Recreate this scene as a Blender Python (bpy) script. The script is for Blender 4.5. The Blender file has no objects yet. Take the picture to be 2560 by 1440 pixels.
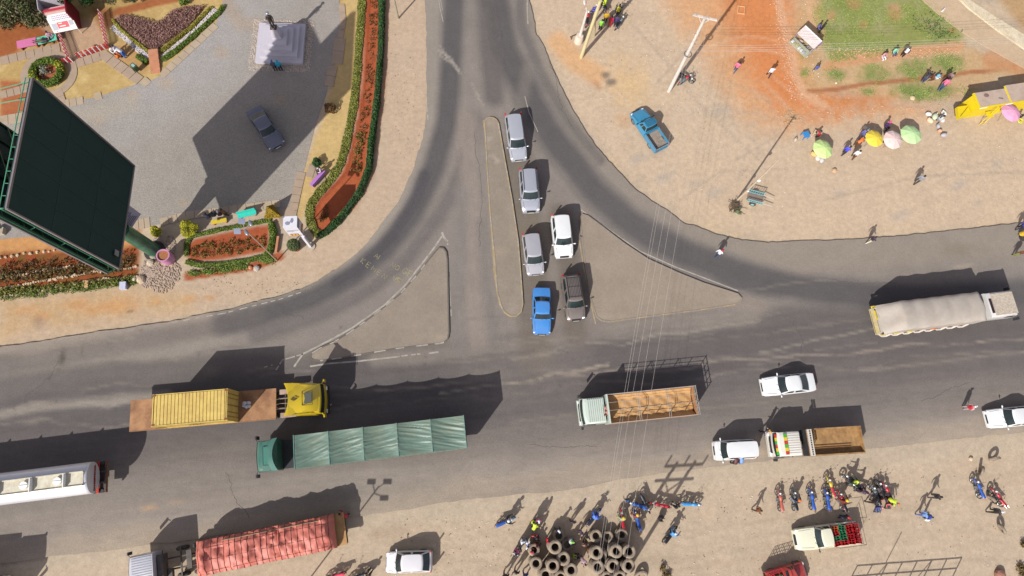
import bpy, bmesh, math, random
import numpy as np
from math import sin, cos, tan, atan2, pi, radians, hypot, sqrt
from mathutils import Vector, Matrix
import mathutils
random.seed(7); rng = np.random.default_rng(11)
SC = bpy.context.scene
# ---------------------------------------------------------------- camera, sky, sun, exposure
CAM_H = 57.5; FPX = 1616.6
CR = np.array([0.99831935, 0., 0.05795227]); CU = np.array([-0.01474213, 0.96710331, 0.25395642]); CF = np.array([0.05604584, 0.25438395, -0.96547795])
cd = bpy.data.cameras.new('camera'); cam = bpy.data.objects.new('camera', cd); SC.collection.objects.link(cam)
cam.matrix_world = Matrix(((CR[0], CU[0], -CF[0], 0), (CR[1], CU[1], -CF[1], 0), (CR[2], CU[2], -CF[2], CAM_H), (0, 0, 0, 1)))
cd.sensor_width = 36; cd.lens = FPX/2560*36; cd.clip_end = 2000; cd.clip_start = .5
SC.camera = cam
SUN_AZ = radians(36.03); SUN_EL = radians(37.5)          # shadows fall towards (sin az, cos az)
W = bpy.data.worlds.new('World'); SC.world = W; W.use_nodes = True
nt = W.node_tree; sky = nt.nodes.new('ShaderNodeTexSky'); sky.sky_type = 'NISHITA'; sky.sun_disc = False
sky.sun_elevation = SUN_EL; sky.sun_rotation = SUN_AZ + pi
hs = nt.nodes.new('ShaderNodeHueSaturation'); hs.inputs['Saturation'].default_value = .45; nt.links.new(sky.outputs[0], hs.inputs['Color'])
wm = nt.nodes.new('ShaderNodeMix'); wm.data_type = 'RGBA'; wm.blend_type = 'MULTIPLY'; wm.inputs[0].default_value = 1; wm.inputs[7].default_value = (1.02, .95, 1.0, 1); nt.links.new(hs.outputs[0], wm.inputs[6])
nt.links.new(wm.outputs[2], nt.nodes['Background'].inputs[0]); nt.nodes['Background'].inputs[1].default_value = 0.112
sd = bpy.data.lights.new('sun', 'SUN'); sd.energy = 4.3; sd.angle = radians(.5); sd.color = (1, .985, .945)
sun = bpy.data.objects.new('sun', sd); SC.collection.objects.link(sun)
tosun = Vector((-sin(SUN_AZ)*cos(SUN_EL), -cos(SUN_AZ)*cos(SUN_EL), sin(SUN_EL)))
sun.rotation_euler = tosun.to_track_quat('Z', 'Y').to_euler(); sun.location = tosun*80
SC.view_settings.view_transform = 'Standard'; SC.view_settings.look = 'None'; SC.view_settings.exposure = 0.57
# ---------------------------------------------------------------- surveying: a point of the plan to a place on the ground
def G(px, py, z=0.):
    d = CF + CR*((px-1280)/FPX) + CU*((720-py)/FPX)
    k = (z-CAM_H)/d[2]
    return Vector((d[0]*k, d[1]*k, z))
def PXarr(X, Y, z=0.):
    dx, dy, dz = X, Y, z-CAM_H
    w = dx*CF[0]+dy*CF[1]+dz*CF[2]
    return 1280+FPX*(dx*CR[0]+dy*CR[1]+dz*CR[2])/w, 720-FPX*(dx*CU[0]+dy*CU[1]+dz*CU[2])/w
def height_of(base, top):
    g = G(*base); best = (1e9, 0)
    for i in range(1, 300):
        z = i*.1; a, b = PXarr(g.x, g.y, z); e = hypot(a-top[0], b-top[1])
        if e < best[0]: best = (e, z)
    return best[1]
ZR = .15            # the road surface stands this far above the dirt
# ---------------------------------------------------------------- materials
KEXP = 1.75
def lin(c): c = c/255.; return c/12.92 if c <= .04045 else ((c+.055)/1.055)**2.4
def C(r, g, b): return (lin(r)/KEXP, lin(g)/KEXP, lin(b)/KEXP)
MC = {}
def mat(rgb, rough=.6, metal=0., var=.12, scale=3., bump=0., coat=0., spec=.5, dirt=None, dirtamt=0., name='paint'):
    key = (tuple(round(x, 3) for x in rgb), rough, metal, var, scale, bump, coat, spec, dirt, dirtamt)
    if key in MC: return MC[key]
    m = bpy.data.materials.new(name); m.use_nodes = True; t = m.node_tree; b = t.nodes['Principled BSDF']
    b.inputs['Roughness'].default_value = rough; b.inputs['Metallic'].default_value = metal
    b.inputs['Coat Weight'].default_value = coat; b.inputs['Coat Roughness'].default_value = .08
    b.inputs['Specular IOR Level'].default_value = spec
    tc = t.nodes.new('ShaderNodeTexCoord'); n = t.nodes.new('ShaderNodeTexNoise'); n.inputs['Scale'].default_value = scale
    n.inputs['Detail'].default_value = 5; n.inputs['Roughness'].default_value = .65
    t.links.new(tc.outputs['Object'], n.inputs['Vector'])
    r = t.nodes.new('ShaderNodeMapRange'); r.inputs[1].default_value = .3; r.inputs[2].default_value = .7
    r.inputs[3].default_value = 1-var; r.inputs[4].default_value = 1+var
    t.links.new(n.outputs[0], r.inputs[0])
    mx = t.nodes.new('ShaderNodeVectorMath'); mx.operation = 'SCALE'; mx.inputs[0].default_value = rgb
    t.links.new(r.outputs[0], mx.inputs['Scale'])
    out = mx.outputs[0]
    if dirt:
        n2 = t.nodes.new('ShaderNodeTexNoise'); n2.inputs['Scale'].default_value = scale*.45; n2.inputs['Detail'].default_value = 8
        n2.inputs['Roughness'].default_value = .7
        t.links.new(tc.outputs['Object'], n2.inputs['Vector'])
        r2 = t.nodes.new('ShaderNodeMapRange'); r2.inputs[1].default_value = .42; r2.inputs[2].default_value = .68
        r2.inputs[3].default_value = 0; r2.inputs[4].default_value = dirtamt; t.links.new(n2.outputs[0], r2.inputs[0])
        m2 = t.nodes.new('ShaderNodeMix'); m2.data_type = 'RGBA'; m2.inputs[7].default_value = (*dirt, 1)
        t.links.new(r2.outputs[0], m2.inputs[0]); t.links.new(out, m2.inputs[6]); out = m2.outputs[2]
    t.links.new(out, b.inputs['Base Color'])
    if bump:
        bp = t.nodes.new('ShaderNodeBump'); bp.inputs['Strength'].default_value = bump; bp.inputs['Distance'].default_value = .05
        t.links.new(n.outputs[0], bp.inputs['Height']); t.links.new(bp.outputs[0], b.inputs['Normal'])
    MC[key] = m; return m
def leafmat(rgb, var=.45, scale=2.2):
    key = ('leaf', rgb, var, scale)
    if key in MC: return MC[key]
    m = bpy.data.materials.new('foliage'); m.use_nodes = True; t = m.node_tree; b = t.nodes['Principled BSDF']
    b.inputs['Roughness'].default_value = .6; b.inputs['Specular IOR Level'].default_value = .25
    g = t.nodes.new('ShaderNodeNewGeometry'); n = t.nodes.new('ShaderNodeTexNoise'); n.inputs['Scale'].default_value = scale
    t.links.new(g.outputs['Position'], n.inputs['Vector'])
    a = t.nodes.new('ShaderNodeMath'); a.operation = 'ADD'; t.links.new(g.outputs['Random Per Island'], a.inputs[0]); t.links.new(n.outputs[0], a.inputs[1])
    r = t.nodes.new('ShaderNodeMapRange'); r.inputs[1].default_value = .3; r.inputs[2].default_value = 1.7
    r.inputs[3].default_value = 1-var; r.inputs[4].default_value = 1+var
    t.links.new(a.outputs[0], r.inputs[0])
    mx = t.nodes.new('ShaderNodeVectorMath'); mx.operation = 'SCALE'; mx.inputs[0].default_value = rgb
    t.links.new(r.outputs[0], mx.inputs['Scale']); t.links.new(mx.outputs[0], b.inputs['Base Color'])
    MC[key] = m; return m
def groundmat(name, fine=18., famt=.10, mid=1.6, mamt=.10, bump=.25, speck=0., rough=.95):
    m = bpy.data.materials.new(name); m.use_nodes = True; t = m.node_tree; b = t.nodes['Principled BSDF']
    b.inputs['Roughness'].default_value = rough; b.inputs['Specular IOR Level'].default_value = .2
    at = t.nodes.new('ShaderNodeAttribute'); at.attribute_name = 'Col'
    g = t.nodes.new('ShaderNodeNewGeometry')
    def rn(scale, amt, lo=.3, hi=.7, detail=4):
        n = t.nodes.new('ShaderNodeTexNoise'); n.inputs['Scale'].default_value = scale; n.inputs['Detail'].default_value = detail; n.inputs['Roughness'].default_value = .7
        t.links.new(g.outputs['Position'], n.inputs['Vector'])
        r = t.nodes.new('ShaderNodeMapRange'); r.inputs[1].default_value = lo; r.inputs[2].default_value = hi
        r.inputs[3].default_value = 1-amt; r.inputs[4].default_value = 1+amt; t.links.new(n.outputs[0], r.inputs[0]); return n, r
    n1, r1 = rn(fine, famt); n2, r2 = rn(mid, mamt, detail=8)
    p = t.nodes.new('ShaderNodeMath'); p.operation = 'MULTIPLY'; t.links.new(r1.outputs[0], p.inputs[0]); t.links.new(r2.outputs[0], p.inputs[1])
    n0, r0 = rn(.55, .07, detail=9); n4, r4 = rn(6.5, .07, detail=2)
    p2 = t.nodes.new('ShaderNodeMath'); p2.operation = 'MULTIPLY'; t.links.new(r0.outputs[0], p2.inputs[0]); t.links.new(r4.outputs[0], p2.inputs[1])
    p3 = t.nodes.new('ShaderNodeMath'); p3.operation = 'MULTIPLY'; t.links.new(p.outputs[0], p3.inputs[0]); t.links.new(p2.outputs[0], p3.inputs[1])
    o = p3.outputs[0]
    if speck:
        v = t.nodes.new('ShaderNodeTexVoronoi'); v.inputs['Scale'].default_value = 9; t.links.new(g.outputs['Position'], v.inputs['Vector'])
        r3 = t.nodes.new('ShaderNodeMapRange'); r3.inputs[1].default_value = 0; r3.inputs[2].default_value = .25; r3.inputs[3].default_value = 1+speck; r3.inputs[4].default_value = 1
        t.links.new(v.outputs[0], r3.inputs[0]); q = t.nodes.new('ShaderNodeMath'); q.operation = 'MULTIPLY'
        t.links.new(o, q.inputs[0]); t.links.new(r3.outputs[0], q.inputs[1]); o = q.outputs[0]
    mx = t.nodes.new('ShaderNodeVectorMath'); mx.operation = 'SCALE'; t.links.new(at.outputs['Color'], mx.inputs[0]); t.links.new(o, mx.inputs['Scale'])
    t.links.new(mx.outputs[0], b.inputs['Base Color'])
    bp = t.nodes.new('ShaderNodeBump'); bp.inputs['Strength'].default_value = bump; bp.inputs['Distance'].default_value = .03
    t.links.new(n1.outputs[0], bp.inputs['Height']); t.links.new(bp.outputs[0], b.inputs['Normal'])
    return m
# ---------------------------------------------------------------- object helpers
COL = SC.collection
def tag(o, label=None, cat=None, group=None, kind=None):
    if label: o['label'] = label
    if cat: o['category'] = cat
    if group: o['group'] = group
    if kind: o['kind'] = kind
    return o
def thing(name, label, cat, loc=(0, 0, 0), rz=0, group=None):
    o = bpy.data.objects.new(name, None); COL.objects.link(o); o.location = loc; o.rotation_euler = (0, 0, rz); o.empty_display_size = .2
    return tag(o, label, cat, group)
class MB:
    def __init__(s): s.v = []; s.f = []; s.m = []
    def add(s, vs, fs, m=0):
        k = len(s.v); s.v += [tuple(p) for p in vs]; s.f += [tuple(i+k for i in f) for f in fs]; s.m += [m]*len(fs); return s
    def hexa(s, p, m=0):   # p: 4 bottom, 4 top, counter-clockwise
        return s.add(p, [(3, 2, 1, 0), (4, 5, 6, 7), (0, 1, 5, 4), (1, 2, 6, 5), (2, 3, 7, 6), (3, 0, 4, 7)], m)
    def box(s, x0, x1, y0, y1, z0, z1, m=0):
        return s.hexa([(x0, y0, z0), (x1, y0, z0), (x1, y1, z0), (x0, y1, z0), (x0, y0, z1), (x1, y0, z1), (x1, y1, z1), (x0, y1, z1)], m)
    def bar(s, p0, p1, w, h=None, m=0, up=(0, 0, 1)):
        h = h or w; p0 = Vector(p0); p1 = Vector(p1); d = (p1-p0).normalized(); u = Vector(up)
        if abs(d.dot(u)) > .95: u = Vector((1, 0, 0))
        a = d.cross(u).normalized()*w/2; b = a.cross(d).normalized()*h/2
        return s.hexa([p0-a-b, p0+a-b, p1+a-b, p1-a-b, p0-a+b, p0+a+b, p1+a+b, p1-a+b], m)
    def rings(s, R, m=0, cap=True, closed=True):
        n = len(R[0]); k = len(s.v)
        for r in R: s.v += [tuple(p) for p in r]
        for i in range(len(R)-1):
            for j in range(n if closed else n-1):
                a = k+i*n+j; b = k+i*n+(j+1) % n; s.f.append((a, b, b+n, a+n)); s.m.append(m)
        if cap:
            s.f.append(tuple(k+j for j in reversed(range(n)))); s.m.append(m)
            s.f.append(tuple(k+(len(R)-1)*n+j for j in range(n))); s.m.append(m)
        return s
    def tube(s, pts, r, n=6, m=0, cap=True):
        P = [Vector(p) for p in pts]; R = []
        rr = r if isinstance(r, (list, tuple)) else [r]*len(P)
        for i, p in enumerate(P):
            d = (P[min(i+1, len(P)-1)]-P[max(i-1, 0)]).normalized()
            u = Vector((0, 0, 1)) if abs(d.z) < .9 else Vector((1, 0, 0))
            a = d.cross(u).normalized(); b = d.cross(a).normalized()
            R.append([p+a*rr[i]*cos(2*pi*j/n)-b*rr[i]*sin(2*pi*j/n) for j in range(n)])
        return s.rings(R, m, cap)
    def ell(s, c, r, nu=10, nv=6, m=0, zmin=-1):
        c = Vector(c); r = (r, r, r) if not isinstance(r, (list, tuple)) else r; R = []
        for i in range(nv+1):
            t = -pi/2+pi*(i/nv); z = max(sin(t), zmin); w = max(cos(t), .02)
            R.append([c+Vector((r[0]*w*cos(2*pi*j/nu), r[1]*w*sin(2*pi*j/nu), r[2]*z)) for j in range(nu)])
        return s.rings(R, m)
    def torus(s, c, R0, r, axis='z', nu=16, nv=8, m=0, fl=1.):
        c = Vector(c); k = len(s.v)
        for i in range(nu):
            a = 2*pi*i/nu
            for j in range(nv):
                b = 2*pi*j/nv; x = (R0+r*cos(b))*cos(a); y = (R0+r*cos(b))*sin(a); z = r*fl*sin(b)
                s.v.append(tuple(c+(Vector((x, y, z)) if axis == 'z' else Vector((x, z, y)))))
        for i in range(nu):
            for j in range(nv):
                a = k+i*nv+j; b = k+((i+1) % nu)*nv+j; a2 = k+i*nv+(j+1) % nv; b2 = k+((i+1) % nu)*nv+(j+1) % nv
                s.f.append((a, b, b2, a2) if axis == 'z' else (a, a2, b2, b)); s.m.append(m)
        return s
    def prism(s, pts, z0, z1, m=0):
        n = len(pts); a = sum(pts[i][0]*pts[(i+1) % n][1]-pts[(i+1) % n][0]*pts[i][1] for i in range(n))
        if a < 0: pts = pts[::-1]
        return s.add([(p[0], p[1], z0) for p in pts]+[(p[0], p[1], z1) for p in pts],
                     [tuple(reversed(range(n))), tuple(range(n, 2*n))]+[(i, (i+1) % n, n+(i+1) % n, n+i) for i in range(n)], m)
    def build(s, name, mats, parent=None, smooth=False, loc=None, rz=0, label=None):
        me = bpy.data.meshes.new(name); me.from_pydata(s.v, [], s.f); me.update()
        if not isinstance(mats, (list, tuple)): mats = [mats]
        for q in mats: me.materials.append(q)
        if len(mats) > 1: me.polygons.foreach_set('material_index', np.array(s.m, dtype=np.int32))
        if smooth:
            try: me.shade_smooth(); me.set_sharp_from_angle(angle=radians(38))
            except Exception: pass
        o = bpy.data.objects.new(name, me); COL.objects.link(o)
        if parent: o.parent = parent
        if loc is not None: o.location = loc
        if rz: o.rotation_euler = (0, 0, rz)
        if label: o['label'] = label
        return o
def copy_tree(o, parent=None):
    c = o.copy(); COL.objects.link(c); c.parent = parent
    for ch in o.children: copy_tree(ch, c)
    return c
def setmat(o, idx, m):
    o.material_slots[idx].link = 'OBJECT'; o.material_slots[idx].material = m
def text_part(body, size, m, parent, loc, rot, name='lettering', extrude=.004, bold=.0):
    cu = bpy.data.curves.new(name, 'FONT'); cu.body = body; cu.size = size; cu.extrude = extrude; cu.offset = bold; cu.align_x = 'CENTER'; cu.align_y = 'CENTER'
    t = bpy.data.objects.new(name, cu); COL.objects.link(t); dg = bpy.context.evaluated_depsgraph_get()
    me = bpy.data.meshes.new_from_object(t.evaluated_get(dg)); bpy.data.objects.remove(t); bpy.data.curves.remove(cu)
    me.materials.clear(); me.materials.append(m); o = bpy.data.objects.new(name, me); COL.objects.link(o)
    o.parent = parent; o.location = loc; o.rotation_euler = rot; return o
# ---------------------------------------------------------------- numpy paint helpers (in plan pixels)
def _h(ix, iy, s):
    n = (ix*374761393 + iy*668265263 + s*974711) & 0xffffffff; n = ((n ^ (n >> 13))*1274126177) & 0xffffffff
    return ((n ^ (n >> 16)) & 0xffff)/65535.
def vnoise(x, y, s=0):
    xi = np.floor(x).astype(np.int64); yi = np.floor(y).astype(np.int64); u = x-xi; v = y-yi; u = u*u*(3-2*u); v = v*v*(3-2*v)
    return (_h(xi, yi, s)*(1-u)+_h(xi+1, yi, s)*u)*(1-v)+(_h(xi, yi+1, s)*(1-u)+_h(xi+1, yi+1, s)*u)*v
def fbm(x, y, s=0, o=4):
    a = .5; r = 0
    for i in range(o): r = r+a*vnoise(x*2**i, y*2**i, s+i); a *= .5
    return r/(1-.5**o)
def dline(X, Y, pts):
    d = np.full(X.shape, 1e9)
    for (ax, ay), (bx, by) in zip(pts[:-1], pts[1:]):
        vx, vy = bx-ax, by-ay; t = np.clip(((X-ax)*vx+(Y-ay)*vy)/(vx*vx+vy*vy+1e-9), 0, 1)
        d = np.minimum(d, np.hypot(X-ax-t*vx, Y-ay-t*vy))
    return d
def inside(X, Y, pts):
    r = np.zeros(X.shape, bool); n = len(pts)
    for i in range(n):
        ax, ay = pts[i]; bx, by = pts[(i+1) % n]
        if ay == by: continue
        r ^= ((ay > Y) != (by > Y)) & (X < (bx-ax)*(Y-ay)/(by-ay)+ax)
    return r
def sdf(X, Y, pts):
    return np.where(inside(X, Y, pts), -1, 1)*dline(X, Y, list(pts)+[pts[0]])
class Paint:
    def __init__(s, X, Y, base):
        s.X, s.Y = X, Y; s.c = np.tile(np.array(C(*base)), (len(X), 1))
        s.n1 = fbm(X/60, Y/60, 3)-.5; s.n2 = fbm(X/17, Y/17, 9)-.5; s.n3 = fbm(X/7, Y/7, 23, 3)-.5
    def mix(s, rgb, w):
        w = np.clip(w, 0, 1)[:, None]; s.c = s.c*(1-w)+np.array(C(*rgb))*w
    def poly(s, pts, rgb, soft=6, a=1., wob=0, patch=0.):
        d = sdf(s.X, s.Y, pts)+s.n2*wob*2
        w = np.clip(.5-d/(2*soft), 0, 1)*a
        if patch: w = w*np.clip(1-patch+patch*3*(s.n1+s.n2*.7+.25), 0, 1)
        s.mix(rgb, w)
    def line(s, pts, width, rgb, a=1., soft=None, wob=0, patch=0.):
        soft = max(soft or width, 4); d = dline(s.X, s.Y+((vnoise(s.X/95, s.Y/60, 91)-.5)+(vnoise(s.X/38, s.Y/30, 92)-.5)*.4)*wob, pts)
        w = np.clip((width+soft-d)/soft, 0, 1)*a
        if patch: w = w*np.clip(1-patch+patch*4*(s.n1+.2), 0, 1)
        s.mix(rgb, w*w*(3-2*w))
    def spot(s, x, y, r, rgb, a=1., ry=None, ang=0):
        ry = ry or r; ca, sa = cos(ang), sin(ang); dx, dy = s.X-x, s.Y-y
        q = np.hypot((dx*ca+dy*sa)/r, (-dx*sa+dy*ca)/ry)+s.n2*.9+s.n3*.5; s.mix(rgb, np.clip(1.25-q, 0, 1)*a)
    def apply(s, me):
        at = me.color_attributes.new('Col', 'FLOAT_COLOR', 'POINT'); a = np.ones((len(s.c), 4), np.float32); a[:, :3] = s.c
        at.data.foreach_set('color', a.ravel())
def sheet(name, poly_px, z, step, skirt=0., zpix=None, wob=0., paint=None, material=None, side=None, kind='structure', parent=None):
    """a flat sheet cut to an outline, meshed finely enough to carry painted wear; skirt = height of its edge"""
    pts = []; zp = z if zpix is None else zpix
    W0 = [G(x, y, zp) for x, y in poly_px]; n = len(W0)
    for i in range(n):
        a, b = W0[i], W0[(i+1) % n]; k = max(1, int((b-a).length/(.35 if wob else step)))
        nrm = Vector((-(b-a).y, (b-a).x, 0)).normalized()
        for j in range(k):
            p = a.lerp(b, j/k)
            if wob and j: q = (fbm(np.array([p.x*1.1]), np.array([p.y*1.1]), 5, 3)[0]-.5)*wob*2; p = p+nrm*q
            pts.append(p)
    nb = len(pts); bx = np.array([p.x for p in pts]); by = np.array([p.y for p in pts])
    gx, gy = np.meshgrid(np.arange(max(bx.min(), -56), min(bx.max(), 66), step), np.arange(max(by.min(), -16), min(by.max(), 54), step))
    gx = gx.ravel()+rng.uniform(-.1, .1, gx.size)*step; gy = gy.ravel()
    bl = list(zip(bx, by)); sdv = sdf(gx, gy, bl); k = sdv < -step*.45
    V = [Vector((x, y)) for x, y in zip(bx, by)]+[Vector((x, y)) for x, y in zip(gx[k], gy[k])]
    vo, eo, fo, *_ = mathutils.geometry.delaunay_2d_cdt(V, [(i, (i+1) % nb) for i in range(nb)], [], 1, 1e-5, False)
    X = np.array([v.x for v in vo]); Y = np.array([v.y for v in vo]); vs = [(v.x, v.y, z) for v in vo]
    fs = []; cxs = np.array([(vo[f[0]].x+vo[f[1]].x+vo[f[2]].x)/3 for f in fo]); cys = np.array([(vo[f[0]].y+vo[f[1]].y+vo[f[2]].y)/3 for f in fo]); ins = inside(cxs, cys, bl)
    for q_, f in enumerate(fo):
        if not ins[q_]: continue
        a, b, c = f[:3]; ar = (vo[b]-vo[a]).cross(vo[c]-vo[a]); fs.append(tuple(f) if ar > 0 else tuple(reversed(f)))
    nt_ = len(vs); mi = [0]*len(fs)
    if skirt:
        area = sum(bx[i]*by[(i+1) % nb]-bx[(i+1) % nb]*by[i] for i in range(nb)); order = list(range(nb)) if area > 0 else list(range(nb))[::-1]
        for i in order: vs.append((bx[i], by[i], z)); vs.append((bx[i], by[i], z-skirt))
        for j in range(nb):
            a = nt_+2*j; b = nt_+2*((j+1) % nb); fs.append((a, a+1, b+1, b)); mi.append(1 if side else 0)
    me = bpy.data.meshes.new(name); me.from_pydata(vs, [], fs); me.update()
    me.materials.append(material)
    if side: me.materials.append(side); me.polygons.foreach_set('material_index', np.array(mi, dtype=np.int32))
    AX = np.array([v[0] for v in vs]); AY = np.array([v[1] for v in vs]); px, py = PXarr(AX, AY, zp)
    if paint: P = paint(px, py); P.apply(me)
    o = bpy.data.objects.new(name, me); COL.objects.link(o)
    if parent: o.parent = parent
    if kind: o['kind'] = kind
    return o
# ================================================================ THE GROUND
ORANGE = (222, 148, 92); REDSOIL = (172, 92, 56)
def paint_ground(X, Y):
    P = Paint(X, Y, (206, 184, 156))
    # wide tone changes of the trodden dirt
    P.c *= (1+.12*P.n1+.10*P.n2)[:, None]
    P.mix((194, 178, 160), np.clip((fbm(X/110, Y/70, 41)-.5)*4, 0, 1)*.7); P.mix((186, 168, 148), np.clip((fbm(X/70, Y/34, 45)-.58)*6, 0, 1)*.55)
    P.mix((219, 190, 150), np.clip((fbm(X/90, Y/80, 51)-.54)*5, 0, 1)*.55); P.c *= (1+.09*(fbm(X/26, Y/14, 57, 4)-.5)+.14*P.n3)[:, None]
    # lower shoulder and lorry park
    P.poly([(0, 1400), (900, 1290), (1280, 1240), (1920, 1155), (2700, 1075), (2700, 1500), (0, 1500)], (206, 184, 157), 20, .9)
    P.line([(1100, 1260), (1700, 1182), (2600, 1080)], 30, (208, 190, 166), .5, 30)
    for i in range(46):
        a = random.random(); x = 100+a*2400; y = 1440-random.random()*240+(.5-a)*150
        P.spot(x, y, 14+random.random()*50, random.choice([(186, 160, 134), (196, 178, 156), (212, 184, 148), (178, 158, 134)]), .4, ry=8+random.random()*22, ang=-.15)
    for (x0, y0), (x1, y1) in (((950, 1300), (1300, 1440)), ((1650, 1440), (2250, 1300)), ((1700, 1400), (2300, 1260)), ((2200, 1250), (2560, 1180))):
        for d in (0, 26): P.line([(x0, y0+d), ((x0+x1)/2, (y0+y1)/2+d+12), (x1, y1+d)], 5, (188, 162, 136), .3, 6, wob=30)
    P.line([(-100, 1425), (250, 1385), (922, 1297), (1280, 1247), (1920, 1162), (2600, 1088)], 10, (202, 183, 158), .9, 30)
    # strip beside the hedge and the lower left verge
    P.poly([(958, -80), (1070, -80), (1072, 330), (1030, 450), (960, 560), (840, 680), (640, 750), (300, 825), (0, 870), (0, 740), (480, 700), (760, 640), (930, 470), (960, 330)], (206, 180, 152), 12, .9)
    P.poly([(0, 745), (200, 728), (360, 715), (480, 735), (480, 775), (300, 800), (0, 850)], (206, 170, 122), 22, .75, wob=14, patch=.6)
    for x, y, r in ((470, 748, 26), (390, 755, 18), (300, 765, 60), (230, 775, 46), (520, 745, 22), (190, 760, 40), (100, 790, 34), (60, 775, 40)): P.spot(x, y, r, (212, 152, 88), .55, ry=r*.4, ang=-.1)
    P.spot(95, 805, 22, (168, 140, 120), .6); P.spot(325, 778, 9, (110, 88, 66), .8, ry=4)
    # upper right dirt
    P.poly([(1325, -80), (1800, -80), (1780, 300), (1960, 300), (2700, 260), (2700, 560), (1950, 605), (1700, 545), (1480, 350), (1340, 90)], (216, 190, 160), 25, .85)
    P.poly([(1620, -80), (2010, -80), (2000, 60), (2010, 200), (2070, 262), (2300, 262), (2330, 285), (2100, 300), (1960, 330), (1860, 300), (1780, 180), (1700, 60)], (226, 168, 116), 36, .8, wob=20)
    P.poly([(1790, -80), (1995, -80), (1965, 60), (1990, 150), (2030, 240), (2110, 262), (2060, 292), (1960, 286), (1900, 230), (1850, 130), (1810, 40)], (222, 140, 84), 40, .92, wob=26)
    P.poly([(2030, 236), (2150, 222), (2240, 238), (2220, 262), (2080, 285)], (214, 138, 80), 22, .75, wob=18)
    P.line([(1395, 105), (1440, 155), (1490, 185)], 16, (226, 176, 124), .7, 24)
    P.spot(1560, 190, 60, (222, 186, 138), .6); P.spot(1580, 225, 55, (226, 190, 138), .55); P.spot(1490, 210, 18, (198, 140, 100), .6, ry=9, ang=.6)
    P.spot(1515, 187, 12, (110, 104, 98), .75, ry=8); P.spot(1528, 205, 14, (118, 110, 102), .8, ry=10)
    P.spot(1560, 300, 22, (212, 160, 110), .5); P.spot(1640, 380, 30, (186, 170, 154), .3)
    for i in range(26):
        x = 1500+random.random()*900; y = 60+random.random()*440; a = random.choice([-.9, -.5, .2, .45, .9, 1.2])+random.gauss(0, .15); L_ = 80+random.random()*260; cc = random.choice([(186, 166, 146), (228, 206, 176), (190, 172, 152)])
        for o_ in (0, 34): P.line([(x-sin(a)*o_, y+cos(a)*o_), (x+cos(a)*L_*.5-sin(a)*o_+8, y+sin(a)*L_*.5+cos(a)*o_), (x+cos(a+.25)*L_-sin(a)*o_, y+sin(a+.25)*L_+cos(a)*o_)], 1.5, cc, .32, 5, wob=10)
    for i in range(30):
        x = 950+random.random()*1600; y = 1440-random.random()*230*(x/2560)-10; L_ = 80+random.random()*240; cc = random.choice([(180, 158, 134), (222, 200, 172), (186, 164, 140)])
        for o_ in (0, 38): P.line([(x, y+o_), (x+L_*.5, y+o_-L_*.04+random.gauss(0, 5)), (x+L_, y+o_-L_*.13)], 1.5, cc, .34, 5, wob=12)
    for x, y, r in ((2400, 460, 26), (2440, 510, 18), (1790, 480, 30), (1740, 460, 22), (2100, 480, 20), (2490, 410, 22), (1590, 400, 26), (1660, 445, 30), (2250, 540, 30), (1400, 260, 24)):
        P.spot(x, y, r, (184, 172, 160), .5, ry=r*.5, ang=-.4)
    for pts in ([(1575, 55), (1680, 170), (1720, 230), (1820, 330), (1900, 400)], [(1640, 210), (1720, 120)], [(1840, 400), (1960, 330)], [(1700, 500), (1800, 430), (2000, 420)], [(2060, 500), (2300, 440), (2560, 430)]):
        P.line(pts, 1.5, (178, 160, 142), .45, 3)
    # lawn quarter: soil under the grass
    P.poly([(2040, -80), (2310, -80), (2405, 70), (2410, 110), (2080, 160), (2060, 130), (2030, 40)], (150, 156, 82), 12, .95, wob=9, patch=.3)
    P.poly([(2000, -80), (2050, -80), (2060, 130), (2090, 165), (2410, 118), (2480, 150), (2540, 170), (2400, 250), (2330, 255), (2080, 225), (2010, 238), (1990, 150)], (212, 170, 116), 12, .65, wob=6)
    for x, y, r, q in ((2010, 180, 12, 12), (2090, 185, 24, 16), (2185, 185, 38, 24), (2280, 175, 36, 28), (2365, 160, 44, 30), (2170, 228, 16, 10), (2280, 225, 50, 20), (2300, 240, 40, 14), (2360, 225, 30, 16), (2120, 15, 30, 30), (2010, 125, 12, 18)):
        P.spot(x, y, r*1.1, (134, 146, 78), .85, ry=q*1.1)
    P.line([(2010, 230), (2080, 222), (2200, 207), (2330, 190), (2400, 180), (2540, 168)], 3, (176, 112, 76), .8, 5, wob=8)
    P.line([(2070, 165), (2140, 150), (2200, 140), (2300, 128), (2400, 112)], 9, (216, 162, 116), .8, 8, wob=6)
    for x, y, r in ((2235, 30, 24), (2240, 45, 14), (2135, 8, 20), (2080, 40, 14), (2160, 60, 12), (2380, 78, 10)): P.spot(x, y, r, (206, 146, 104), .7)
    P.line([(1937, -60), (1955, 40), (1975, 110), (1990, 190), (2010, 240), (2060, 262)], 7, (228, 178, 138), .75, 9, wob=14)
    P.line([(2020, -60), (2030, 40), (2050, 80)], 9, (226, 180, 136), .7, 8, wob=10)
    P.poly([(2420, 120), (2540, 165), (2700, 190), (2700, 260), (2560, 215), (2430, 150)], (206, 168, 124), 10, .8)
    P.line([(2480, 150), (2520, 150), (2545, 165)], 18, (212, 148, 100), .6, 14)
    # corner beyond the pavement
    P.poly([(2430, -80), (2700, -80), (2700, 120), (2570, 88)], (196, 158, 112), 8, .9, wob=4)
    # upper left gardens
    P.poly([(-300, -120), (900, -120), (900, 60), (620, 40), (560, 20), (540, 60), (420, 190), (310, 262), (160, 270), (0, 300), (-300, 330)], (198, 166, 106), 6, 1)
    P.mix((218, 190, 130), np.clip((fbm(X/30, Y/24, 61)-.5)*5, 0, 1)*.8*((X < 600) & (Y < 290)))
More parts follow.
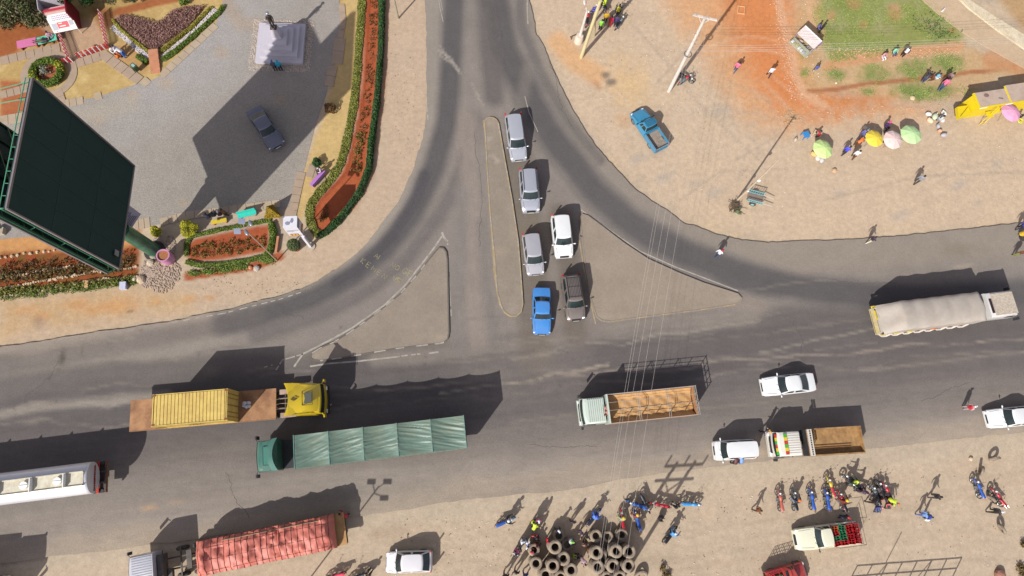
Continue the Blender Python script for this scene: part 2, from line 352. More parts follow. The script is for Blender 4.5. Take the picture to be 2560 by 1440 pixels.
    P.poly([(-300, 60), (130, 50), (150, 110), (60, 105), (40, 140), (-300, 180)], (166, 88, 46), 10, .9, wob=8)
    P.poly([(230, 20), (300, 20), (290, 60), (250, 80)], (150, 84, 50), 8, .8)
    P.poly([(290, 45), (400, -60), (640, -60), (620, -10), (540, 14), (430, 18)], (206, 172, 112), 8, .8)
    P.line([(300, 26), (360, 16), (440, -5)], 8, (172, 96, 56), .8, 6, wob=8)
    P.poly([(62, 42), (240, 52), (270, 118), (190, 165), (160, 160), (140, 95)], (200, 164, 134), 5, .9)      # paved forecourt
    P.poly([(280, 112), (330, 108), (372, 150), (368, 185), (320, 165), (275, 135)], (196, 152, 100), 6, .9)
    # dry grass beside the hedge
    P.poly([(850, -120), (905, -120), (897, 62), (890, 212), (862, 340), (852, 400), (800, 460), (765, 520), (752, 560), (738, 570), (745, 470), (770, 400), (790, 340), (812, 290), (830, 200), (852, 90), (860, 40)], (214, 182, 122), 5, 1, wob=3)
    # red beds
    P.poly(BED, (186, 98, 60), 4, 1); P.line([(928, -60), (920, 60), (917, 180), (905, 270), (885, 350), (868, 430), (800, 500), (780, 550)], 3, (160, 74, 42), .7, 4, wob=4)
    P.line([(910, -60), (905, 60), (900, 180), (888, 280), (868, 360), (850, 410)], 6, (204, 120, 80), .6, 5)
    P.poly(BED2, (182, 94, 58), 4, 1)
    P.line([(470, 690), (560, 676), (640, 664), (700, 640)], 9, (178, 96, 58), .9, 5)
    P.line([(470, 630), (560, 616), (660, 606)], 9, (158, 80, 48), .7, 6)
    P.line([(962, -60), (958, 200), (940, 330), (925, 440), (880, 520)], 6, (200, 130, 90), .5, 10)
    # lower left planted rows
    P.poly([(-300, 600), (350, 560), (350, 640), (345, 700), (-300, 770)], (160, 84, 46), 6, 1, wob=3)
    P.poly([(-300, 560), (160, 555), (350, 575), (340, 615), (150, 625), (-300, 650)], (214, 158, 100), 8, .95, wob=8)
    P.mix((120, 96, 46), np.clip((fbm(X/14, Y/8, 71)-.44)*5, 0, 1)*.7*((X < 345) & (Y > 630) & (Y < 702)))
    P.mix((142, 140, 60), np.clip(1-np.abs(Y-(735-X*.1))/14, 0, 1)*(X < 345)*.8)
    P.poly([(0, 200), (75, 205), (60, 290), (0, 320)], (182, 100, 62), 5, .9)
    return P
BED = [(915, -100), (952, -100), (952, 90), (946, 190), (934, 290), (924, 370), (912, 440), (890, 486), (862, 528), (836, 556), (812, 580), (788, 575), (778, 530), (800, 500), (850, 440), (872, 390), (893, 310), (905, 200), (910, 90)]
BED2 = [(472, 612), (486, 598), (560, 582), (640, 566), (672, 562), (674, 600), (668, 628), (560, 648), (480, 655), (466, 640)]
gy_ = np.concatenate([np.arange(-13, 52, .25), [60, 90, 160, 300]]); gy_ = np.concatenate([[-300, -140, -60, -25], gy_])
gx_ = np.concatenate([[-300, -150, -80, -56], np.arange(-50, 60, .25), [66, 90, 160, 300]])
GX, GY = np.meshgrid(gx_, gy_); nx, ny = len(gx_), len(gy_)
gz = (fbm(GX.ravel()*.35, GY.ravel()*.35, 2)-.5)*.05
vv = np.stack([GX.ravel(), GY.ravel(), gz], 1)
ii = np.arange(nx*ny).reshape(ny, nx); ff = np.stack([ii[:-1, :-1].ravel(), ii[:-1, 1:].ravel(), ii[1:, 1:].ravel(), ii[1:, :-1].ravel()], 1)
me = bpy.data.meshes.new('ground'); me.from_pydata(vv.tolist(), [], ff.tolist()); me.update()
px, py = PXarr(GX.ravel(), GY.ravel()); far = (np.abs(GX.ravel()) > 60) | (GY.ravel() > 53) | (GY.ravel() < -14)
px = np.where(far, 1700, px); py = np.where(far, 1350, py)
paint_ground(px, py).apply(me); me.materials.append(groundmat('dirt', 12, .10, 2.2, .12, .3, speck=.04))
o = bpy.data.objects.new('ground', me); COL.objects.link(o); o['kind'] = 'structure'
# ================================================================ THE ROAD
ROAD = [(-400, 925), (0, 867), (100, 854), (160, 842), (265, 826), (345, 815), (450, 800), (475, 791), (575, 774), (640, 755), (715, 735), (757, 720), (800, 697), (835, 676), (877, 645), (912, 612), (945, 572), (967, 540), (992, 510), (1015, 460), (1032, 425), (1042, 390), (1052, 360), (1062, 320), (1068, 262), (1066, 175), (1065, 50), (1062, 0), (1058, -260),
        (1322, -260), (1322, 0), (1337, 57), (1340, 86), (1362, 120), (1385, 180), (1410, 232), (1430, 272), (1455, 312), (1485, 360), (1520, 402), (1555, 437), (1590, 475), (1637, 507), (1680, 535), (1705, 555), (1755, 572), (1817, 592), (1855, 601), (1920, 607), (1970, 604), (2060, 602), (2200, 594), (2345, 580), (2530, 560), (3000, 505),
        (3000, 1040), (2600, 1078), (2520, 1085), (2400, 1098), (2160, 1124), (1920, 1152), (1780, 1167), (1705, 1177), (1555, 1197), (1455, 1220), (1280, 1238), (1102, 1257), (990, 1277), (922, 1287), (415, 1357), (250, 1379), (175, 1386), (95, 1396), (0, 1410), (-400, 1460)]
def paint_road(X, Y):
    P = Paint(X, Y, (160, 149, 139)); P.c *= (1+.07*P.n1+.05*P.n2)[:, None]
    cx = np.array([-400, 0, 640, 1280, 1920, 2560, 3000.])
    def lane(ys, width, rgb, a, wob=14, soft=None, patch=0.): P.line(list(zip(cx, ys)), width, rgb, a, soft, wob, patch)
    # dusty shoulders
    lane([1450, 1402, 1328, 1232, 1148, 1080, 1035], 26, (196, 177, 154), .95, 26, 44, .2)
    lane([1420, 1370, 1290, 1200, 1115, 1050, 1005], 60, (176, 162, 148), .5, 20, 80)
    P.line([(0, 885), (400, 818), (800, 712), (900, 640), (1000, 520), (1060, 380), (1080, 250), (1078, 0), (1076, -200)], 12, (176, 164, 150), .75, 26, 6)
    P.line([(-300, 930), (0, 890), (500, 812)], 26, (182, 166, 150), .8, 30, 10)
    P.line([(1920, 635), (2200, 620), (2600, 588)], 34, (172, 158, 143), .75, 50, 10)
    P.line([(1340, 20), (1400, 230), (1480, 370), (1600, 490), (1750, 590), (1900, 630), (2200, 622)], 14, (170, 157, 142), .7, 26, 8)
    # worn dark wheel bands of the main road
    lane([1110, 1045, 985, 925, 868, 810, 775], 40, (116, 109, 106), .85, 16, 44)
    lane([1190, 1120, 1062, 1000, 930, 880, 845], 34, (118, 110, 107), .75, 16, 42)
    lane([1010, 945, 925, 880, 812, 775, 745], 26, (118, 110, 106), .65, 16, 36)
    lane([1240, 1180, 1130, 1075, 1010, 950, 915], 30, (128, 119, 114), .6, 16, 36)
    lane([1275, 1215, 1170, 1120, 1060, 1000, 965], 14, (150, 139, 130), .5, 16, 30)
    # dusty streaks between the bands
    lane([1080, 1022, 985, 958, 895, 842, 800], 1, (180, 164, 148), .6, 20, 5, .5)
    lane([1130, 1070, 1040, 985, 925, 880, 845], 1, (172, 158, 144), .4, 30, 5, .6)
    P.line([(1100, 985), (1200, 970), (1330, 950), (1400, 932), (1500, 915)], .5, (206, 190, 168), .6, 4, 6)
    P.line([(1280, 900), (1370, 884), (1400, 868), (1480, 856), (1560, 862), (1640, 835), (1700, 833), (1800, 815), (1900, 800)], .6, (192, 177, 160), .5, 5, 6)
    P.line([(1360, 938), (1400, 930), (1430, 934), (1500, 915), (1520, 912)], 2, (196, 178, 158), .6, 5)
    P.line([(1900, 880), (2000, 862), (2050, 845), (2190, 822)], .6, (194, 180, 162), .45, 5, 8); P.line([(2150, 925), (2300, 912), (2560, 880), (2800, 850)], 1, (180, 166, 150), .4, 6, 6)
    P.line([(1280, 1055), (1440, 1035), (1600, 1010), (1760, 1020), (2000, 1000)], 1, (172, 159, 144), .4, 6)
    P.line([(0, 1035), (100, 1020), (280, 1000), (420, 985)], 6, (178, 166, 152), .7, 14, 6); P.line([(0, 925), (300, 885), (420, 868), (560, 845)], 10, (176, 164, 150), .6, 24, 6)
    P.line([(940, 900), (1150, 880), (1290, 868), (1500, 830), (1700, 812), (1880, 790)], 10, (166, 154, 142), .6, 22, 8)
    # left slip road bands
    P.line([(1140, -200), (1135, 0), (1128, 150), (1118, 300), (1085, 420), (1030, 540), (960, 625), (880, 690), (780, 745), (650, 790), (560, 815)], 15, (108, 103, 102), .88, 28, 8)
    P.line([(1190, 300), (1160, 420), (1100, 540), (1020, 640), (930, 720), (820, 780), (640, 840)], 10, (124, 116, 112), .65, 24, 8)
    P.line([(1062, 440), (1040, 500), (980, 590), (900, 668), (840, 705)], 8, (96, 92, 94), .7, 16, 4)
    P.line([(640, 790), (500, 826), (300, 862), (0, 915), (-200, 945)], 14, (126, 118, 113), .6, 30, 10)
    # right slip road bands
    P.line([(1225, -200), (1240, 0), (1260, 120), (1330, 260), (1400, 370), (1480, 470), (1580, 560), (1700, 630), (1850, 690), (2050, 730), (2300, 745), (2600, 730)], 20, (110, 105, 103), .88, 34, 10)
    P.line([(1215, -100), (1222, 100), (1236, 240)], 15, (114, 107, 104), .7, 28)
    P.line([(1300, -100), (1302, 60), (1350, 180), (1420, 300), (1500, 400)], 7, (118, 111, 107), .6, 16)
    # stem lanes beside the long island
    P.line([(1170, 300), (1175, 500), (1182, 700), (1195, 850)], 12, (168, 154, 142), .8, 30, 4); P.line([(1155, 480), (1150, 640), (1140, 800), (1150, 880)], 10, (150, 141, 134), .6, 22)
    P.line([(1205, 560), (1215, 720), (1240, 860)], 8, (140, 131, 125), .5, 20)
    P.line([(1290, 400), (1310, 520), (1330, 700), (1340, 900)], 26, (130, 118, 104), .65, 36); P.line([(1400, 540), (1430, 700), (1440, 840)], 18, (124, 112, 100), .65, 30)
    P.line([(1320, 170), (1300, 280)], 8, (150, 140, 130), .5, 20)
    P.line([(1455, 540), (1500, 590), (1600, 665), (1760, 735), (1900, 765)], 10, (168, 152, 138), .6, 20)
    P.poly([(1130, 900), (1300, 870), (1480, 830), (1460, 960), (1160, 1010)], (146, 135, 127), 50, .5, wob=20)
    # oil stains, tyre scuffs and dust
    P.spot(157, 893, 9, (104, 96, 86), .85, ry=24, ang=.12); P.spot(148, 925, 8, (118, 108, 98), .7, ry=8); P.spot(353, 823, 9, (92, 76, 62), .9, ry=4, ang=-.3)
    P.spot(125, 945, 4, (116, 107, 98), .7, ry=10, ang=.4); P.spot(35, 1025, 3, (112, 104, 98), .8, ry=8); P.spot(205, 877, 4, (120, 110, 100), .5, ry=10)
    for i in range(70):
        x = random.random()*2560; y = 1000-x*.09+random.gauss(0, 90); P.spot(x, y, 2+random.random()*3, (104, 97, 93), .6, ry=2)
    P.spot(375, 1268, 24, (208, 170, 132), .8, ry=9, ang=-.1); P.spot(440, 1256, 26, (196, 168, 142), .5, ry=7, ang=-.1); P.spot(2410, 665, 30, (196, 178, 156), .6, ry=5, ang=-.12)
    P.spot(2400, 625, 60, (150, 136, 116), .45, ry=22); P.spot(1330, 590, 50, (150, 134, 112), .35, ry=60)
    for x, y in ((1200, 250), (1190, 228), (1110, 130)): P.line([(x-12, y-20), (x, y), (x+8, y+12)], .8, (190, 176, 160), .5, 2)
    P.line([(1095, 125), (1125, 145), (1140, 165), (1148, 178)], .8, (196, 184, 170), .7, 2); P.line([(1100, 138), (1130, 158), (1150, 184)], .8, (192, 180, 166), .6, 2)
    for i in range(60):
        x = random.random()*2500; y = 1010-x*.085+random.gauss(0, 85); L_ = 60+random.random()*260; P.line([(x, y), (x+L_/2, y-L_*.05+random.gauss(0, 3)), (x+L_, y-L_*.1)], 1, random.choice([(176, 162, 146), (122, 114, 109), (168, 154, 140), (110, 103, 100)]), .35, 4, wob=8)
    for i in range(40): P.spot(random.random()*2560, 880+random.random()*420, 20+random.random()*50, random.choice([(172, 158, 142), (136, 127, 120)]), .28, ry=6+random.random()*12, ang=-.12)
    T1 = [(1140, -300), (1135, 0), (1128, 150), (1118, 300), (1085, 420), (1030, 540), (960, 625), (880, 690), (780, 745), (640, 790), (300, 860), (-200, 950)]
    T2 = [(1225, -300), (1240, 0), (1260, 120), (1330, 260), (1400, 370), (1480, 470), (1580, 560), (1700, 630), (1850, 690), (2050, 730), (2700, 745)]
    for T, s_ in ((T1, 5), (T2, 15)):
        d = dline(X, Y, T); w = np.clip((85-d)/40, 0, 1); P.c *= (1+w*(.16*(fbm(d/5.5, (X+Y)/170, s_, 3)-.5)+.10*(vnoise(d/14, (X-Y)/300, s_+3)-.5)))[:, None]
    v = Y+.115*X+6*np.sin(X/260); w = np.clip((v-985)/60, 0, 1)
    P.c *= (1+w*(.20*(fbm(X/150, v/5, 33, 3)-.5)+.12*(fbm(X/420, v/15, 37, 2)-.5)))[:, None]
    w = np.clip((Y-250)/80, 0, 1)*np.clip((900-Y)/80, 0, 1)*(np.abs(X-1230) < 90); P.c *= (1+w*.14*(fbm((X-Y*.12)/5, Y/160, 43, 3)-.5))[:, None]
    for pts_, cc in (([(560, 905), (640, 893), (646, 915), (566, 928)], (128, 120, 114)), ([(2060, 905), (2190, 885), (2194, 905), (2064, 926)], (134, 126, 118)), ([(1180, 1080), (1290, 1066), (1294, 1090), (1184, 1104)], (150, 140, 130)), ([(120, 990), (210, 978), (212, 1000), (122, 1012)], (132, 124, 118))): P.poly(pts_, cc, 3, .35, wob=2)
    for i in range(90):
        u = random.random(); x = -50+u*2650; y = np.interp(x, [-50, 250, 922, 1280, 1920, 2600], [1418, 1379, 1287, 1238, 1152, 1078])-random.random()**2*26+4; P.spot(x, y, 16+random.random()*46, random.choice([(206, 186, 160), (198, 178, 154), (190, 172, 150)]), .6, ry=4+random.random()*9, ang=-.13)
    P.c *= np.array([.855, .86, .862])
    return P
asph = groundmat('asphalt', 13, .14, 3.2, .06, .3, speck=.1)
edge = mat((.07, .055, .045), .9, var=.3, scale=8, name='asphalt_edge')
road = sheet('road', ROAD, ZR, .23, skirt=ZR+.1, wob=.13, paint=paint_road, material=asph, side=edge)
tag(road, 'worn grey asphalt junction where a side road meets the wide main road', kind='structure')
# ================================================================ TRAFFIC ISLANDS (raised, kerbed)
def island(pts, base, lbl, kerb_runs=()):
    def pt(X, Y):
        P = Paint(X, Y, base); P.c *= (1+.10*P.n1+.08*P.n2)[:, None]
        P.mix((182, 165, 145), np.clip((fbm(X/40, Y/30, 77)-.52)*4, 0, 1)*.5); P.c *= (1+.12*(fbm(X/9, Y/9, 79, 3)-.5))[:, None]
        P.c *= .89
        for x, y, r, q in ((795, 886, 22, 12), (1102, 846, 16, 12), (1505, 792, 28, 9), (1835, 745, 20, 8), (1229, 305, 12, 10), (1280, 775, 16, 14)): P.spot(x, y, r, (184, 168, 149), .55, ry=q)
        P.line([(1219, 345), (1232, 362)], .6, (190, 176, 158), .6, 2); P.line([(1222, 372), (1250, 410)], .6, (190, 176, 158), .6, 2)
        return P
    o = sheet('island', pts, ZR+.13, .45, skirt=.16, zpix=ZR+.13, wob=.02, paint=pt, material=groundmat('island_top', 24, .10, 3, .05, .3), side=mat((.10, .085, .07), .9, var=.3, scale=4))
    o['kind'] = 'structure'; o['label'] = lbl; return o
ISA = [(1211, 302), (1216, 296), (1224, 293), (1233, 294), (1241, 299), (1246, 308), (1262, 400), (1280, 500), (1295, 600), (1303, 700), (1307, 760), (1303, 779), (1291, 790), (1276, 790), (1261, 780), (1253, 765), (1243, 730), (1236, 640), (1226, 540), (1218, 420), (1213, 330)]
ISB = [(1097, 619), (1108, 620), (1115, 630), (1118, 650), (1120, 740), (1122, 832), (1119, 847), (1110, 856), (1095, 859), (1040, 865), (985, 872), (915, 884), (850, 895), (800, 902), (783, 900), (776, 893), (780, 883), (800, 870), (833, 856), (872, 832), (915, 802), (955, 772), (1000, 735), (1040, 690), (1072, 649)]
ISC = [(1456, 535), (1470, 540), (1505, 566), (1560, 608), (1620, 648), (1700, 684), (1760, 708), (1820, 727), (1845, 735), (1854, 745), (1851, 755), (1838, 761), (1740, 776), (1650, 787), (1560, 799), (1525, 804), (1505, 801), (1492, 791), (1478, 750), (1462, 650), (1450, 545)]
isA = island(ISA, (166, 153, 136), 'long narrow raised traffic island down the middle of the side road')
isB = island(ISB, (168, 154, 138), 'left triangular raised traffic island with worn black and white kerb')
isC = island(ISC, (174, 158, 140), 'right triangular raised traffic island beside the queue of cars')
WHITE_OLD = mat(C(190, 181, 168), .85, var=.14, scale=5, dirt=C(150, 139, 127), dirtamt=.9, name='old_road_paint')
YEL_OLD = mat(C(190, 166, 124), .85, var=.12, scale=5, dirt=C(150, 136, 118), dirtamt=.85, name='old_kerb_paint')
GREYK = mat(C(120, 110, 100), .9, var=.15, scale=5, name='kerb_concrete')
def ribbon(mb, pts, w, z, h=.0, m=0, closed=False, side=0.):
    P = [G(x, y, z) for x, y in pts]; n = len(P)
    L = []; R = []
    for i, p in enumerate(P):
        a = P[i-1] if (i or closed) else p; b = P[(i+1) % n] if (i < n-1 or closed) else p
        d = (b-a).normalized(); nn = Vector((-d.y, d.x, 0)); L.append(p+nn*(w/2+side)); R.append(p-nn*(w/2-side))
    rng_ = range(n if closed else n-1)
    for i in rng_:
        j = (i+1) % n
        if h: mb.hexa([R[i]-Vector((0, 0, h)), R[j]-Vector((0, 0, h)), L[j]-Vector((0, 0, h)), L[i]-Vector((0, 0, h)), R[i], R[j], L[j], L[i]], m)
        else: mb.add([R[i], R[j], L[j], L[i]], [(0, 1, 2, 3)], m)
def resample(pts, step, closed=False):
    P = list(pts)+([pts[0]] if closed else []); out = [P[0]]; acc = 0
    for a, b in zip(P[:-1], P[1:]):
        L = hypot(b[0]-a[0], b[1]-a[1]); k = max(1, int(L/step))
        for j in range(1, k+1): out.append((a[0]+(b[0]-a[0])*j/k, a[1]+(b[1]-a[1])*j/k))
    return out
def dashes(mb, pts, w, z, on, off, h=0, m=0, jit=.3, step=4):
    P = resample(pts, step); i = 0
    while i < len(P)-2:
        k = int(on/step*(1+random.uniform(-jit, jit))); seg = P[i:i+k+1]
        if len(seg) > 1: ribbon(mb, seg, w, z, h, m)
        i += k+int(off/step*(1+random.uniform(-jit, jit)))
ZK = ZR+.155
mb = MB()
ribbon(mb, ISA, .12, ZK, .16, 0, closed=True); mb.build('kerb', YEL_OLD, isA)
mb = MB(); dashes(mb, ISA[5:12], .07, ZK+.004, 26, 22, 0); dashes(mb, ISA[14:]+[ISA[0]], .07, ZK+.004, 26, 30); mb.build('kerb_paint', WHITE_OLD, isA)
mb = MB(); ribbon(mb, ISB, .12, ZK, .16, 0, closed=True); mb.build('kerb', GREYK, isB)
mb = MB(); dashes(mb, ISB[7:14], .12, ZK+.004, 24, 26); dashes(mb, ISB[16:], .10, ZK+.004, 24, 22); mb.build('kerb_paint', WHITE_OLD, isB)
mb = MB(); ribbon(mb, ISC, .12, ZK, .16, 0, closed=True); mb.build('kerb', mat(C(160, 146, 130), .9, var=.15, scale=5), isC)
mb = MB(); dashes(mb, ISC[11:17], .1, ZK+.004, 22, 30); mb.build('kerb_paint', YEL_OLD, isC)
# road markings
def marking(name, runs, m, z=ZR+.004, lbl=None):
    mb = MB()
    for r in runs: dashes(mb, r[0], r[1], z, r[2], r[3]) if len(r) > 2 else ribbon(mb, resample(r[0], 8), r[1], z)
    o = mb.build(name, m); o['kind'] = 'structure'
    if lbl: o['label'] = lbl
    return o
marking('road_marking', [([(735, 917), (757, 885), (820, 853), (880, 820), (920, 792), (960, 764), (1012, 714), (1058, 655), (1085, 620), (1105, 590)], .16), ([(1105, 580), (1109, 592), (1116, 602)], .2), ([(1118, 600), (1120, 620)], .14, 9, 9),
        ([(1122, 640), (1124, 720), (1128, 790)], .10, 60, 12), ([(690, 925), (706, 900), (757, 885)], .12, 20, 6), ([(775, 916), (820, 909), (895, 903), (1000, 891)], .14), ([(1003, 890), (1055, 884)], .13, 14, 8), ([(1072, 883), (1096, 880)], .16), ([(660, 918), (690, 910)], .1, 8, 10)], WHITE_OLD)
marking('road_marking', [([(1448, 600), (1458, 660), (1472, 730), (1480, 770), (1489, 810)], .12), ([(1208, 300), (1212, 330), (1222, 480), (1236, 690), (1250, 765)], .10)], YEL_OLD)
marking('road_marking', [([(1452, 524), (1480, 545), (1520, 572), (1600, 628), (1690, 668), (1790, 706), (1845, 727)], .11), ([(430, 807), (470, 799), (560, 783), (700, 748), (760, 728)], .09, 16, 14), ([(1318, -40), (1318, 30), (1320, 60)], .09), ([(1312, 240), (1322, 280), (1345, 330)], .07), ([(1065, 230), (1070, 300)], .1, 12, 14), ([(1094, -20), (1100, 20), (1108, 55)], .07), ([(1098, -20), (1106, 25)], .05)], mat(C(192, 182, 168), .9, var=.15, scale=5, dirt=C(160, 148, 135), dirtamt=.8))
CRK = mat(C(84, 78, 74), .95, var=.2, name='crack_fill'); mb = MB()
for (x0, y0), (x1, y1) in (((1192, 330), (1205, 620)), ((1370, 150), (1430, 330)), ((880, 1000), (1010, 978)), ((150, 900), (60, 1010)), ((1990, 800), (2010, 890)), ((2080, 700), (2240, 712)), ((560, 1180), (620, 1300)), ((1330, 1110), (1500, 1120)), ((700, 770), (760, 800)), ((2300, 1000), (2420, 960))):
    P_ = []; n_ = 26
    for i in range(n_+1): u = i/n_; P_.append((x0+(x1-x0)*u+random.gauss(0, 1.6)+6*sin(u*7+x0), y0+(y1-y0)*u+random.gauss(0, 1.6)+4*sin(u*5)))
    ribbon(mb, P_, .028, ZR+.004)
o = mb.build('road_crack', CRK); o['kind'] = 'structure'
# chalked graffiti on the left slip road
CHALK = mat(C(176, 166, 120), .9, var=.25, scale=8, dirt=C(124, 116, 104), dirtamt=.9, name='chalk_paint')
def strokes(lst, o, ux, uy, w):
    mb = MB()
    for s in lst:
        ribbon(mb, [(o[0]+a*ux[0]+b*uy[0], o[1]+a*ux[1]+b*uy[1]) for a, b in s], w, ZR+.005)
    return mb
LET = {'A': [[(0, 1), (.4, 0), (.8, 1)], [(.2, .6), (.6, .6)]], 'N': [[(0, 1), (0, 0), (.7, 1), (.7, 0)]], 'I': [[(0, 0), (0, 1)]], 'O': [[(0, .5), (.15, .1), (.4, 0), (.65, .1), (.8, .5), (.65, .9), (.4, 1), (.15, .9), (0, .5)]],
       'K': [[(0, 0), (0, 1)], [(.6, 0), (0, .55), (.6, 1)]], 'E': [[(.6, 0), (0, 0), (0, 1), (.6, 1)], [(0, .5), (.5, .5)]], 'M': [[(0, 1), (0, 0), (.4, .6), (.8, 0), (.8, 1)]], 'G': [[(.7, .15), (.4, 0), (.1, .2), (0, .5), (.1, .85), (.4, 1), (.7, .8), (.7, .55), (.45, .55)]],
       'V': [[(0, 0), (.35, 1), (.7, 0)]], 'P': [[(.1, 1), (.1, 0), (.5, 0), (.7, .25), (.5, .5), (.1, .5)]], 'S': [[(.6, .1), (.3, 0), (.05, .2), (.3, .5), (.6, .75), (.3, 1), (0, .9)]]}
def word(w, o, ang, size, adv=1.1, st=.07):
    mb = MB(); ux = (cos(ang)*size, sin(ang)*size); uy = (-sin(ang)*size, cos(ang)*size); x = 0
    for ch in w:
        if ch in LET: q = strokes(LET[ch], (o[0]+x*ux[0], o[1]+x*ux[1]), ux, uy, st); mb.add(q.v, q.f)
        x += adv
    r = mb.build('road_graffiti', CHALK); r['kind'] = 'structure'; return r
word('AI  NO', (940, 632), .52, 12, 1.0, .05); word('KEMEN', (908, 645), .62, 13, 1.25, .05); word('GE', (1012, 668), .55, 15, 1.0, .08); word('VSP', (985, 690), .35, 12, .7, .10)
# ================================================================ GRAVEL PLAZA
PLZ = [(-300, 360), (0, 300), (45, 285), (160, 258), (250, 240), (340, 210), (368, 205), (410, 185), (470, 120), (543, 55), (560, -10), (560, -120), (848, -120), (848, 20), (858, 60), (848, 110), (828, 190), (808, 260), (785, 325), (775, 365), (762, 420), (735, 500), (715, 545), (650, 520), (540, 538), (400, 560), (350, 572), (-300, 620)]
def paint_plaza(X, Y):
    P = Paint(X, Y, (170, 162, 152)); P.c *= (1+.08*P.n1+.05*P.n2)[:, None]
    P.poly([(420, 0), (700, 0), (560, 200), (300, 330), (300, 250)], (178, 172, 167), 60, .8)
    P.poly([(340, 400), (600, 250), (820, 130), (820, 330), (720, 520), (360, 560)], (164, 156, 143), 60, .7)
    for x, y, r in ((415, 205, 26), (555, 130, 22), (330, 235, 22), (700, 250, 20), (460, 510, 18), (245, 300, 20)): P.spot(x, y, r, (194, 166, 132), .45, ry=r*.7)
    P.line([(560, 0), (600, 60), (640, 60)], 10, (184, 160, 134), .5, 20); P.line([(770, 370), (740, 470), (720, 530)], 8, (176, 162, 148), .5, 14)
    P.line([(0, 340), (200, 290), (330, 260)], 10, (182, 170, 152), .6, 24)
    return P
plaza = sheet('gravel_plaza', PLZ, .03, .5, paint=paint_plaza, material=groundmat('gravel', 12, .28, 34, .10, .9, speck=.15), wob=.05)
# flagstones edging the gardens
SLAB = mat(C(196, 176, 150), .9, var=.08, scale=1.2, bump=.1, dirt=C(170, 140, 108), dirtamt=.4, name='flagstone')
SLAB2 = mat(C(184, 160, 136), .9, var=.1, scale=1.2, name='flagstone_red')
def slabs(pts, w, n, m, z=.05, gap=.04, skip=()):
    mb = MB(); P = [G(x, y, z) for x, y in pts]; L = [0]
    for a, b in zip(P[:-1], P[1:]): L.append(L[-1]+(b-a).length)
    def at(s):
        for i in range(len(P)-1):
            if s <= L[i+1] or i == len(P)-2: t = (s-L[i])/(L[i+1]-L[i]); return P[i].lerp(P[i+1], t), (P[i+1]-P[i]).normalized()
    for k in range(n):
        if k in skip: continue
        a, d = at(L[-1]*k/n+gap/2); b, _ = at(L[-1]*(k+1)/n-gap/2); q = Vector((-d.y, d.x, 0))*w/2; dz = Vector((0, 0, .06+random.uniform(0, .015)))
        mb.hexa([a-q-dz, b-q-dz, b+q-dz, a+q-dz, a-q+dz*.2, b-q+dz*.2, b+q+dz*.2, a+q+dz*.2])
    o = mb.build('garden_path', m); o['kind'] = 'structure'; return o
slabs([(540, 62), (405, 188)], .75, 9, SLAB); slabs([(372, 198), (355, 212)], .8, 1, SLAB); slabs([(208, 250), (156, 260)], .8, 3, SLAB); slabs([(254, 238), (236, 243)], .8, 1, SLAB)
slabs([(350, 202), (256, 135)], 1.0, 5, SLAB2); slabs([(150, 262), (138, 225)], 1.2, 2, SLAB2); slabs([(170, 165), (270, 135)], .9, 5, SLAB2)
slabs([(0, 153), (60, 138), (150, 118)], .9, 7, SLAB2); slabs([(120, 120), (118, 142)], .7, 1, SLAB2); slabs([(60, 292), (0, 302)], 1.0, 3, SLAB); slabs([(68, 220), (0, 238)], .8, 4, SLAB2)
slabs([(375, 555), (332, 563)], 1.0, 3, SLAB); slabs([(400, 556), (460, 540), (560, 526), (700, 508)], .75, 14, SLAB); slabs([(754, 430), (742, 480), (728, 545)], .8, 6, SLAB2)
slabs([(854, 10), (858, 55), (850, 95)], .6, 4, SLAB2); slabs([(850, 95), (842, 160)], 1.1, 2, SLAB2, skip=()); slabs([(832, 165), (822, 215)], .9, 2, SLAB2); slabs([(768, 425), (790, 430), (800, 460)], 1.3, 3, SLAB2)
slabs([(712, 520), (725, 560)], 1.6, 2, SLAB2)
# ring path of the round bed
c0 = G(123, 186); mb = MB(); n = 28
for i in range(n):
    a, b = 2*pi*i/n, 2*pi*(i+1)/n; q = [(c0.x+cos(t)*r, c0.y+sin(t)*r) for t, r in ((a, 1.85), (a, 2.6), (b, 2.6), (b, 1.85))]
    mb.add([(x, y, .055) for x, y in q], [(0, 1, 2, 3)])
mb.build('ring_path', SLAB2)['kind'] = 'structure'
# pavement at the top right and its low kerb
def paint_pave(X, Y):
    P = Paint(X, Y, (214, 186, 152)); P.c *= (1+.08*P.n1)[:, None]; return P
sheet('footpath', [(2270, -120), (2306, 0), (2345, 35), (2405, 80), (2470, 120), (2560, 170), (2700, 250), (2700, 225), (2590, 150), (2480, 75), (2410, 20), (2360, -30), (2330, -120)], .05, .5, skirt=.1, wob=.06, paint=paint_pave, material=groundmat('path_dirt', 22, .1, 2, .08))
def paint_stone(X, Y):
    P = Paint(X, Y, (236, 218, 186)); P.c *= (1+.06*P.n1)[:, None]; d = ((X*.62+Y*.78)/9)
    P.mix((206, 184, 150), (np.abs(d-np.floor(d)-.5) < .1)*.6); return P
sheet('stone_channel', [(2340, -120), (2372, -30), (2420, 18), (2490, 72), (2600, 148), (2700, 215), (2700, 168), (2570, 92), (2500, 48), (2410, -10), (2380, -60), (2360, -120)], .16, .35, skirt=.2, paint=paint_stone, material=groundmat('pitched_stone', 8, .16, 3, .08, .6, speck=.1))
